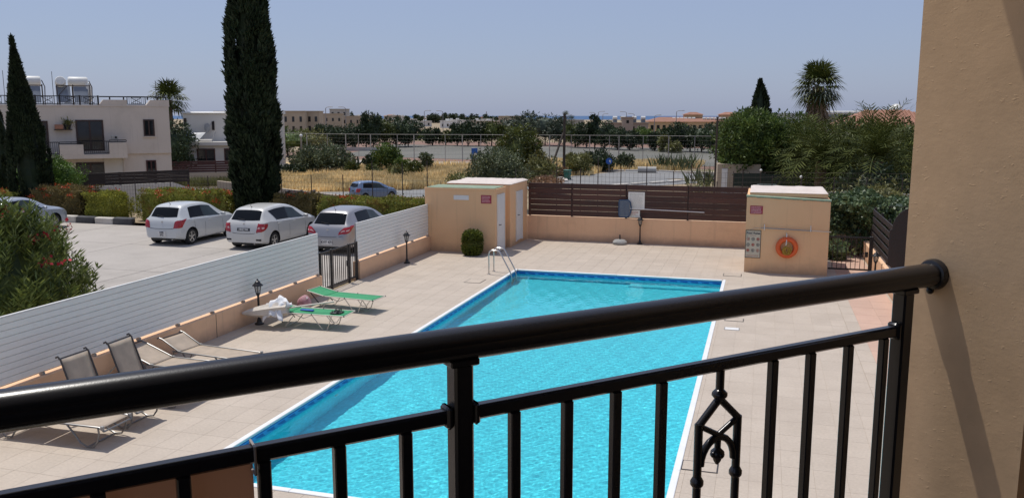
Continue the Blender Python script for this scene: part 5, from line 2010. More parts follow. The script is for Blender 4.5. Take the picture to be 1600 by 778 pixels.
ti = CarShape(4.25,
              [(0, 0.30), (0.3, 0.22), (0.7, 0.19), (3.6, 0.19), (4.05, 0.22), (4.25, 0.30)],
              [(0, 0.58), (0.015, 0.66), (0.07, 0.90), (0.17, 1.01), (0.52, 1.40), (0.70, 1.475), (1.2, 1.525), (1.8, 1.53), (2.3, 1.46), (2.7, 1.33), (3.25, 1.05), (3.5, 0.98), (3.9, 0.90), (4.1, 0.76), (4.21, 0.62), (4.25, 0.5)],
              [(0, 1.0), (0.5, 1.0), (1.1, 0.975), (2.2, 0.95), (3.1, 0.91), (4.25, 0.8)],
              [(0, 0.60), (0.03, 0.70), (0.10, 0.785), (0.25, 0.825), (0.6, 0.845), (3.5, 0.84), (3.9, 0.80), (4.12, 0.70), (4.25, 0.52)],
              [(0, 0.58), (0.07, 0.66), (0.17, 0.67), (0.55, 0.58), (1.1, 0.575), (2.1, 0.565), (2.7, 0.62), (3.2, 0.69), (3.7, 0.70), (4.25, 0.48)])
c3 = build_car('silver hatchback parked nearest the iron gate, partly behind the white fence', yard_group, ti, P_silver, (0.78, 3.38), 0.31,
               (0.18, 0.53, 0.90), dict(ws=(2.6, 3.2), panes=[(0.88, 1.82, 0.90, 1.82, 'carglass'), (1.87, 3.0, 1.87, 2.40, 'carglass_clear')], seams=(1.0, 1.85, 2.95), mirror=2.8),
               dict(z0=lambda a: 0.70 + 0.08 * a, z1=lambda a: 0.79 + 0.22 * min(1, a * 1.5), len=lambda b: 0.10 + 0.28 * b, clear=True, **{'in': 0.70}),
               dict(z=0.44, w=0.42, h=0.17, m='plate_white', text=[('KVY 471', 0.125, 0.0)], badge_z=0.86), hatch_line=0.62)
c3.location = (-14.42, 26.25, 0)
c3.rotation_euler = (0, 0, R(90))

jz = CarShape(3.83,
              [(0, 0.30), (0.3, 0.22), (0.7, 0.19), (3.3, 0.19), (3.65, 0.22), (3.83, 0.30)],
              [(0, 0.58), (0.012, 0.72), (0.04, 0.95), (0.09, 1.02), (0.24, 1.40), (0.36, 1.48), (0.9, 1.53), (1.6, 1.525), (2.0, 1.47), (2.4, 1.34), (3.05, 1.02), (3.25, 0.95), (3.55, 0.86), (3.70, 0.74), (3.80, 0.6), (3.83, 0.5)],
              [(0, 0.99), (0.5, 0.99), (1.5, 0.95), (3.0, 0.88), (3.83, 0.8)],
              [(0, 0.62), (0.03, 0.72), (0.10, 0.785), (0.25, 0.82), (0.6, 0.837), (3.1, 0.83), (3.5, 0.79), (3.7, 0.70), (3.83, 0.52)],
              [(0, 0.60), (0.05, 0.69), (0.10, 0.69), (0.26, 0.61), (1.0, 0.59), (2.0, 0.575), (2.5, 0.62), (3.0, 0.69), (3.4, 0.70), (3.83, 0.48)])
c4 = build_car('blue hatchback driving along the pale road beyond the wire fence', None, jz, P_blue, (0.70, 3.15), 0.29,
               (0.10, 0.235, 0.86), dict(ws=(2.4, 3.0), panes=[(0.52, 1.45, 0.62, 1.45, 'carglass'), (1.50, 2.80, 1.50, 2.15, 'carglass_clear')], seams=(0.9, 1.48, 2.7), mirror=2.65),
               dict(z0=lambda a: 0.68 + 0.02 * a, z1=lambda a: 1.0, len=lambda b: 0.18 + 0.08 * b, **{'in': 0.80}),
               dict(z=0.78, w=0.40, h=0.11, m='plate_black', text=[], badge_z=0.93), hatch_line=0.62, name='car')
cx, cy = -31.9, 62.6
c4.location = (cx, cy, zt(cx, cy) + 0.035)
c4.rotation_euler = (0, 0, R(55))

sd_ = CarShape(4.45,
               [(0, 0.30), (0.3, 0.22), (0.7, 0.19), (3.8, 0.19), (4.25, 0.22), (4.45, 0.30)],
               [(0, 0.58), (0.02, 0.75), (0.08, 0.95), (0.25, 1.02), (0.75, 1.06), (1.25, 1.36), (1.5, 1.43), (2.0, 1.46), (2.4, 1.42), (2.75, 1.30), (3.3, 1.02), (3.55, 0.96), (4.0, 0.88), (4.28, 0.76), (4.41, 0.62), (4.45, 0.5)],
               [(0, 0.98), (0.5, 0.98), (1.5, 0.95), (3.0, 0.90), (4.45, 0.8)],
               [(0, 0.62), (0.03, 0.72), (0.10, 0.785), (0.25, 0.83), (0.6, 0.87), (3.6, 0.86), (4.1, 0.80), (4.32, 0.70), (4.45, 0.52)],
               [(0, 0.60), (0.08, 0.69), (0.7, 0.70), (1.3, 0.60), (2.1, 0.58), (2.7, 0.62), (3.3, 0.70), (3.8, 0.72), (4.45, 0.48)])
c5 = build_car('blue grey saloon car mostly hidden behind the flowering bush at the left edge', yard_group, sd_, P_bluegrey, (0.85, 3.5), 0.31,
               (0.82, 1.24, 0.88), dict(ws=(2.65, 3.22), panes=[(1.15, 1.85, 1.38, 1.85, 'carglass'), (1.9, 3.0, 1.9, 2.45, 'carglass_clear')], seams=(1.1, 1.88, 3.0), mirror=2.85),
               dict(z0=lambda a: 0.72, z1=lambda a: 0.94, len=lambda b: 0.22, **{'in': 0.70}),
               dict(z=0.5, w=0.5, h=0.12, m='plate_white', text=[], badge_z=0.88), hatch_line=0.64)
c5.location = (-29.8, 25.7, 0)
c5.rotation_euler = (0, 0, R(90))

# ================================================================ BALCONY
DX = Vector((math.sin(R(43.9)), math.cos(R(43.9)), 0))     # along the railing, to the right
NX = Vector((DX.y, -DX.x, 0))                              # towards the balcony floor
RO = Vector((-0.462, 1.269, 0))                            # railing post nearest the camera
RZ = 4.432                                                 # handrail axis height
rail_ang = math.atan2(DX.y, DX.x)
br = thing('balcony_railing', 'black metal balcony railing with round handrail across the foreground', 'railing', (RO.x, RO.y, 0), rail_ang)
# handrail profile: domed cap on a wider body with a fine groove
prof = []
for a in range(0, 13):
    an = math.pi * a / 12
    prof.append((0.0275 * math.cos(an), 0.004 + 0.0235 * math.sin(an)))
prof += [(-0.0268, 0.003), (-0.0285, -0.001)]
for a in range(1, 12):
    an = math.pi + math.pi * a / 12
    prof.append((0.0290 * math.cos(an), -0.003 + 0.0245 * math.sin(an)))
prof += [(0.0285, -0.001), (0.0268, 0.003)]
mb = MB()
n = len(prof)
xa, xb = -1.6, 1.236
v = [(xa, p[0], RZ + p[1]) for p in prof] + [(xb, p[0], RZ + p[1]) for p in prof]
mb.add(v, [(i, (i + 1) % n, n + (i + 1) % n, n + i) for i in range(n)] + [tuple(range(n - 1, -1, -1)), tuple(range(n, 2 * n))])
mb.build('handrail', M['rail'], br, angle=50)
# wall flange with its small screw boss
fl = MB()
MXf = Matrix.Translation((1.2385, 0, RZ)) @ Matrix.Rotation(R(-90), 4, 'Y')
fl.lathe([(0.0, 0.0), (0.0365, 0.0), (0.0365, 0.010), (0.034, 0.016), (0.030, 0.018)], seg=28, M=MXf)
fl.sphere((1.226, -0.0, RZ - 0.0375), 0.009, 10, 6)
fl.build('wall_flange', M['rail'], br, angle=40)
SZ = 4.313
MB().bbox(-1.6, 1.115, -0.011, 0.011, SZ - 0.0125, SZ + 0.0125, 0.004).build('middle_rail', M['rail'], br)
MB().bbox(-1.6, 1.115, -0.012, 0.012, 3.45, 3.49, 0.004).build('bottom_rail', M['rail'], br)
for x in (-0.98, 0.0, 1.13):
    MB().bbox(x - 0.0175, x + 0.0175, -0.0175, 0.0175, 3.28, RZ - 0.024, 0.004).build('post', M['rail'], br)
    MB().bbox(x - 0.026, x + 0.026, -0.022, 0.022, RZ - 0.034, RZ - 0.022, 0.002).build('post_plate', M['rail'], br)
    for s in ((-1, 1) if x < 1 else (-1,)):
        MB().bbox(x + s * 0.0185 - (0.012 if s < 0 else 0), x + s * 0.0185 + (0.012 if s > 0 else 0), -0.0165, 0.0165, SZ - 0.019, SZ + 0.019, 0.004).build('rail_socket', M['rail'], br)
for x in (-0.872, -0.763, -0.653, -0.543, -0.4345, -0.3225, -0.208, -0.098, 0.1025, 0.211, 0.318, 0.4265, 0.721, 0.833, 0.9525, 1.071):
    MB().bbox(x - 0.0095, x + 0.0095, -0.0085, 0.0085, 3.491, SZ - 0.0128, 0.002).build('baluster', M['rail'], br)
# ornamental baluster: pointed arch with a hanging bud
oc = 0.575
orn = MB()
def bar(p, q, r=0.0075, seg=8):
    orn.tube([(oc + p[0], 0, p[1]), (oc + q[0], 0, q[1])], r, seg)
t0 = SZ - 0.0128
hw = 0.052
bar((0, t0), (0, t0 - 0.052), 0.0085)
orn.lathe([(0.008, 0.014), (0.0155, 0.006), (0.016, 0.0), (0.011, -0.006), (0.008, -0.010)], c=(oc, 0, t0 - 0.052), seg=10)
zt1 = t0 - 0.058
zs = zt1 - 0.048
bar((0, zt1), (-hw, zs), 0.008)
bar((0, zt1), (hw, zs), 0.008)
bar((-hw, zs), (0.0, zs - 0.028), 0.006)
bar((hw, zs), (0.0, zs - 0.028), 0.006)
for s in (-1, 1):
    bar((s * hw, zs + 0.004), (s * hw, zs - 0.125), 0.0085)
    orn.lathe([(0.009, 0.012), (0.0135, 0.004), (0.0135, -0.004), (0.009, -0.010)], c=(oc + s * hw, 0, zs - 0.118), seg=10)
    bar((s * hw, zs - 0.12), (s * hw, 3.492), 0.0085)
arc = [(oc + (hw - 0.008) * math.cos(math.pi * a / 12), 0, zs - 0.085 + 0.052 * math.sin(math.pi * a / 12)) for a in range(13)]
orn.tube(arc, 0.0075, 8)
bar((0, zs - 0.03), (0, zs - 0.056), 0.0065)
orn.lathe([(0.003, 0.014), (0.013, 0.004), (0.015, -0.004), (0.009, -0.012), (0.008, -0.016), (0.003, -0.024)], c=(oc, 0, zs - 0.066), seg=10)
for k in range(4):
    a = k * math.pi / 2
    orn.sphere((oc + 0.011 * math.cos(a), 0.011 * math.sin(a), zs - 0.068), 0.0065, 8, 5)
orn.build('ornamental_baluster', M['rail'], br, angle=50)

# brown screen tied to the outside of the balusters
sc = thing('balcony_screen', 'brown sheet tied behind the balusters at the lower left of the railing', 'screen', (RO.x, RO.y, 0), rail_ang)
MB().bbox(-1.6, -0.335, 0.014, 0.017, 3.47, SZ - 0.0135, 0.001).build('sheet', M['panelbrown'], sc)
ct = thing('cable_tie', 'pale plastic cable tie looped round the middle rail at lower left', 'cable tie', (RO.x, RO.y, 0), rail_ang)
pts = [(-0.337, -0.0135, SZ - 0.028), (-0.337, -0.0142, SZ + 0.014), (-0.337, 0.0142, SZ + 0.0155), (-0.337, 0.020, SZ - 0.028), (-0.337, -0.0135, SZ - 0.028)]
MB().tube(pts, 0.0021, 6, sq=False).build('strap', M['tie'], ct)

# building wall the handrail runs into (stucco), its recess, balcony floor and roof slab
def stucco():
    m, nt, b, out = nodes_of('beige_stucco')
    ge = nt.nodes.new("ShaderNodeNewGeometry")
    co = ge.outputs["Position"]
    c = ramp2(nt, noise(nt, co, 2.2, 4), (0.80, 0.555, 0.335), (0.84, 0.59, 0.36))
    g = ramp2(nt, noise(nt, co, 14, 4), (0.93,) * 3, (1.05,) * 3, 0.3, 0.7)
    c = mixc(nt, 1.0, c, g, 'MULTIPLY')
    nt.links.new(c, b.inputs["Base Color"])
    b.inputs["Roughness"].default_value = 0.9
    b.inputs["Specular IOR Level"].default_value = 0.2
    mp = nt.nodes.new("ShaderNodeMapping")
    mp.inputs["Rotation"].default_value = (0, 0, -rail_ang)
    nt.links.new(co, mp.inputs[0])
    mp2 = nt.nodes.new("ShaderNodeMapping")
    mp2.inputs["Scale"].default_value = (1, 0.8, 1.4)
    nt.links.new(mp.outputs[0], mp2.inputs[0])
    drag = noise(nt, mp2.outputs[0], 55, 5, 0.65)
    blob = nt.nodes.new("ShaderNodeTexNoise")
    blob.inputs["Scale"].default_value = 75
    blob.inputs["Detail"].default_value = 2
    nt.links.new(mp2.outputs[0], blob.inputs["Vector"])
    bl = nt.nodes.new("ShaderNodeMapRange")
    bl.inputs[1].default_value = 0.66
    bl.inputs[2].default_value = 0.75
    nt.links.new(blob.outputs[0], bl.inputs[0])
    fine = noise(nt, co, 170, 3, 0.6)
    h = mathn(nt, 'ADD', mathn(nt, 'MULTIPLY', drag, 0.30), mathn(nt, 'MULTIPLY', bl.outputs[0], 0.22))
    h = mathn(nt, 'ADD', h, mathn(nt, 'MULTIPLY', fine, 0.10))
    bp = nt.nodes.new("ShaderNodeBump")
    bp.inputs["Strength"].default_value = 0.30
    bp.inputs["Distance"].default_value = 0.004
    nt.links.new(h, bp.inputs["Height"])
    nt.links.new(bp.outputs[0], b.inputs["Normal"])
    return m


M['stucco'] = stucco()
wl = thing('balcony_wall', 'textured beige rendered wall of the building, lit along the right edge', 'wall', (RO.x, RO.y, 0), rail_ang)
X0 = 1.2386
# local x along the rail, local y = -NX (outwards); wall face at x = X0, outer corner at y = +0.092 top .. 0.064
v = [(X0, 0.080, 2.0), (X0 + 0.35, 0.080, 2.0), (X0 + 0.35, -0.2335, 2.0), (X0, -0.2335, 2.0),
     (X0, 0.080, 6.4), (X0 + 0.35, 0.080, 6.4), (X0 + 0.35, -0.2335, 6.4), (X0, -0.2335, 6.4)]
MB().add(v, [(0, 3, 2, 1), (4, 5, 6, 7), (0, 1, 5, 4), (1, 2, 6, 5), (2, 3, 7, 6), (3, 0, 4, 7)]).build('pier', M['stucco'], wl, smooth=False)
MB().box(X0 + 0.10, X0 + 0.349, -2.6, -0.236, 2.0, 6.4).build('recessed_wall', M['stucco'], wl, smooth=False)
slab = thing('balcony_slab', 'concrete balcony floor and roof overhang of the building, out of view', 'balcony', (RO.x, RO.y, 0), rail_ang)
MB().box(-2.6, X0 + 0.098, -2.6, 0.06, 3.0, 3.25).build('floor', M['polewood'], slab, smooth=False)
MB().box(-2.6, X0 - 0.002, -2.6, 0.19, 5.85, 6.05).build('ceiling_slab', M['asphalt'], slab, smooth=False)
MB().box(-2.6, X0 + 0.098, -2.9, -2.61, 2.0, 6.4).build('rear_wall', M['glass'], slab, smooth=False)

# ================================================================ PLANTED STRIP, TREES AND BUSHES NEAR THE YARD
YB = 32.3
hedge('clipped bronze green hedge block with red flowers on top, beyond the left cypress', (-31.4, 32.4, 0.08), 3.0, 1.5, 1.36, M['hedge_r'], 9000, wob=0.17, flowers=9, fm=M['orangeflower'])
hedge('clipped yellow green hedge block standing alone between the two longer hedges', (-28.85, 32.2, 0.08), 1.5, 1.3, 1.18, M['hedge_y'], 6500, wob=0.12, flowers=3)
hedge('long clipped hedge with orange flowers behind the leftmost white hatchback', (-24.55, 32.5, 0.08), 4.6, 1.5, 1.34, M['hedge'], 16000, wob=0.15, flowers=9)
hedge('dark clipped hedge in the shade right of the tall cypress', (-19.2, 32.6, 0.08), 2.1, 1.3, 1.30, M['hedge_r'], 5500, flowers=3)
hedge('clipped hedge with red flowers behind the silver hatchback, running to the shed', (-15.1, 32.5, 0.08), 5.6, 1.4, 1.24, M['hedge'], 15000, wob=0.14, flowers=9)
hedge('green hedge at the far left behind the blue grey saloon', (-36.5, 32.4, 0.08), 5.6, 1.6, 1.10, M['hedge'], 9000, flowers=3)
# spiky leaves beside the shed and grey weeds along the fence
t = thing('spiky_plant', 'yellow green spiky plant at the hedge end beside the shed', 'plant', (-12.2, 32.2, 0.1))
P = rng.normal(size=(70, 3)) * np.array([0.12, 0.12, 0.02])
D = rnd_dir(70) * 0.45 + np.array([0, 0, 1.0])
link('leaves', quads_mesh('leaves', leaf_quads(P, D, 1.45, 0.07), M['hedge_y']), t)
for (x, s) in ((-17.0, 0.34), (-15.5, 0.30), (-14.4, 0.42), (-13.3, 0.62)):
    bush('weed_clump', 'grey green weeds growing along the foot of the wire fence', 'weeds', (x, 35.2, zt(x, 35.2)), (0, 0, s + 0.3), (0.75, 0.4, s + 0.2), M['olive'], 22, 50, 0.12, 0.04, group='weeds along the wire fence')

cypress('tall dark cypress reaching above the top of the picture, behind the white cars', (-21.3, 32.6, 0.05), 14.0,
        [(0, 0.50), (0.03, 0.76), (0.10, 0.98), (0.2, 1.05), (0.36, 1.09), (0.48, 1.05), (0.58, 0.90), (0.71, 0.66), (0.85, 0.36), (1, 0.04)], M["cypress"], 64000, 0.24, 0.08, 290)
cypress('dark pointed cypress at the left edge, in front of the apartment building', (-33.7, 32.9, 0.05), 7.7,
        [(0, 0.75), (0.06, 0.93), (0.3, 0.96), (0.5, 0.78), (0.64, 0.58), (0.8, 0.34), (0.9, 0.21), (1, 0.04)], M["cypress"], 42000, 0.30, 0.10, 200, lean=(-0.42, -0.13))
cypress('short cypress cut off by the left edge of the picture', (-36.3, 33.6, 0.0), 5.2, [(0, 0.7), (0.1, 0.9), (0.4, 0.85), (0.75, 0.5), (1, 0.05)], M['cypress'], 9000, 0.36, 0.11, 70)

# big oleander at the left, yard side of the white fence
t = thing('oleander_bush', 'large oleander bush with red flowers at the left edge, behind the white slat fence', 'bush', (-14.6, 12.75, 0))
Q = []
nst = 620
a = rng.uniform(0, 2 * math.pi, nst)
u = rng.uniform(0, 1, nst) ** 0.5
rr_ = np.stack([1.95 * u * np.cos(a), 2.25 * u * np.sin(a)], 1)
hh = 3.05 * np.sqrt(np.clip(1 - (u * 0.88) ** 2.4, 0, 1)) * rng.uniform(0.82, 1.07, nst)
sidez = rng.uniform(0.25, 1.0, nst)
hh = np.where(u > 0.75, hh * sidez ** 0.5, hh)
for i in range(nst):
    k = 46
    s = rng.uniform(-0.55, 0.0, k)
    out = np.array([rr_[i, 0], rr_[i, 1], 0.0])
    out = out / (np.linalg.norm(out) + 1e-6)
    tip = np.array([rr_[i, 0], rr_[i, 1], hh[i]])
    ax = out * 0.55 * u[i] + np.array([0, 0, 1.0])
    ax /= np.linalg.norm(ax)
    P = tip + ax * s[:, None] + rng.normal(size=(k, 3)) * 0.035
    ang = rng.uniform(0, 2 * math.pi, k)
    side = np.stack([np.cos(ang), np.sin(ang), np.zeros(k)], 1)
    D = side * 0.75 + ax * 0.75
    Q.append(leaf_quads(P, D, 0.17, 0.03))
Q.append(core_quads((0, 0, 1.15), (1.3, 1.6, 1.35), 20, 12, 0.1, 0.02))
link('foliage', quads_mesh('foliage', np.concatenate(Q), M['oleander']), t)
fl_ = []
for (x, y, z) in [(0.6, -1.9, 1.6), (0.5, -2.0, 1.3), (1.0, -0.3, 2.75), (0.4, 0.5, 2.95), (1.3, 0.3, 2.5), (0.2, -0.8, 2.95), (0.9, 1.4, 2.6), (-0.3, 0.2, 3.05), (0.2, -1.9, 1.9), (1.75, 0.2, 2.0), (0.1, -2.1, 1.5)]:
    for c in range(3):
        fl_.append(np.array([x * 0.92, y * 0.92, z]) + rng.normal(size=(9, 3)) * 0.045 + rng.normal(size=3) * 0.10)
fl_ = np.concatenate(fl_)
tag(link('flowers', quads_mesh('flowers', leaf_quads(fl_, rnd_dir(len(fl_)) + np.array([0.4, -0.4, 0.5]), 0.075, 0.06), M['flower']), t), kind='stuff')
sm = MB()
for i in range(12):
    an = i * 0.5236
    sm.tube([(0.1 * math.cos(an), 0.1 * math.sin(an), -0.1), (0.9 * math.cos(an), 1.0 * math.sin(an), 1.4)], [0.05, 0.02], 6)
sm.build('stem', M['bark'], t)


# ---- wire fences
def wire_fence(label, pts, hs, dz=0.0, sp=0.2, rows=0.22, rw=0.0045, pr=0.022, hmesh=None, group=None):
    """pts: plan points of the posts; hs: height above the local base"""
    t = thing('wire_fence', label, 'fence', (0, 0, 0), 0, group)
    for i, (x, y) in enumerate(pts):
        h = hs[i] if isinstance(hs, (list, tuple)) else hs
        z = zt(x, y) + dz
        MB().tube([(x, y, z - 0.2), (x, y, z + h)], pr, 6).build('post', M['rust'], t)
    for (a, b) in zip(pts[:-1], pts[1:]):
        za, zb = zt(*a) + dz, zt(*b) + dz
        A, B = Vector((a[0], a[1], 0)), Vector((b[0], b[1], 0))
        d = B - A
        n = max(2, int(d.length / sp))
        hm = hmesh or 1.7
        mb = MB()
        for k in range(1, n):
            p = A + d * (k / n)
            z = za + (zb - za) * k / n
            mb.tube([(p.x, p.y, z), (p.x, p.y, z + hm)], rw, 3, cap=False)
        nr = int(hm / rows)
        for k in range(nr + 1):
            z = hm * k / nr
            mb.tube([(A.x, A.y, za + z), ((A.x + B.x) / 2, (A.y + B.y) / 2, (za + zb) / 2 + z - 0.01), (B.x, B.y, zb + z)], rw, 3, cap=False)
        mb.build('wire_mesh', M['rust'], t, smooth=False)
    return t


def setz(pts):
    return pts


wire_fence('rusty wire mesh fence on thin posts behind the hedges and parked cars',
           [(-33, 36.2), (-30.6, 36.1), (-28.4, 36.0), (-26.2, 36.0), (-24.1, 36.0), (-22.1, 36.0), (-20.5, 36.0), (-18.84, 36.0), (-17.33, 36.0), (-15.82, 36.0), (-14.6, 36.0), (-13.0, 36.0), (-11.2, 36.2)],
           [2.0, 2.0, 2.0, 2.0, 2.0, 2.0, 2.15, 2.2, 2.85, 2.85, 2.9, 2.2, 2.2], 0.0, 0.17, 0.2, hmesh=2.0)
wire_fence('rusty wire mesh fence of mixed posts behind the brown board fence',
           [(-11.0, 38.0), (-9.04, 38), (-7.93, 38), (-7.13, 38), (-6.09, 38), (-4.94, 38), (-3.76, 38), (-2.99, 38), (-2.44, 38), (-1.89, 38), (-0.82, 38), (0.4, 38), (1.6, 38.1), (2.9, 38.2), (4.2, 38.4), (5.6, 38.6), (7.2, 38.8)],
           [2.6, 3.2, 2.7, 3.2, 2.75, 3.0, 2.65, 3.0, 2.9, 2.2, 2.7, 2.4, 2.4, 2.4, 2.4, 2.4, 2.4], 0.0, 0.17, 0.2, hmesh=2.55)
# thin dark post standing tall at the tree on the right
t = thing('metal_pole', 'thin dark metal pole standing in front of the big round tree', 'pole', (-2.05, 39.2, zt(-2.05, 39.2)))
MB().tube([(0, 0, -0.3), (0, 0, 2.4), (0.02, 0, 5.0)], [0.05, 0.045, 0.04], 8).build('shaft', M['polewood'], t)
MB().lathe([(0.06, 0), (0.06, 0.03), (0.01, 0.06)], c=(0.02, 0, 5.0), seg=8).build('cap', M['polewood'], t)

# grey railings lying behind the right of the tall cypress
t = thing('pallet_stack', 'dark timber pallets stacked beyond the hedge, right of the tall cypress', 'pallets', (-24.6, 42.0, zt(-24.6, 42.0)), R(20))
for k in range(5):
    MB().box(-0.75, 0.75, -0.5, 0.5, 0.55 + 0.17 * k, 0.58 + 0.17 * k).build('deck_board', M['brown2'], t, smooth=False)
    for x in (-0.7, 0, 0.7):
        MB().box(x - 0.05, x + 0.05, -0.48, 0.48, 0.58 + 0.17 * k + 0.002, 0.717 + 0.17 * k).build('bearer', M['brown2'], t, smooth=False)
MB().box(-0.8, 0.8, -0.5, 0.5, -0.1, 0.545).build('plinth', M['pipe'], t, smooth=False)


# ================================================================ LEFT BUILDINGS
AG = -0.75
ap = thing('apartment_building', 'grey beige two storey apartment building with roof railing at the left', 'building', (-37.0, 47.2, AG), R(46))
def Z(z):
    return z - AG


w = MB()
# main block, facade at local y = 0, running to -x
w.box(-14.0, 0.0, 0.12, 9.0, 0, Z(2.36))
w.box(-14.0, 0.0, 0.0, 9.0, Z(2.362), Z(5.32))
w.build('wall', M['apt'], ap, smooth=False)
MB().box(-4.0, -2.9, 0.06, 0.118, 0, Z(2.358)).build('white_wall_panel', M['whitewash'], ap, smooth=False)
MB().box(-14.05, 0.05, -0.03, 9.05, Z(5.322), Z(5.42)).build('parapet_coping', M['apt'], ap, smooth=False)
for (a, b) in ((-4.05, -2.45), (-1.32, 0.04)):
    MB().add([(a, -0.02, Z(5.422)), (b, -0.02, Z(5.422)), (b, 0.6, Z(5.422)), (a, 0.6, Z(5.422)), (a + 0.25, -0.02, Z(5.74)), (b, -0.02, Z(5.74)), (b, 0.6, Z(5.74)), (a + 0.25, 0.6, Z(5.74))],
             [(0, 1, 5, 4), (1, 2, 6, 5), (2, 3, 7, 6), (3, 0, 4, 7), (4, 5, 6, 7)]).build('raised_parapet', M['apt'], ap, smooth=False)


def window(parent, x0, x1, z0, z1, y=0.0, frame=0.07, m='glass', fm='darkwood', mull=1, sill=True, name='window'):
    f = MB()
    d0, d1 = y - 0.05, y + 0.06
    f.box(x0, x0 + frame, d0, d1, z0, z1)
    f.box(x1 - frame, x1, d0, d1, z0, z1)
    f.box(x0 + frame + 0.001, x1 - frame - 0.001, d0, d1, z1 - frame, z1)
    f.box(x0 + frame + 0.001, x1 - frame - 0.001, d0, d1, z0, z0 + frame)
    for i in range(mull):
        xm = x0 + (x1 - x0) * (i + 1) / (mull + 1)
        f.box(xm - frame / 2, xm + frame / 2, d0 - 0.004, d1, z0 + frame + 0.001, z1 - frame - 0.001)
    o = f.build(name, M[fm], parent, smooth=False)
    MB().box(x0 + frame + 0.002, x1 - frame - 0.002, y - 0.012, y + 0.04, z0 + frame + 0.002, z1 - frame - 0.002).build('pane', M[m], o, smooth=False)
    if sill:
        MB().box(x0 - 0.06, x1 + 0.06, y - 0.10, y - 0.002, z0 - 0.06, z0 - 0.004).build('sill', M['apt'], o, smooth=False)
    return o


window(ap, -5.45, -3.90, Z(2.60), Z(4.50), 0, 0.09, sill=False, name='balcony_door')
window(ap, -8.6, -6.95, Z(2.60), Z(4.45), 0, 0.09, sill=False, name='balcony_door')
window(ap, -12.6, -11.2, Z(2.9), Z(4.4), 0, 0.08)
window(ap, -1.58, -0.93, Z(3.46), Z(4.52), 0, 0.08, fm='darkwood')
window(ap, -1.55, -0.95, Z(0.75), Z(1.92), 0.12, 0.08, fm='redwood', m='glass', sill=False)
window(ap, -5.6, -3.95, Z(-0.6), Z(1.88), 0.12, 0.09, fm='darkwood', mull=1, sill=False, name='ground_floor_door')
window(ap, -9.6, -7.2, Z(-0.6), Z(1.88), 0.12, 0.09, fm='darkwood', mull=2, sill=False, name='ground_floor_door')
# stepped balcony front with black rails
bp_ = MB()
bp_.add([(-8.9, -0.9, Z(2.15)), (-2.7, -0.9, Z(2.15)), (-2.7, -0.02, Z(2.15)), (-8.9, -0.02, Z(2.15)), (-8.9, -0.9, Z(2.40)), (-2.7, -0.9, Z(2.40)), (-2.7, -0.02, Z(2.40)), (-8.9, -0.02, Z(2.40))],
        [(0, 1, 5, 4), (1, 2, 6, 5), (2, 3, 7, 6), (3, 0, 4, 7), (4, 5, 6, 7), (3, 2, 1, 0)])
bp_.build('balcony_floor', M['apt'], ap, smooth=False)
for (a, b, c) in ((-8.9, -7.15, 2.95), (-6.45, -5.15, 3.02), (-3.72, -2.7, 3.1)):
    MB().box(a, b, -0.9, -0.78, Z(2.402), Z(c)).build('balcony_parapet', M['apt'], ap, smooth=False)
MB().box(-2.82, -2.70, -0.779, -0.02, Z(2.402), Z(3.1)).build('balcony_parapet', M['apt'], ap, smooth=False)
def rails(parent, x0, x1, y, z0, z1, nb, thick=0.035, diag=0):
    m_ = MB()
    m_.box(x0, x1, y - thick / 2, y + thick / 2, z1 - thick, z1)
    m_.box(x0, x1, y - thick / 2, y + thick / 2, z0, z0 + thick)
    for i in range(nb + 1):
        x = x0 + (x1 - x0) * i / nb
        t_ = thick * (0.9 if i in (0, nb) else 0.45)
        m_.box(x - t_ / 2, x + t_ / 2, y - t_ / 2, y + t_ / 2, z0 + thick + 0.001, z1 - thick - 0.001)
    if diag:
        cx_ = (x0 + x1) / 2
        for s in (-1, 1):
            m_.tube([(cx_ - diag, y, (z0 + z1) / 2 - 0.16 * s), (cx_ + diag, y, (z0 + z1) / 2 + 0.16 * s)], 0.016, 4)
        m_.box(cx_ - diag, cx_ + diag, y - 0.012, y + 0.012, (z0 + z1) / 2 + 0.17, (z0 + z1) / 2 + 0.195)
        m_.box(cx_ - diag, cx_ + diag, y - 0.012, y + 0.012, (z0 + z1) / 2 - 0.195, (z0 + z1) / 2 - 0.17)
    return m_.build('railing', M['iron'], parent, smooth=False)


rails(ap, -5.13, -3.74, -0.84, Z(2.45), Z(3.22), 12, 0.05)
rails(ap, -7.13, -6.47, -0.84, Z(2.45), Z(3.2), 6, 0.05)
rails(ap, -3.70, -2.72, -0.84, Z(3.13), Z(3.28), 2, 0.05)
rails(ap, -6.44, -5.17, -0.84, Z(3.05), Z(3.2), 2, 0.05)
xs_r = [-13.6, -11.9, -10.3, -8.8, -7.5, -6.2, -5.1, -4.08]
for a, b in zip(xs_r[:-1], xs_r[1:]):
    rails(ap, a + 0.02, b - 0.02, 0.12, Z(5.44), Z(5.97), 10, 0.05, 0.28)
    MB().box(b - 0.05, b + 0.05, 0.08, 0.18, Z(5.421), Z(6.0)).build('railing_post', M['iron'], ap, smooth=False)
rails(ap, -2.42, -1.36, 0.12, Z(5.44), Z(5.97), 9, 0.05, 0.28)
MB().box(-4.0, 0.0, 0.30, 0.36, Z(5.90), Z(5.97)).build('railing', M['iron'], ap, smooth=False)
for x in (-3.4, -2.6, -1.2, -0.6, -0.1):
    MB().box(x - 0.04, x + 0.04, 0.30, 0.36, Z(5.75), Z(5.899)).build('railing_post', M['iron'], ap, smooth=False)
MB().box(-14, -11.5, 2.0, 6.0, Z(5.42), Z(7.0)).build('stair_housing', M['apt'], ap, smooth=False)
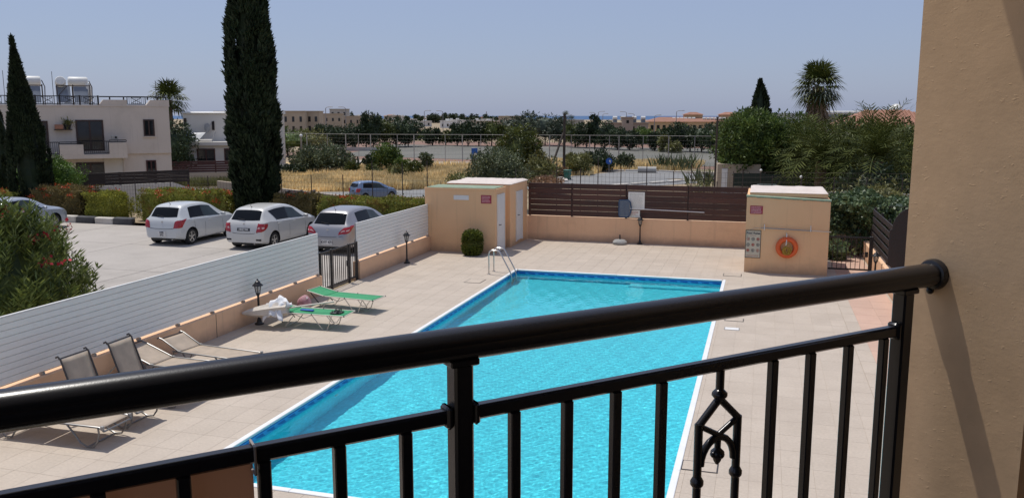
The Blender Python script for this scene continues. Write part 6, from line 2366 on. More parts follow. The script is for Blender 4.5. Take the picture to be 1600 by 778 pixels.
# stairwell side and drainpipe
MB().tube([(-2.86, -0.03, 0.1), (-2.86, -0.03, Z(2.3))], 0.04, 8).build('drainpipe', M['apt'], ap)
MB().tube([(-0.55, 1.2, Z(5.4)), (-0.55, 1.2, Z(7.0))], 0.02, 5).build('aerial_mast', M['rust'], ap)

def place_local(parent_loc, rz, p):
    c, s = math.cos(rz), math.sin(rz)
    return (parent_loc[0] + c * p[0] - s * p[1], parent_loc[1] + s * p[0] + c * p[1], parent_loc[2] + p[2])


AL, AR = (-37.0, 47.2, AG), R(46)
def water_heater(x, label, n=2):
    t = thing('solar_water_heater', label, 'water heater', place_local(AL, AR, (x, 2.2, Z(5.34))), AR, 'rooftop solar water heaters')
    for i in range(n):
        hl_ = 0.58 if i == 0 else 0.30
        MB().lathe([(0.05, -hl_), (0.26, -hl_ + 0.02), (0.31, -hl_ + 0.10), (0.31, hl_ - 0.10), (0.26, hl_ - 0.02), (0.05, hl_)], seg=20,
                   M=Matrix.Translation((0.34 if i == 0 else -0.66, 0.25 if i == 0 else -0.12, 1.55 if i == 0 else 1.50)) @ Matrix.Rotation(R(90 if i == 0 else 70), 4, 'Y' if i == 0 else 'X')).build('tank', M['tank'], t)
    fr = MB()
    for x_ in (-0.9, 0.0, 0.95):
        for y_ in (-0.45, 0.45):
            fr.tube([(x_, y_, 0.0), (x_, y_, 1.35)], 0.03, 5)
    for z_ in (0.6, 1.28):
        fr.tube([(-0.9, -0.45, z_), (0.95, -0.45, z_)], 0.028, 5)
        fr.tube([(-0.9, 0.45, z_), (0.95, 0.45, z_)], 0.028, 5)
    fr.tube([(-0.9, -0.45, 0.6), (-0.3, -0.45, 1.28)], 0.02, 5)
    fr.tube([(1.05, -0.3, 0.1), (1.1, -0.3, 1.2), (0.95, -0.2, 1.6)], 0.03, 5)
    fr.build('stand', M['rust'], t)
    for x_ in (-0.55, 0.45):
        MB().add([(x_ - 0.40, -0.75, 0.25), (x_ + 0.40, -0.75, 0.25), (x_ + 0.40, -0.10, 1.25), (x_ - 0.40, -0.10, 1.25),
                  (x_ - 0.40, -0.70, 0.22), (x_ + 0.40, -0.70, 0.22), (x_ + 0.40, -0.05, 1.22), (x_ - 0.40, -0.05, 1.22)],
                 [(0, 1, 2, 3), (7, 6, 5, 4), (0, 4, 5, 1), (1, 5, 6, 2), (2, 6, 7, 3), (3, 7, 4, 0)]).build('solar_panel', M['solar'], t, smooth=False)
    MB().tube([(-1.1, 0.0, 0.0), (-1.1, 0.0, 2.15)], 0.015, 4).build('vent_pipe', M['rust'], t)
    return t


water_heater(-5.35, 'pair of white rooftop water tanks above solar panels, clear of the cypress')
water_heater(-8.0, 'white rooftop water tank above solar panels, partly behind the left cypress', 1)
t = thing('cylinder_cover', 'white upright cylinder on the roof beside the paired water tanks', 'water cylinder', place_local(AL, AR, (-4.45, 2.2, Z(5.45))), 0)
MB().lathe([(0.05, 0.1), (0.20, 0.3), (0.22, 1.0), (0.12, 1.35), (0.02, 1.4)], seg=14).build('shell', M['tank'], t)
t = thing('flower_pot_shelf', 'terracotta planter and dark pot with green plants on the apartment wall', 'plant pots', place_local(AL, AR, (-6.35, -0.2, Z(3.95))), AR)
MB().bbox(-0.25, 0.22, -0.14, 0.14, 0, 0.28, 0.02).build('planter', M['terracotta'], t)
MB().lathe([(0.14, 0), (0.19, 0.28), (0.15, 0.28)], c=(0.46, 0, -0.02), seg=12).build('pot', M['blacktrim'], t)
MB().box(-0.3, 0.7, -0.15, 0.19, -0.06, -0.022).build('shelf', M['darkwood'], t, smooth=False)
P = np.array([0.46, 0, 0.3]) + rng.normal(size=(110, 3)) * np.array([0.14, 0.1, 0.12])
link('leaves', quads_mesh('leaves', leaf_quads(P, rnd_dir(110) + np.array([0, 0, 0.8]), 0.25, 0.06), M['scrub']), t)

t = thing('air_conditioner', 'small white box unit on the apartment balcony parapet', 'air conditioner', place_local(AL, AR, (-3.35, -0.6, Z(3.30))), AR)
MB().bbox(-0.2, 0.2, -0.12, 0.12, 0, 0.24, 0.02).build('casing', M['pipe'], t)
MB().lathe([(0.0, 0), (0.07, 0), (0.07, 0.01), (0, 0.012)], c=(0, 0, 0), seg=14, M=Matrix.Translation((0.06, -0.122, 0.12)) @ Matrix.Rotation(R(90), 4, 'X')).build('fan_grille', M['blacktrim'], t)

# dark screen fence on its pale retaining wall, green bush before it
t = thing('screen_fence', 'long dark solid board fence in front of the apartment building', 'fence', (-30.2, 39.9, 0), R(57))
for k in range(4):
    MB().bbox(-7.5, 0.0, -0.012, 0.012, 1.20 + 0.165 * k, 1.20 + 0.165 * k + 0.158, 0.003).build('board', M['brown2'], t)
for x in (-7.2, -5.4, -3.6, -1.8, -0.06):
    MB().box(x - 0.05, x + 0.05, 0.014, 0.11, 0.9, 1.86).build('post', M['brown2'], t, smooth=False)
t = thing('retaining_wall', 'pale retaining wall below the dark screen fence', 'wall', (-30.2, 39.9, 0), R(57))
MB().add([(-9, -0.12, -2.2), (1.0, -0.12, -2.2), (1.0, 0.2, -2.2), (-9, 0.2, -2.2), (-9, -0.12, 1.19), (-0.9, -0.12, 1.19), (-0.9, 0.2, 1.19), (-9, 0.2, 1.19), (0.2, -0.12, 0.75), (0.2, 0.2, 0.75), (1.0, -0.12, 0.75), (1.0, 0.2, 0.75)],
         [(0, 1, 10, 8, 5, 4), (3, 7, 6, 9, 11, 2), (4, 5, 6, 7), (5, 8, 9, 6), (8, 10, 11, 9), (1, 2, 11, 10), (0, 4, 7, 3)]).build('wall_body', M['whitewash'], t, smooth=False)
t = thing('ramp_wall', 'sloping tan garden wall leading down beside the screen fence', 'wall', (-29.4, 41.2, 0), R(12))
MB().add([(0, 0, -2.3), (9.5, 0, -2.3), (9.5, 0.25, -2.3), (0, 0.25, -2.3), (0, 0, 1.15), (9.5, 0, 0.10), (9.5, 0.25, 0.10), (0, 0.25, 1.15)],
         [(0, 1, 5, 4), (3, 7, 6, 2), (4, 5, 6, 7), (1, 2, 6, 5), (0, 4, 7, 3)]).build('wall_body', M['tan'], t, smooth=False)
t = thing('ramp', 'pale concrete ramp between the hedge and the sloping tan wall', 'ramp', (-28.8, 38.2, 0), R(12))
MB().add([(0, 0, -2.3), (9.0, 0, -2.3), (9.0, 2.6, -2.3), (0, 2.6, -2.3), (0, 0, 0.62), (9, 0, -0.5), (9, 2.6, -0.5), (0, 2.6, 0.62)],
         [(0, 1, 5, 4), (3, 7, 6, 2), (4, 5, 6, 7), (1, 2, 6, 5), (0, 4, 7, 3)]).build('slab', M['concrete'], t, smooth=False)
bush('bush', 'bright green rounded bush between the left cypress and the screen fence', 'bush', (-33.6, 34.4, 0), (0, 0, 1.75), (1.45, 0.95, 1.0), M['fresh'], 60, 110, 0.10, 0.055, clr=0.28)
bush('bush', 'mid green bush low at the far left behind the cypresses', 'bush', (-37.8, 35.5, 0), (0, 0, 1.3), (1.6, 1.0, 1.3), M['fresh'], 40, 90, 0.12, 0.06)

# ---- white villa farther back
vl = thing('villa', 'white flat roofed villa with a taller rear block, between palm and tall cypress', 'building', (-52.4, 66.9, -2.1), R(30))
def V(z):
    return z + 2.1


w = MB()
w.box(-0.2, 7.0, 0.0, 6.0, 0, V(2.0))
w.box(0.85, 6.5, 2.4, 7.5, V(2.001), V(4.9))
w.build('wall', M['whitewash'], vl, smooth=False)
MB().box(-0.45, 7.2, -0.35, 6.2, V(2.003), V(2.32)).build('roof_edge', M['whitewash'], vl, smooth=False)
MB().bbox(0.7, 6.65, 2.2, 7.6, V(4.902), V(5.1), 0.08).build('roof_edge', M['white'], vl)
MB().box(-0.2, 0.85, 1.5, 5.5, V(2.32), V(3.2)).build('roof_terrace', M['tan'], vl, smooth=False)
window(vl, 0.42, 1.48, V(0.3), V(1.72), 0, 0.1, fm='redwood', mull=0, sill=False)
window(vl, 2.2, 3.8, V(0.3), V(1.72), 0, 0.1, fm='redwood', mull=1, sill=False)
window(vl, 4.6, 5.6, V(0.3), V(1.72), 0, 0.1, fm='redwood', mull=0, sill=False)
window(vl, 3.40, 3.64, V(3.38), V(4.22), 2.4, 0.04, fm='darkwood', mull=0, sill=False)
window(vl, 0.9, 1.15, V(3.4), V(4.5), 2.4, 0.04, fm='darkwood', mull=0, sill=False)
t = thing('roof_debris', 'heap of grey panels and pipes lying on the villa roof terrace', 'scrap', place_local((-52.4, 66.9, -2.1), R(30), (2.6, 1.0, V(2.33))), R(30))
MB().add([(-2.4, -0.3, 0.0), (-0.4, -0.4, 0.0), (0.3, 0.5, 0.85), (-2.3, 0.6, 0.8)], [(0, 1, 2, 3)]).build('panel', M['solar'], t, smooth=False)
MB().tube([(0.0, 0, 0), (0.9, 0.6, 1.9)], 0.04, 5).build('pipe', M['galv'], t)
MB().tube([(0.9, -0.2, 0), (1.2, 0.3, 0.9)], 0.05, 5).build('pipe', M['galv'], t)
MB().bbox(-0.2, 0.9, -0.3, 0.3, 0, 0.22, 0.05).build('sack', M['whitewash'], t)
t = thing('satellite_dish', 'pale satellite dish on the white villa wall', 'satellite dish', place_local((-52.4, 66.9, -2.1), R(30), (3.0, 2.2, V(3.6))), R(30))
MB().lathe([(0.02, 0.05), (0.18, 0.02), (0.28, 0.0), (0.28, -0.02), (0.02, 0.02)], seg=18, M=Matrix.Rotation(R(80), 4, 'X') @ Matrix.Scale(1.5, 4, (0, 1, 0))).build('dish', M['galv'], t)
MB().tube([(0, 0.0, 0), (0, 0.2, -0.3)], 0.04, 5).build('bracket', M['galv'], t)
t = thing('board_fence', 'red brown board fence in front of the white villa', 'fence', (-52.0, 64.4, 0), R(30))
for k in range(5):
    MB().bbox(-0.1, 7.5, -0.02, 0.02, -0.3 + 0.205 * k, -0.3 + 0.205 * k + 0.17, 0.004).build('board', M['redwood'], t)
for x in (0.0, 2.4, 4.9, 7.4):
    MB().box(x - 0.05, x + 0.05, 0.022, 0.12, -2.2, 0.75).build('post', M['redwood'], t, smooth=False)
t = thing('garden_wall', 'pale low wall under the red brown fence of the villa', 'wall', (-52.0, 64.3, 0), R(30))
MB().box(-0.3, 7.8, -0.1, 0.1, -2.3, -0.35).build('wall_body', M['tan'], t, smooth=False)
P = np.stack([rng.uniform(0, 8, 2600), rng.uniform(-2.4, -0.3, 2600), np.zeros(2600)], 1)
t = thing('flower_bed', 'dry yellow grass and green ground plants below the villa fence', 'flower bed', (-51.0, 61.5, -1.3), R(30))
link('grass', quads_mesh('grass', leaf_quads(P, rnd_dir(2600) * 0.5 + np.array([0, 0, 1.0]), 0.8, 0.06), M['scrub']), t)
MB().box(0, 8, -2.4, -0.2, -1.2, 0.0).build('raised_bed', M['tan'], t, smooth=False)
fan_palm('palm with round green crown rising between the apartment building and the villa', (-54.3, 69.4, -2.1), 8.3, 1.28, [M['palm'], M['palm_grey']], 60, 0.32, False, None, 12, 0.8, 0.95)
tree('tree', 'dark leafy tree below the palm beside the apartment building', 'tree', (-51.5, 66.2, -2.1), (0, 0, 4.0), (2.0, 1.8, 2.6), M['darktree'], 50, 60, 0.3, 0.12, 2.0)
t = thing('white_building', 'end of a white building showing at the right of the tall cypress', 'building', (-54.8, 89.0, -2.1), R(24))
MB().box(-7, 0.0, 0, 6, 0, 7.0).build('wall', M['whitewash'], t, smooth=False)
MB().box(-7.2, 0.15, -0.15, 6.2, 7.002, 7.35).build('roof_edge', M['white'], t, smooth=False)

# ================================================================ FIELD, FAR TREES, TOWN
def brg(u, d):
    """plan point d metres away on the bearing of picture column u (of 1600)"""
    h = math.atan2(u - 800, 1330 * math.cos(R(8.93)) + 209 * math.sin(R(8.93)))
    a = h - R(16.39)
    return d * math.sin(a), d * math.cos(a)


ORD = ['first', 'second', 'third', 'fourth', 'fifth', 'sixth', 'seventh', 'eighth', 'ninth', 'tenth', 'eleventh', 'twelfth']
# dry grass field (nobody could count it)
P = []
for i in range(40000):
    u = random.uniform(425, 860)
    d = 6.9 * 1336 / random.uniform(81, 116)
    x, y = brg(u, d)
    # keep off the road
    if y < 69 + (x + 34) * 1.55 and x > -36:
        continue
    if y < 68.5 and x <= -36:
        continue
    P.append((x, y, zt(x, y)))
for i in range(14000):
    x, y = random.uniform(-30, -8), random.uniform(96, 124)
    if y < 86 + (x + 20) * 2.4 or (x > -19 and y < 106.5):
        continue
    P.append((x, y, zt(x, y)))
P = np.array(P)
n = len(P)
hgt = 0.75 * (0.55 + 0.75 * (0.5 + 0.5 * np.sin(P[:, 0] * 0.35) * np.cos(P[:, 1] * 0.27)))
D = rnd_dir(n) * 0.32 + np.array([0.12, 0, 1.0])
D = unit(D)
B = unit(np.cross(D, rnd_dir(n))) * 0.075
Lh = (hgt * rng.uniform(0.6, 1.25, n))[:, None]
Vq = np.stack([P - B, P + B, P + D * Lh + B * 0.25, P + D * Lh - B * 0.25], 1)
tag(link('dry_grass', quads_mesh('dry_grass', Vq, M['grass'])), kind='stuff')
# grassy base under the blades
sheet('straw_ground', [(-62, 71.5), (-37, 70.5), (-32.5, 74.5), (-24, 88), (-19, 100), (-28, 113), (-74, 112)], mat('straw_soil', (0.58, 0.44, 0.22), (0.48, 0.35, 0.17), 0.3, 0.95, fine=0.15, fscale=3, world=True), 0.02)

def gb(name, label, u, d, w, h, m, ncl=36, per=50, L=None, cat='bush', wy=None, group=None, base=0.0, lo=0.4, clr=0.34):
    x, y = brg(u, d)
    L = L or d * 0.0034
    return bush(name, label, cat, (x, y, zt(x, y) + base), (0, 0, h * 0.52), (w / 2, (wy or w) / 2, h * 0.5), m, ncl, per, L, L * 0.42, group, clr, lo)


def gt(name, label, u, d, w, h, m, th=1.0, ncl=45, per=48, L=None, cat='tree', group=None, clr=0.32, lo=0.4, up=0.3, tr=0.14):
    x, y = brg(u, d)
    L = L or d * 0.0034
    ch = (h - th * 0.75) / 2
    return tree(name, label, cat, (x, y, zt(x, y)), (0, 0, h - ch), (w / 2, w / 2, ch), m, ncl, per, L, L * 0.42, th + ch * 0.4, tr, group, clr, lo, up)


gb('olive_bush', 'large silvery olive bush rising behind the pump shed roof', 777, 62, 4.4, 4.5, M['olive'], 110, 120, 0.20)
gb('bush', 'round dark olive green bush like a ball, by the court fence', 812, 108, 5.4, 5.3, M['yellowtree'], 80, 90)
gb('bush', 'small pale bush at the right foot of the round dark bush', 842, 106, 2.2, 2.5, M['scrub'], 30, 50)
gb('olive_bush', 'wide grey green bush at the left edge of the dry field', 504, 104, 7.4, 3.0, M['olive'], 90, 100)
gt('young_tree', 'bright green small tree with yellowish top at the far side of the dry field', 602, 106, 3.6, 3.3, M['brighttree'], 0.8, 50, 60)
gb('bush', 'low bright green bush right of the small bright tree', 628, 104, 2.2, 1.6, M['brighttree'], 26, 50)
gb('bush', 'small dark shrub in the dry grass, below the white boulders', 546, 100, 1.5, 1.45, M['yellowtree'], 18, 44)
gb('bush', 'small dark shrub in the dry grass, second from the left', 582, 97, 1.8, 1.4, M['yellowtree'], 18, 44)
gb('bush', 'sparse dry shrub in the dry grass below the bright tree', 616, 92, 1.9, 1.75, M['scrub'], 20, 44)
gb('bush', 'sparse upright shrub in the dry grass, right of centre of the field', 645, 96, 1.9, 1.7, M['yellowtree'], 22, 44)
gb('bush', 'rounded dark green shrub beside the right end of the court kerb', 664, 108, 1.7, 2.3, M['olive'], 24, 50)
gb('bush', 'yellow green scrub left of the large silvery olive bush', 722, 72, 2.6, 2.2, M['scrub'], 36, 55)
gb('bush', 'yellow green scrub between the olive bush and the wooden pole', 845, 86, 3.6, 2.6, M['scrub'], 60, 60)
gb('bush', 'reddish dry scrub on the bank left of the green bin', 852, 76, 3.4, 1.4, M['redscrub'], 40, 60)
gb('bush', 'dry reddish scrub around the foot of the wooden pole', 873, 95, 2.2, 1.0, M['redscrub'], 26, 50)
gb('bush', 'dense dark bush right of the wooden pole, by the road bend', 935, 107, 4.6, 2.3, M['darktree'], 60, 60)
gb('bush', 'yellowish leafy bush immediately right of the wooden pole', 903, 100, 3.6, 2.5, M['scrub'], 50, 60)
gb('bush', 'grey spiky bush at the right end of the roadside scrub', 978, 110, 2.2, 1.9, M['olive'], 26, 50)
for (u, d, s, lab) in ((1040, 112, 1.9, 'grey green agave clump nearest the concrete pipe'), (1072, 110, 2.2, 'spiky grey green agave clump behind the pale kerb'), (1105, 84, 1.9, 'tall loose agave clump near the small vineyard stakes')):
    x, y = brg(u, d)
    t = thing('agave', lab, 'plant', (x, y, zt(x, y)))
    P = rng.normal(size=(90, 3)) * np.array([0.8, 0.8, 0.03])
    link('leaves', quads_mesh('leaves', leaf_quads(P, rnd_dir(90) * 0.55 + np.array([0, 0, 1.0]), s, 0.16), M['olive']), t)
# vine stakes
for i, u in enumerate((1085, 1094, 1103, 1112)):
    x, y = brg(u, 62 + i)
    t = thing('young_vine', 'young staked vine beyond the wire fence, %s from the left' % ORD[i], 'plant', (x, y, zt(x, y)), 0, 'young vines')
    MB().tube([(0, 0, -0.2), (0.05, 0, 0.9), (0, 0, 1.7)], [0.05, 0.04, 0.02], 5).build('stem', M['bark'], t)
    P = np.array([0, 0, 1.5]) + rng.normal(size=(130, 3)) * np.array([0.3, 0.3, 0.35])
    link('leaves', quads_mesh('leaves', leaf_quads(P, rnd_dir(130), 0.2, 0.09), M['scrub']), t)

# things at the far side of the field
x, y = brg(456, 104)
t = thing('garden_wall', 'pale low garden wall at the left edge of the dry field', 'wall', (x, y, zt(x, y)), R(24))
MB().box(-0.3, 5.5, -0.15, 0.15, -0.2, 1.75).build('wall_body', M['tan'], t, smooth=False)
MB().box(-1.6, -0.31, -0.15, 0.15, -0.2, 1.2).build('wall_body', M['whitewash'], t, smooth=False)
x, y = brg(445, 103)
gb('hedge', 'low dark hedge at the foot of the white building end', 452, 101, 5.0, 1.0, M['darktree'], 26, 40, cat='hedge', wy=1.0)
x, y = brg(469, 106)
t = thing('lamp_post', 'short pale post with a globe lamp behind the wide grey bush', 'lamp post', (x, y, zt(x, y)))
MB().tube([(0, 0, -0.2), (0, 0, 4.3)], 0.11, 8).build('post', M['tan'], t)
MB().sphere((0, 0, 4.45), 0.2, 10, 7).build('globe', M['white'], t)
x, y = brg(484, 112)
t = thing('shed', 'small tan hut with a dark opening behind the wide grey bush', 'hut', (x, y, zt(x, y)), R(20))
MB().box(-1.3, 1.5, 0, 2, -0.2, 2.6).build('wall', M['tan'], t, smooth=False)
MB().box(-0.6, 1.2, -0.04, -0.003, 0.3, 2.3).build('door', M['greennet'], t, smooth=False)
for (u, d, r_) in ((542, 105, 0.55), (537, 103, 0.45), (556, 104, 0.42), (561, 103, 0.35)):
    x, y = brg(u, d)
    t = thing('boulder', 'pale boulder among the group at the far left of the dry field', 'boulder', (x, y, zt(x, y) + r_ * 0.4), random.uniform(0, 6), 'pale boulders')
    mb = MB()
    mb.sphere((0, 0, 0), (r_ * 1.4, r_, r_ * 0.8), 9, 6)
    mb.v = [tuple(c * (1 + random.uniform(-0.1, 0.1)) for c in p) for p in mb.v]
    mb.build('rock', M['white'], t, smooth=False)
x, y = brg(558, 104)
gt('topiary_tree', 'small round-headed clipped tree beside the court fence', 577, 108, 1.9, 2.0, M['darktree'], 0.9, 20, 40)
t = thing('cactus', 'bare branching cactus beside the small round clipped tree', 'plant', (x, y, zt(x, y)))
cm = MB()
cm.tube([(0, 0, -0.1), (0, 0, 1.1), (-0.1, 0, 2.0)], [0.14, 0.12, 0.08], 6)
cm.tube([(0, 0, 0.9), (-0.5, 0, 1.3), (-0.6, 0, 1.9)], [0.1, 0.1, 0.06], 6)
cm.tube([(0, 0, 1.0), (0.5, 0, 1.4), (0.6, 0, 1.8)], [0.1, 0.1, 0.06], 6)
cm.build('stem', M['darktree'], t)

# wooden utility pole with strut, green bin, road sign, pipe, court sign
x, y = brg(882, 97)
t = thing('utility_pole', 'dark wooden utility pole with a leaning strut beside the road bend', 'utility pole', (x, y, zt(x, y)))
MB().tube([(0, 0, -0.3), (0, 0, 7.1)], [0.17, 0.13], 10).build('pole', M['polewood'], t)
sx, sy = brg(861, 95)
MB().tube([(sx - x, sy - y, 0.9), (-0.1, 0, 4.9)], [0.13, 0.11], 8).build('strut', M['polewood'], t)
MB().box(-0.35, 0.2, -0.08, 0.08, 6.6, 6.75).build('cross_arm', M['polewood'], t, smooth=False)
x, y = brg(887.5, 92)
t = thing('wheelie_bin', 'green wheeled bin at the foot of the wooden pole', 'bin', (x, y, zt(x, y)), R(-10))
MB().add([(-0.24, -0.3, 0.06), (0.24, -0.3, 0.06), (0.24, 0.3, 0.06), (-0.24, 0.3, 0.06), (-0.31, -0.38, 1.0), (0.31, -0.38, 1.0), (0.31, 0.38, 1.0), (-0.31, 0.38, 1.0)],
         [(0, 3, 2, 1), (0, 1, 5, 4), (1, 2, 6, 5), (2, 3, 7, 6), (3, 0, 4, 7), (4, 5, 6, 7)]).build('body', M['bin'], t, smooth=False)
MB().bbox(-0.34, 0.34, -0.42, 0.42, 1.002, 1.09, 0.02).build('lid', M['bin'], t)
for s in (-1, 1):
    MB().lathe([(0.1, -0.03), (0.1, 0.03)], seg=12, M=Matrix.Translation((s * 0.26, 0.33, 0.1)) @ Matrix.Rotation(R(90), 4, 'Y')).build('wheel', M['tyre'], t)
x, y = brg(953, 103)
t = thing('road_sign', 'round blue road sign with a pale arrow mark at the road bend', 'road sign', (x, y, zt(x, y)), R(8))
MB().lathe([(0.0, 0), (0.38, 0), (0.38, 0.03), (0.0, 0.03)], seg=22, M=Matrix.Translation((0, -0.05, 1.45)) @ Matrix.Rotation(R(90), 4, 'X')).build('disc', M['signblue'], t)
MB().tube([(0, 0, -0.2), (0, 0, 1.85)], 0.035, 6).build('post', M['galv'], t)
MB().prism([(0.02, -0.02), (0.14, -0.22), (0.22, -0.16), (0.14, -0.02), (0.26, 0.0), (0.08, 0.17), (-0.02, 0.02)], 0, 0.006, M=Matrix.Translation((0, -0.086, 1.45)) @ Matrix.Rotation(R(90), 4, 'X')).build('arrow', M['white'], t, smooth=False)
x, y = brg(1013, 104.5)
t = thing('concrete_pipe', 'grey concrete pipe lying on the verge by the junction', 'pipe', (x, y, zt(x, y) + 0.36), R(9))
pm = MB()
pm.lathe([(0.38, -1.1), (0.38, 1.1), (0.30, 1.1), (0.30, -1.1), (0.38, -1.1)], seg=22, M=Matrix.Rotation(R(90), 4, 'Y'))
pm.f = [f for f in pm.f if len(f) <= 4]
pm.m = [0] * len(pm.f)
pm.build('barrel', M['pipe'], t)
MB().lathe([(0.295, 1.02), (0.0, 1.02)], seg=18, M=Matrix.Rotation(R(90), 4, 'Y')).build('bore_shade_disc', M['blacktrim'], t)  # black disc just inside the pipe end paints in the shade of the hollow
x, y = brg(741, 117)
t = thing('court_sign', 'upright blue and white panel sign on a post at the court edge', 'sign', (x, y, zt(x, y)), R(12))
MB().bbox(-0.42, 0.42, -0.03, 0.03, 0.9, 2.45, 0.01).build('panel', M['signblue'], t)
MB().box(-0.05, 0.28, -0.036, -0.031, 1.05, 1.75).build('white_field', M['white'], t, smooth=False)
for s in (-0.35, 0.35):
    MB().tube([(s, 0.02, -0.2), (s, 0.02, 0.9)], 0.04, 6).build('post', M['galv'], t)

# ---- tall court fence: posts, top rail, faint mesh
t = thing('court_fence', 'tall pale post and mesh fence round the sports court', 'fence')
cpts = [brg(u, d) for u, d in ((432, 142), (478, 136), (510, 132), (539, 130), (559, 129), (578, 128), (620, 127), (646, 126), (695, 125), (722, 124.5), (751, 124), (786, 123), (824, 122), (859, 121.5), (893, 121), (922, 120.5), (953, 120), (968, 119.5), (1006, 119), (1046, 118.5), (1087, 118), (1130, 118), (1180, 118))]
for i, (x, y) in enumerate(cpts):
    big = i % 2 == 1
    MB().tube([(x, y, zt(x, y) - 0.2), (x, y, zt(x, y) + 4.15)], 0.075 if big else 0.045, 6).build('post', M['galv'], t)
mm = MB()
rl = MB()
for a, b in zip(cpts[:-1], cpts[1:]):
    za, zb = zt(*a), zt(*b)
    rl.tube([(a[0], a[1], za + 4.1), (b[0], b[1], zb + 4.1)], 0.028, 5)
    for k in range(1, 8):
        mm.tube([(a[0], a[1], za + 0.5 * k), (b[0], b[1], zb + 0.5 * k)], 0.0028, 3, cap=False)
    L_ = math.hypot(b[0] - a[0], b[1] - a[1])
    nn = max(2, int(L_ / 0.5))
    for k in range(1, nn):
        x, y = a[0] + (b[0] - a[0]) * k / nn, a[1] + (b[1] - a[1]) * k / nn
        z = za + (zb - za) * k / nn
        mm.tube([(x, y, z), (x, y, z + 4.1)], 0.0028, 3, cap=False)
rl.build('top_rail', M['galv'], t)
mm.build('wire_mesh', M['galv'], t, smooth=False)
# low wall along the back of the court, left
x, y = brg(510, 170)
t = thing('court_wall', 'low pale wall beyond the left end of the sports court', 'wall', (x, y, zt(x, y)), R(14))
MB().box(-3, 11, -0.15, 0.15, -0.2, 0.75).build('wall_body', M['pipe'], t, smooth=False)

# ---- row of trees behind the court
row = [  # u, d, width, height, material, trunk
    (447, 150, 9.0, 4.6, 'brighttree', 0.8, 'bright green tree at the left end of the far row'),
    (480, 152, 8.0, 4.2, 'scrub', 0.8, 'pale brownish tree left in the far row'),
    (498, 168, 3.4, 5.2, 'darktree', 0.6, 'dark conical tree, leftmost of the dark ones in the far row'),
    (517, 176, 4.6, 5.0, 'darktree', 0.6, 'dark pointed tree second in the far row'),
    (537, 178, 5.0, 4.6, 'darktree', 0.6, 'dark broad tree third in the far row'),
    (553, 182, 4.2, 5.0, 'darktree', 0.6, 'dark tree left of the tall twin-topped tree'),
    (571, 184, 3.6, 7.2, 'darktree', 0.7, 'tall dark narrow tree, left of the twin tops'),
    (582, 182, 3.8, 7.4, 'darktree', 0.7, 'tall dark narrow tree, right of the twin tops'),
    (599, 186, 6.6, 6.4, 'yellowtree', 0.8, 'olive green broad tree in the middle of the left group'),
    (618, 188, 7.0, 6.6, 'darktree', 0.8, 'broad dark tree right of the olive green one'),
    (637, 190, 6.6, 6.0, 'darktree', 0.8, 'dark round tree at the right end of the left group'),
    (675, 196, 4.6, 3.6, 'darktree', 0.8, 'small tree alone in the gap behind the court'),
    (696, 196, 3.6, 3.2, 'yellowtree', 0.8, 'smaller tree alone, right in the gap behind the court'),
    (714, 194, 3.6, 4.8, 'darktree', 0.9, 'dark pointed tree starting the middle group'),
    (731, 192, 6.0, 5.4, 'darktree', 1.0, 'dark tree in the middle group, left part'),
    (748, 192, 6.0, 5.4, 'darktree', 1.0, 'dark tree in the middle group, centre part'),
    (768, 192, 6.4, 5.4, 'yellowtree', 1.0, 'olive green tree in the middle group, right part'),
    (798, 205, 7.0, 6.6, 'greytree', 1.0, 'grey green tree left of the largest far tree'),
    (826, 200, 8.6, 7.4, 'greytree', 1.0, 'large grey green tree behind the round dark bush'),
    (852, 196, 9.0, 7.4, 'greytree', 1.0, 'largest grey green tree left of the wooden pole'),
    (874, 192, 6.4, 6.2, 'greytree', 1.0, 'grey green tree right behind the wooden pole'),
    (899, 184, 5.6, 5.2, 'yellowtree', 1.0, 'dark olive tree right of the wooden pole'),
    (917, 182, 5.6, 5.2, 'darktree', 1.0, 'dark tree left of the paired cypress-like trees'),
    (930, 180, 3.0, 7.0, 'darktree', 0.8, 'tall narrow dark tree, left of the pair by the sea view'),
    (946, 178, 4.4, 5.6, 'darktree', 0.8, 'spiky dark tree, right of the pair by the sea view'),
    (966, 172, 4.6, 4.6, 'darktree', 0.8, 'dark tree below the pale hotel'),
    (985, 170, 4.6, 3.8, 'darktree', 0.9, 'low dark tree below the pale hotel, right'),
    (1005, 176, 4.6, 4.6, 'brighttree', 0.8, 'fresh green tree below the pale hotel roof tanks'),
    (1024, 168, 2.6, 3.6, 'darktree', 0.4, 'dark clipped tree in front of the orange hotel'),
    (1044, 168, 5.0, 4.4, 'darktree', 0.9, 'dark tree before the left end of the orange hotel'),
    (1062, 166, 4.4, 5.4, 'darktree', 1.0, 'dark tree with visible trunk before the orange hotel'),
    (1080, 166, 5.6, 4.8, 'greytree', 1.0, 'grey green tree before the middle of the orange hotel'),
    (1098, 164, 5.6, 5.2, 'darktree', 1.0, 'dark tree before the right end of the orange hotel'),
    (1116, 160, 5.0, 5.4, 'darktree', 1.0, 'dark tree half hidden by the big round tree'),
]
for (u, d, w_, h_, m_, th_, lab) in row:
    conif = w_ < 4.0 and h_ > 4.4
    gt('conifer_tree' if conif else 'tree', lab, u, d, w_, h_, M[m_], th_, 40, 44, d * 0.0030, group='row of trees behind the sports court', up=0.9 if conif else 0.3, clr=0.30)
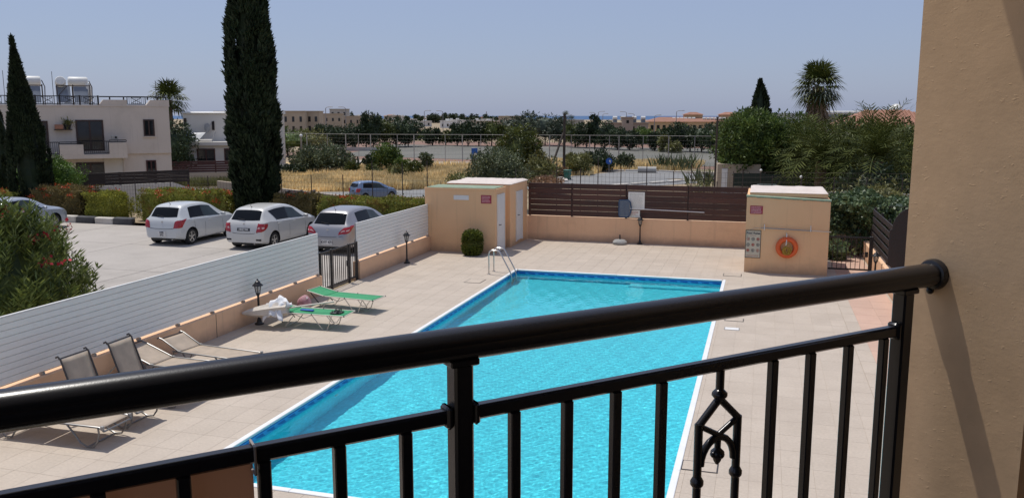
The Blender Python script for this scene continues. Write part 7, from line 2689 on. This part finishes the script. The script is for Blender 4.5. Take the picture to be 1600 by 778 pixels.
# second rank of hedge-like growth closing the gaps low down
for (u, d, w_, h_, lab) in ((700, 235, 30, 2.4, 'low green field hedge seen in the gap behind the court'), (1000, 215, 26, 3.6, 'green growth below the pale hotel'), (1120, 200, 20, 4.6, 'green growth below the orange hotel')):
    x, y = brg(u, d)
    t = thing('shrub_belt', lab, 'shrubs', (x, y, zt(x, y)), R(14))
    n = 1700
    P = np.stack([rng.uniform(-w_ / 2, w_ / 2, n), rng.uniform(-1.5, 1.5, n), np.zeros(n)], 1)
    P[:, 2] = rng.uniform(0.1, 1, n) * h_ * (0.7 + 0.3 * np.sin(P[:, 0] * 1.1) * np.cos(P[:, 0] * 0.43))
    link('foliage', quads_mesh('foliage', leaf_quads(P, rnd_dir(n) + np.array([0, 0, 0.3]), 0.9, 0.45), M['brighttree']), t)
for (u, d, w_, h_, lab) in ((1052, 160, 3.0, 1.8, 'pale flowering bush behind the court, below the orange hotel'), (1038, 163, 2.0, 3.0, 'pale bare bush behind the court')):
    gb('bush', lab, u, d, w_, h_, M['scrub'], 20, 40)

# ---- street lamps along the far road
def street_lamp(u, d, ztop, arm, lab):
    x, y = brg(u, d)
    g = zt(x, y)
    t = thing('street_lamp', lab, 'street lamp', (x, y, g), R(16), 'street lamps along the far road')
    MB().tube([(0, 0, -0.3), (0, 0, ztop - g)], [0.12, 0.08], 6).build('post', M['galv'], t)
    MB().tube([(0, 0, ztop - g), (arm * 0.3, 0, ztop - g + 0.25), (arm, 0, ztop - g + 0.32)], 0.065, 5).build('arm', M['galv'], t)
    MB().bbox(arm - 0.35 if arm > 0 else arm - 0.4, arm + 0.4 if arm > 0 else arm + 0.35, -0.14, 0.14, ztop - g + 0.22, ztop - g + 0.36, 0.03).build('lamp_head', M['galv'], t)


for (u, d, z_, a_, lab) in ((509, 200, 6.3, 1.2, 'street lamp farthest left, arm to the right'), (540, 200, 6.3, -1.2, 'street lamp second from left, arm to the left'),
                            (663, 230, 5.7, 1.4, 'street lamp over the town, arm to the right'), (692, 230, 5.6, -1.4, 'street lamp over the town, arm to the left'),
                            (930, 240, 5.2, -1.2, 'street lamp above the sea left of the narrow trees'), (935, 240, 5.5, 1.4, 'taller street lamp above the sea right beside another'), (942, 255, 4.9, 1.2, 'lower street lamp above the sea by the narrow trees'),
                            (979, 240, 5.4, -1.4, 'street lamp above the pale hotel, arm to the left'), (991, 240, 4.9, -1.3, 'lower street lamp above the pale hotel'), (1023, 200, 4.5, 1.1, 'street lamp rising among the trees left of the orange hotel'), (1057, 220, 5.6, 1.6, 'street lamp above the orange hotel roof')):
    street_lamp(u, d, z_, a_, lab)


# ---- hotels and far blocks
def block(name, label, u, d, w_, dep, h_, m, rz, wins=None, roof=None, base=None, extra=None, cat='building'):
    x, y = brg(u, d)
    g = zt(x, y) if base is None else base
    t = thing(name, label, cat, (x, y, g), R(rz))
    MB().box(-w_ / 2, w_ / 2, 0, dep, -0.3, h_).build('wall', M[m], t, smooth=False)
    if roof == 'flat':
        MB().box(-w_ / 2 - 0.2, w_ / 2 + 0.2, -0.2, dep + 0.2, h_ + 0.002, h_ + 0.3).build('roof_edge', M[m], t, smooth=False)
    elif roof:
        rh = roof
        e = 0.4
        hip = MB().add([(-w_ / 2 - e, -e, h_ + 0.003), (w_ / 2 + e, -e, h_ + 0.003), (w_ / 2 + e, dep + e, h_ + 0.003), (-w_ / 2 - e, dep + e, h_ + 0.003),
                        (-w_ / 2 + min(dep, w_) * 0.35, dep / 2, h_ + rh), (w_ / 2 - min(dep, w_) * 0.35, dep / 2, h_ + rh)],
                       [(0, 1, 5, 4), (1, 2, 5), (2, 3, 4, 5), (3, 0, 4), (3, 2, 1, 0)])
        hip.build('roof', M['terracotta'], t, smooth=False)
    if wins:
        for (nx_, z0_, z1_, ww) in wins:
            for i in range(nx_):
                xc = -w_ / 2 + w_ * (i + 0.5) / nx_
                MB().box(xc - ww / 2, xc + ww / 2, -0.03, -0.003, z0_, z1_).build('window', M['glass'], t, smooth=False)
    return t


HG = -2.1
block('hotel', 'long ochre hotel with terracotta roof beyond the trees', 1090, 238, 26, 10, 5.1, 'ochre', 16, [(16, 2.9, 4.2, 0.8), (16, 0.4, 1.8, 0.8)], 1.25)
for (u, lab) in ((1085, 'ochre roof tower on the orange hotel, left of two'), (1141, 'ochre roof tower on the orange hotel, right of two')):
    block('hotel_tower', lab, u, 242, 4.6, 4, 7.0, 'ochre', 16, [(1, 5.6, 6.3, 0.8)], 0.7)
for i in range(12):
    x, y = brg(1053 + i * 6.2 + (10 if i > 5 else 0), 241)
    t = thing('roof_tank', 'white water tank on the orange hotel roof, %s from the left' % ORD[i], 'water tank', (x, y, 3.85), R(16), 'tanks on the hotel roof')
    MB().lathe([(0.05, -0.45), (0.33, -0.4), (0.33, 0.4), (0.05, 0.45)], seg=8, M=Matrix.Rotation(R(90), 4, 'Y')).build('tank', M['tank'], t)
block('hotel', 'pale tan flat roofed hotel with white roof tanks, in front of the sea', 982, 205, 9.5, 8, 4.9, 'tan', 16, [(4, 3.2, 4.2, 0.6)], 'flat')
block('stair_tower', 'pale tan stair tower on the flat roofed hotel', 981, 204, 2.6, 3, 6.2, 'tan', 16, [(1, 5.0, 5.7, 0.6)], 'flat')
for (u, lab) in ((961, 'white roof tank left on the pale hotel'), (974, 'white roof tank beside the stair tower of the pale hotel'), (991, 'white roof tank right of the stair tower'), (1005, 'white roof tank at the right end of the pale hotel')):
    x, y = brg(u, 206)
    t = thing('roof_tank', lab, 'water tank', (x, y, 3.1), R(16), 'tanks on the pale hotel')
    MB().lathe([(0.05, -0.6), (0.42, -0.5), (0.42, 0.5), (0.05, 0.6)], c=(0, 0, 0), seg=10, M=Matrix.Translation((0, 0, 1.0)) @ Matrix.Rotation(R(90), 4, 'Y')).build('tank', M['tank'], t)
    MB().box(-0.5, 0.5, -0.3, 0.5, 0, 0.6).build('panel_stand', M['solar'], t, smooth=False)
block('apartment_block', 'pinkish apartment block at far left with small dark balconies', 452, 300, 10, 9, 8.0, 'tan', 20, [(4, 4.6, 6.4, 0.8), (4, 1.4, 3.2, 0.8)], 'flat')
block('apartment_block', 'pinkish apartment block with a low hipped top right of the tall cypress', 478, 305, 9, 9, 8.0, 'tan', 20, [(4, 4.6, 6.4, 0.9), (4, 1.4, 3.2, 0.9)], 'flat')
block('terrace_block', 'long sloping row of pinkish houses stepping down to the right, upper part', 505, 330, 14, 9, 7.2, 'tan', 24, [(6, 4.6, 5.8, 0.7)], 'flat')
block('terrace_block', 'long sloping row of pinkish houses stepping down to the right, middle part', 533, 345, 15, 9, 6.2, 'tan', 24, [(6, 3.6, 5.0, 0.7)], 'flat')
block('terrace_block', 'long sloping row of pinkish houses stepping down to the right, lower part', 556, 370, 16, 9, 5.4, 'ochre', 24, [(6, 3.0, 4.4, 0.7)], 'flat')
block('grey_block', 'grey block standing above the sloping row at left', 529, 400, 8, 8, 9.4, 'pipe', 20, [(3, 6.8, 8.2, 0.9)], 'flat')
block('house', 'pale house with white roof edge left of the large grey tree', 798, 320, 9, 8, 6.3, 'tan', 14, [(5, 4.0, 5.2, 0.7)], 'flat')
block('house', 'low white roofed house at the right of the pale house', 809, 300, 5.5, 6, 4.9, 'white', 14, [(3, 2.6, 3.8, 0.7)], 'flat')
block('shed', 'low building with white roof strip behind the wooden pole', 893, 250, 7, 6, 5.3, 'pipe', 14, None, 'flat')
MT = {'white': 'white', 'whitewash': 'whitewash', 'tan': 'tan', 'ochre': 'ochre'}
rt = random.Random(5)
towns = []
for i in range(96):
    u = rt.uniform(446, 800)
    d = rt.uniform(420, 1240)
    if u < 565 and d < 430:
        d += 150
    towns.append((u, d))
towns.sort(key=lambda p: -p[1])
tones = ['white', 'whitewash', 'whitewash', 'tan', 'ochre', 'pipe']
for i, (u, d) in enumerate(towns):
    w_ = rt.uniform(5, 12)
    h_ = rt.choice([3.0, 3.2, 3.4, 3.6, 5.4, 5.8]) + (0.6 if u < 620 else 0)
    m_ = rt.choice(tones)
    x, y = brg(u, d)
    hip = rt.random() < 0.14 and d > 760
    t = thing('town_house', ('%s %s %s house with %s roof, %s of the distant town, %s' % ('wide' if w_ > 8.5 else 'narrow', 'two storey' if h_ > 5 else 'low', {'white': 'white', 'whitewash': 'cream', 'tan': 'tan', 'ochre': 'ochre', 'pipe': 'grey'}[m_], 'tiled' if hip else 'flat', 'left end' if u < 530 else 'left part' if u < 600 else 'centre' if u < 670 else 'right part' if u < 740 else 'right end', 'nearer rows' if d < 700 else 'middle rows' if d < 960 else 'farthest rows')),
              'house', (x, y, zt(x, y)), R(16 + rt.uniform(-25, 25)), 'houses of the distant town')
    MB().box(-w_ / 2, w_ / 2, 0, 8, -0.3, h_).build('wall', M[m_], t, smooth=False)
    nw = int(w_ / 2.6)
    wm = MB()
    for f_ in range(1 if h_ < 5 else 2):
        for k in range(nw):
            xc = -w_ / 2 + w_ * (k + 0.5) / nw
            wm.box(xc - 0.5, xc + 0.5, -0.04, -0.004, 0.7 + 2.9 * f_, 2.2 + 2.9 * f_)
    tag(wm.build('windows', M['glass'], t, smooth=False), kind='stuff')
    if hip:
        MB().add([(-w_ / 2 - 0.4, -0.4, h_ + 0.01), (w_ / 2 + 0.4, -0.4, h_ + 0.01), (w_ / 2 + 0.4, 8.4, h_ + 0.01), (-w_ / 2 - 0.4, 8.4, h_ + 0.01), (-w_ / 2 + 2.5, 4, h_ + 1.3), (w_ / 2 - 2.5, 4, h_ + 1.3)],
                 [(0, 1, 5, 4), (1, 2, 5), (2, 3, 4, 5), (3, 0, 4), (3, 2, 1, 0)]).build('roof', M['terracotta'], t, smooth=False)
    else:
        MB().box(-w_ / 2 - 0.15, w_ / 2 + 0.15, -0.15, 8.15, h_ + 0.005, h_ + 0.35).build('roof_edge', M['whitewash' if m_ != 'white' else 'white'], t, smooth=False)
        if rt.random() < 0.7:
            MB().box(-0.9, 0.9, 2, 3.2, h_ + 0.352, h_ + 1.3).build('water_tank', M['tank'], t, smooth=False)
# distant dark trees along the skyline
for i, (u, d, w_, h_) in enumerate([(530, 500, 7, 8), (548, 520, 5, 8.8), (570, 560, 9, 8.4), (591, 600, 7, 7), (650, 760, 9, 7.4), (672, 740, 9, 7.4), (677, 745, 10, 8.2), (684, 740, 12, 9.0), (694, 745, 10, 8.6), (705, 760, 12, 8.4), (713, 760, 12, 8.4), (722, 770, 10, 7.8), (738, 780, 10, 8), (744, 775, 13, 7.2), (760, 790, 14, 6.6), (772, 700, 12, 6.6), (657, 640, 7, 6.6), (620, 560, 6, 6.4), (635, 620, 7, 6.2), (728, 560, 7, 5.6)]):
    gt('tree', 'distant dark tree on the skyline, %s' % ('left above the sloping houses' if u < 600 else 'above the middle of the town' if u < 700 else 'right above the town'), u, d, w_ * 0.62, h_ * 0.92, M['darktree'], 1.2, 16, 26, d * 0.0022, group='distant trees above the town', tr=0.25)
for (u, d, h_, lab) in ((884, 215, 6.6, 'small distant palm right of the wooden pole top, taller'), (893, 212, 5.6, 'small distant palm right of the wooden pole top, shorter')):
    x, y = brg(u, d)
    fan_palm(lab, (x, y, zt(x, y)), h_, 0.95, [M['palm'], M['palm_grey']], 30, 0.2, False, None, 8, 0.8, 0.9)
x, y = brg(760, 900)
t = thing('radio_mast', 'slim mast on the skyline above the town', 'mast', (x, y, zt(x, y)))
MB().tube([(0, 0, -0.3), (0, 0, 10.6)], [0.9, 0.35], 6).build('shaft', M['galv'], t)

# ================================================================ RIGHT-HAND GARDEN BEYOND THE DECK
x, y = brg(1178, 60)
tree('tree', 'big round bright green tree above the tan hut with white door', 'tree', (x, y, -0.7), (0, 0, 3.25), (2.75, 2.4, 2.55), M['brighttree'], 190, 150, 0.26, 0.10, 1.2, 0.2, None, 0.22, 0.5, 0.3)
x, y = brg(1228, 66)
tree('tree', 'darker tree touching the right side of the big round tree', 'tree', (x, y, -0.7), (0, 0, 3.2), (2.5, 2.0, 2.5), M['brighttree'], 110, 110, 0.28, 0.11, 1.2, 0.2, None, 0.25)
x, y = brg(1287, 54)
date_palm('bushy feather palm with drooping fronds below the tall fan palm', (x, y, -0.6), 2.7, 3.3, M['palm'], 70, 0.32, None, 3)
x, y = brg(1253, 59)
date_palm('feather palm half hidden between the round tree and bushy palm', (x, y, -0.6), 2.6, 3.0, M['palm'], 54, 0.3, None, 5)
x, y = brg(1376, 52)
date_palm('large feather palm with upright fronds beside the balcony wall', (x, y, -0.6), 2.9, 3.7, M['palm'], 74, 0.34, None, 9, emin=-0.25, droop=0.8)
x, y = brg(1330, 60)
tree('tree', 'yellow green leafy tree between the two feather palms', 'tree', (x, y, -0.7), (0, 0, 3.2), (2.2, 1.8, 2.2), M['yellowtree'], 80, 90, 0.28, 0.11, 1.2, 0.2)
x, y = brg(1415, 58)
tree('tree', 'dark leafy tree against the balcony wall edge', 'tree', (x, y, -0.7), (0, 0, 2.8), (2.4, 2.0, 2.4), M['yellowtree'], 80, 90, 0.28, 0.11, 1.2, 0.2)
for (u, d, w_, h_, lab) in ((1250, 60.5, 5.5, 2.6, 'dark undergrowth behind the green screen, left'), (1320, 60.5, 5.5, 2.4, 'dark undergrowth behind the green screen, middle'), (1390, 60.5, 5.5, 2.6, 'dark undergrowth behind the green screen, right'), (1372, 49, 4.2, 2.6, 'leafy undergrowth round the foot of the upright feather palm')):
    gb('shrub', lab, u, d, w_, h_, M['darktree'], 60, 60, 0.26, cat='shrub', wy=2.0)
x, y = brg(1276, 75)
fan_palm('tall fan palm with a shaggy trunk against the sky at the right', (x, y, -1.2), 8.3, 1.35, [M['palm'], M['palm_grey']], 74, 0.55, True, None, 13, 0.85, 0.95)
x, y = brg(1187, 108)
cypress('small dark cypress with several tips behind the big round tree', (x, y, -2.1), 10.2, [(0, 1.0), (0.3, 1.35), (0.7, 1.1), (0.85, 0.65), (1, 0.08)], M['cypress'], 12000, 0.6, 0.24, 60)
# tan hut, white door, screened fence
x, y = brg(1128, 58)
t = thing('garden_hut', 'small tan hut with a white door under the big round tree', 'hut', (x, y, -0.75), R(6))
MB().box(-0.15, 2.6, 0, 2.0, -0.2, 2.35).build('wall', M['tan'], t, smooth=False)
MB().bbox(0.12, 0.50, -0.05, -0.003, 0.1, 2.05, 0.01).build('door', M['white'], t)
x, y = brg(1150, 57)
t = thing('screened_fence', 'long fence hung with dark green netting on a pale low wall at the right', 'fence', (x, y, -0.75), R(-2))
n = 14
for i in range(n):
    MB().box(i * 0.98 + 0.004, i * 0.98 + 0.976, -0.012, 0.012, 1.02 - 0.02 * i, 1.86 - 0.02 * i + random.uniform(-0.03, 0.03)).build('net_panel', M['greennet'], t, smooth=False)
    MB().tube([(i * 0.98, 0.03, 0.0), (i * 0.98, 0.03, 1.95 - 0.02 * i)], 0.03, 6).build('post', M['rust'], t)
MB().box(-0.2, n * 0.98, 0.05, 0.25, -0.3, 1.0 - 0.3).build('low_wall', M['pipe'], t, smooth=False)
for (u, d, z_, lab) in ((1193, 56, 1.36, 'white globe lamp above the left of the green netting'), (1257, 50, 1.40, 'white globe lamp before the middle of the green netting')):
    x, y = brg(u, d)
    t = thing('globe_lamp', lab, 'lamp', (x, y, zt(x, y)))
    MB().tube([(0, 0, -0.2), (0, 0, z_ - zt(x, y) - 0.1)], 0.03, 6).build('post', M['rust'], t)
    MB().sphere((0, 0, z_ - zt(x, y)), 0.085, 12, 8).build('globe', M['white'], t)
x, y = brg(1237, 47)
t = thing('covered_mound', 'tan covered heap behind the pump house, below the green netting', 'heap', (x, y, zt(x, y)))
MB().sphere((0, 0, 0.3), (1.0, 0.8, 0.75), 14, 8).build('cover', M['tan'], t)
x, y = brg(1203, 46)
t = thing('water_tank', 'dark square box standing behind the pump house, below the green netting', 'box', (x, y, zt(x, y)))
MB().bbox(-0.5, 0.5, -0.4, 0.4, -0.1, 1.75, 0.03).build('casing', M['greennet'], t)
x, y = brg(1300, 44)
t = thing('garden_kerb', 'pale concrete kerb edge across the right-hand garden, above the vine', 'kerb', (x, y, 0.0), R(-4))
MB().box(-1.5, 8, -0.1, 0.1, -1.5, 1.12).build('edge', M['pipe'], t, smooth=False)
for (u, d, w_, h_, lab) in ((1322, 40, 2.2, 1.9, 'loose green weeds above the vine, left'), (1358, 40, 2.2, 2.2, 'loose green weeds above the vine, middle'), (1398, 39, 2.4, 2.3, 'loose green weeds above the vine, by the balcony wall')):
    gb('weeds', lab, u, d, w_, h_, M['scrub'], 26, 40, 0.16, cat='weeds', wy=1.4)

# buildings behind the palms
rh_ = block('red_roof_house', 'house with bright terracotta roof behind the large feather palm', 1400, 92, 9, 7, 5.9, 'ochre', 8, [(3, 4.0, 5.2, 0.9)], 1.5)
ribs = MB()
for i in range(27):
    xr = -4.7 + i * 0.36
    a_ = min(1.0, (xr + 4.9) / 2.85, (4.9 - xr) / 2.85)
    if a_ < 0.15:
        continue
    ribs.tube([(xr, -0.38, 5.93), (xr, -0.38 + 3.88 * a_, 5.93 + 1.5 * a_)], 0.075, 5)
tag(ribs.build('roof_tile_rows', M['terracotta'], rh_), kind='stuff')
block('apartment_block', 'grey block with a row of white roof tanks, left of the red roof', 1322, 125, 8.5, 8, 6.4, 'pipe', 10, [(3, 4.5, 5.5, 0.8)], 'flat')
for i in range(7):
    x, y = brg(1297 + i * 8.2, 124)
    t = thing('roof_tank', 'small white tank on the grey block roof, %s from the left' % ORD[i], 'water tank', (x, y, 4.55), R(10), 'tanks on the grey block')
    MB().lathe([(0.05, -0.45), (0.26, -0.4), (0.26, 0.4), (0.05, 0.45)], seg=9, M=Matrix.Translation((0, 0, 0.55)) @ Matrix.Rotation(R(90), 4, 'Y')).build('tank', M['tank'], t)
    MB().box(-0.3, 0.3, -0.2, 0.3, 0, 0.28).build('stand', M['solar'], t, smooth=False)
x, y = brg(1404, 130)
t = thing('domed_building', 'grey building with a pale dome at the far right', 'building', (x, y, -2.1), R(6))
MB().box(-2.2, 12, 0, 8, -0.3, 7.3).build('wall', M['pipe'], t, smooth=False)
MB().sphere((0, 1.5, 7.3), (1.0, 1.0, 1.15), 18, 10).build('dome', M['tank'], t)
block('apartment_block', 'low white terrace seen just left of the tall fan palm', 1240, 140, 8, 6, 6.9, 'whitewash', 10, None, 'flat')
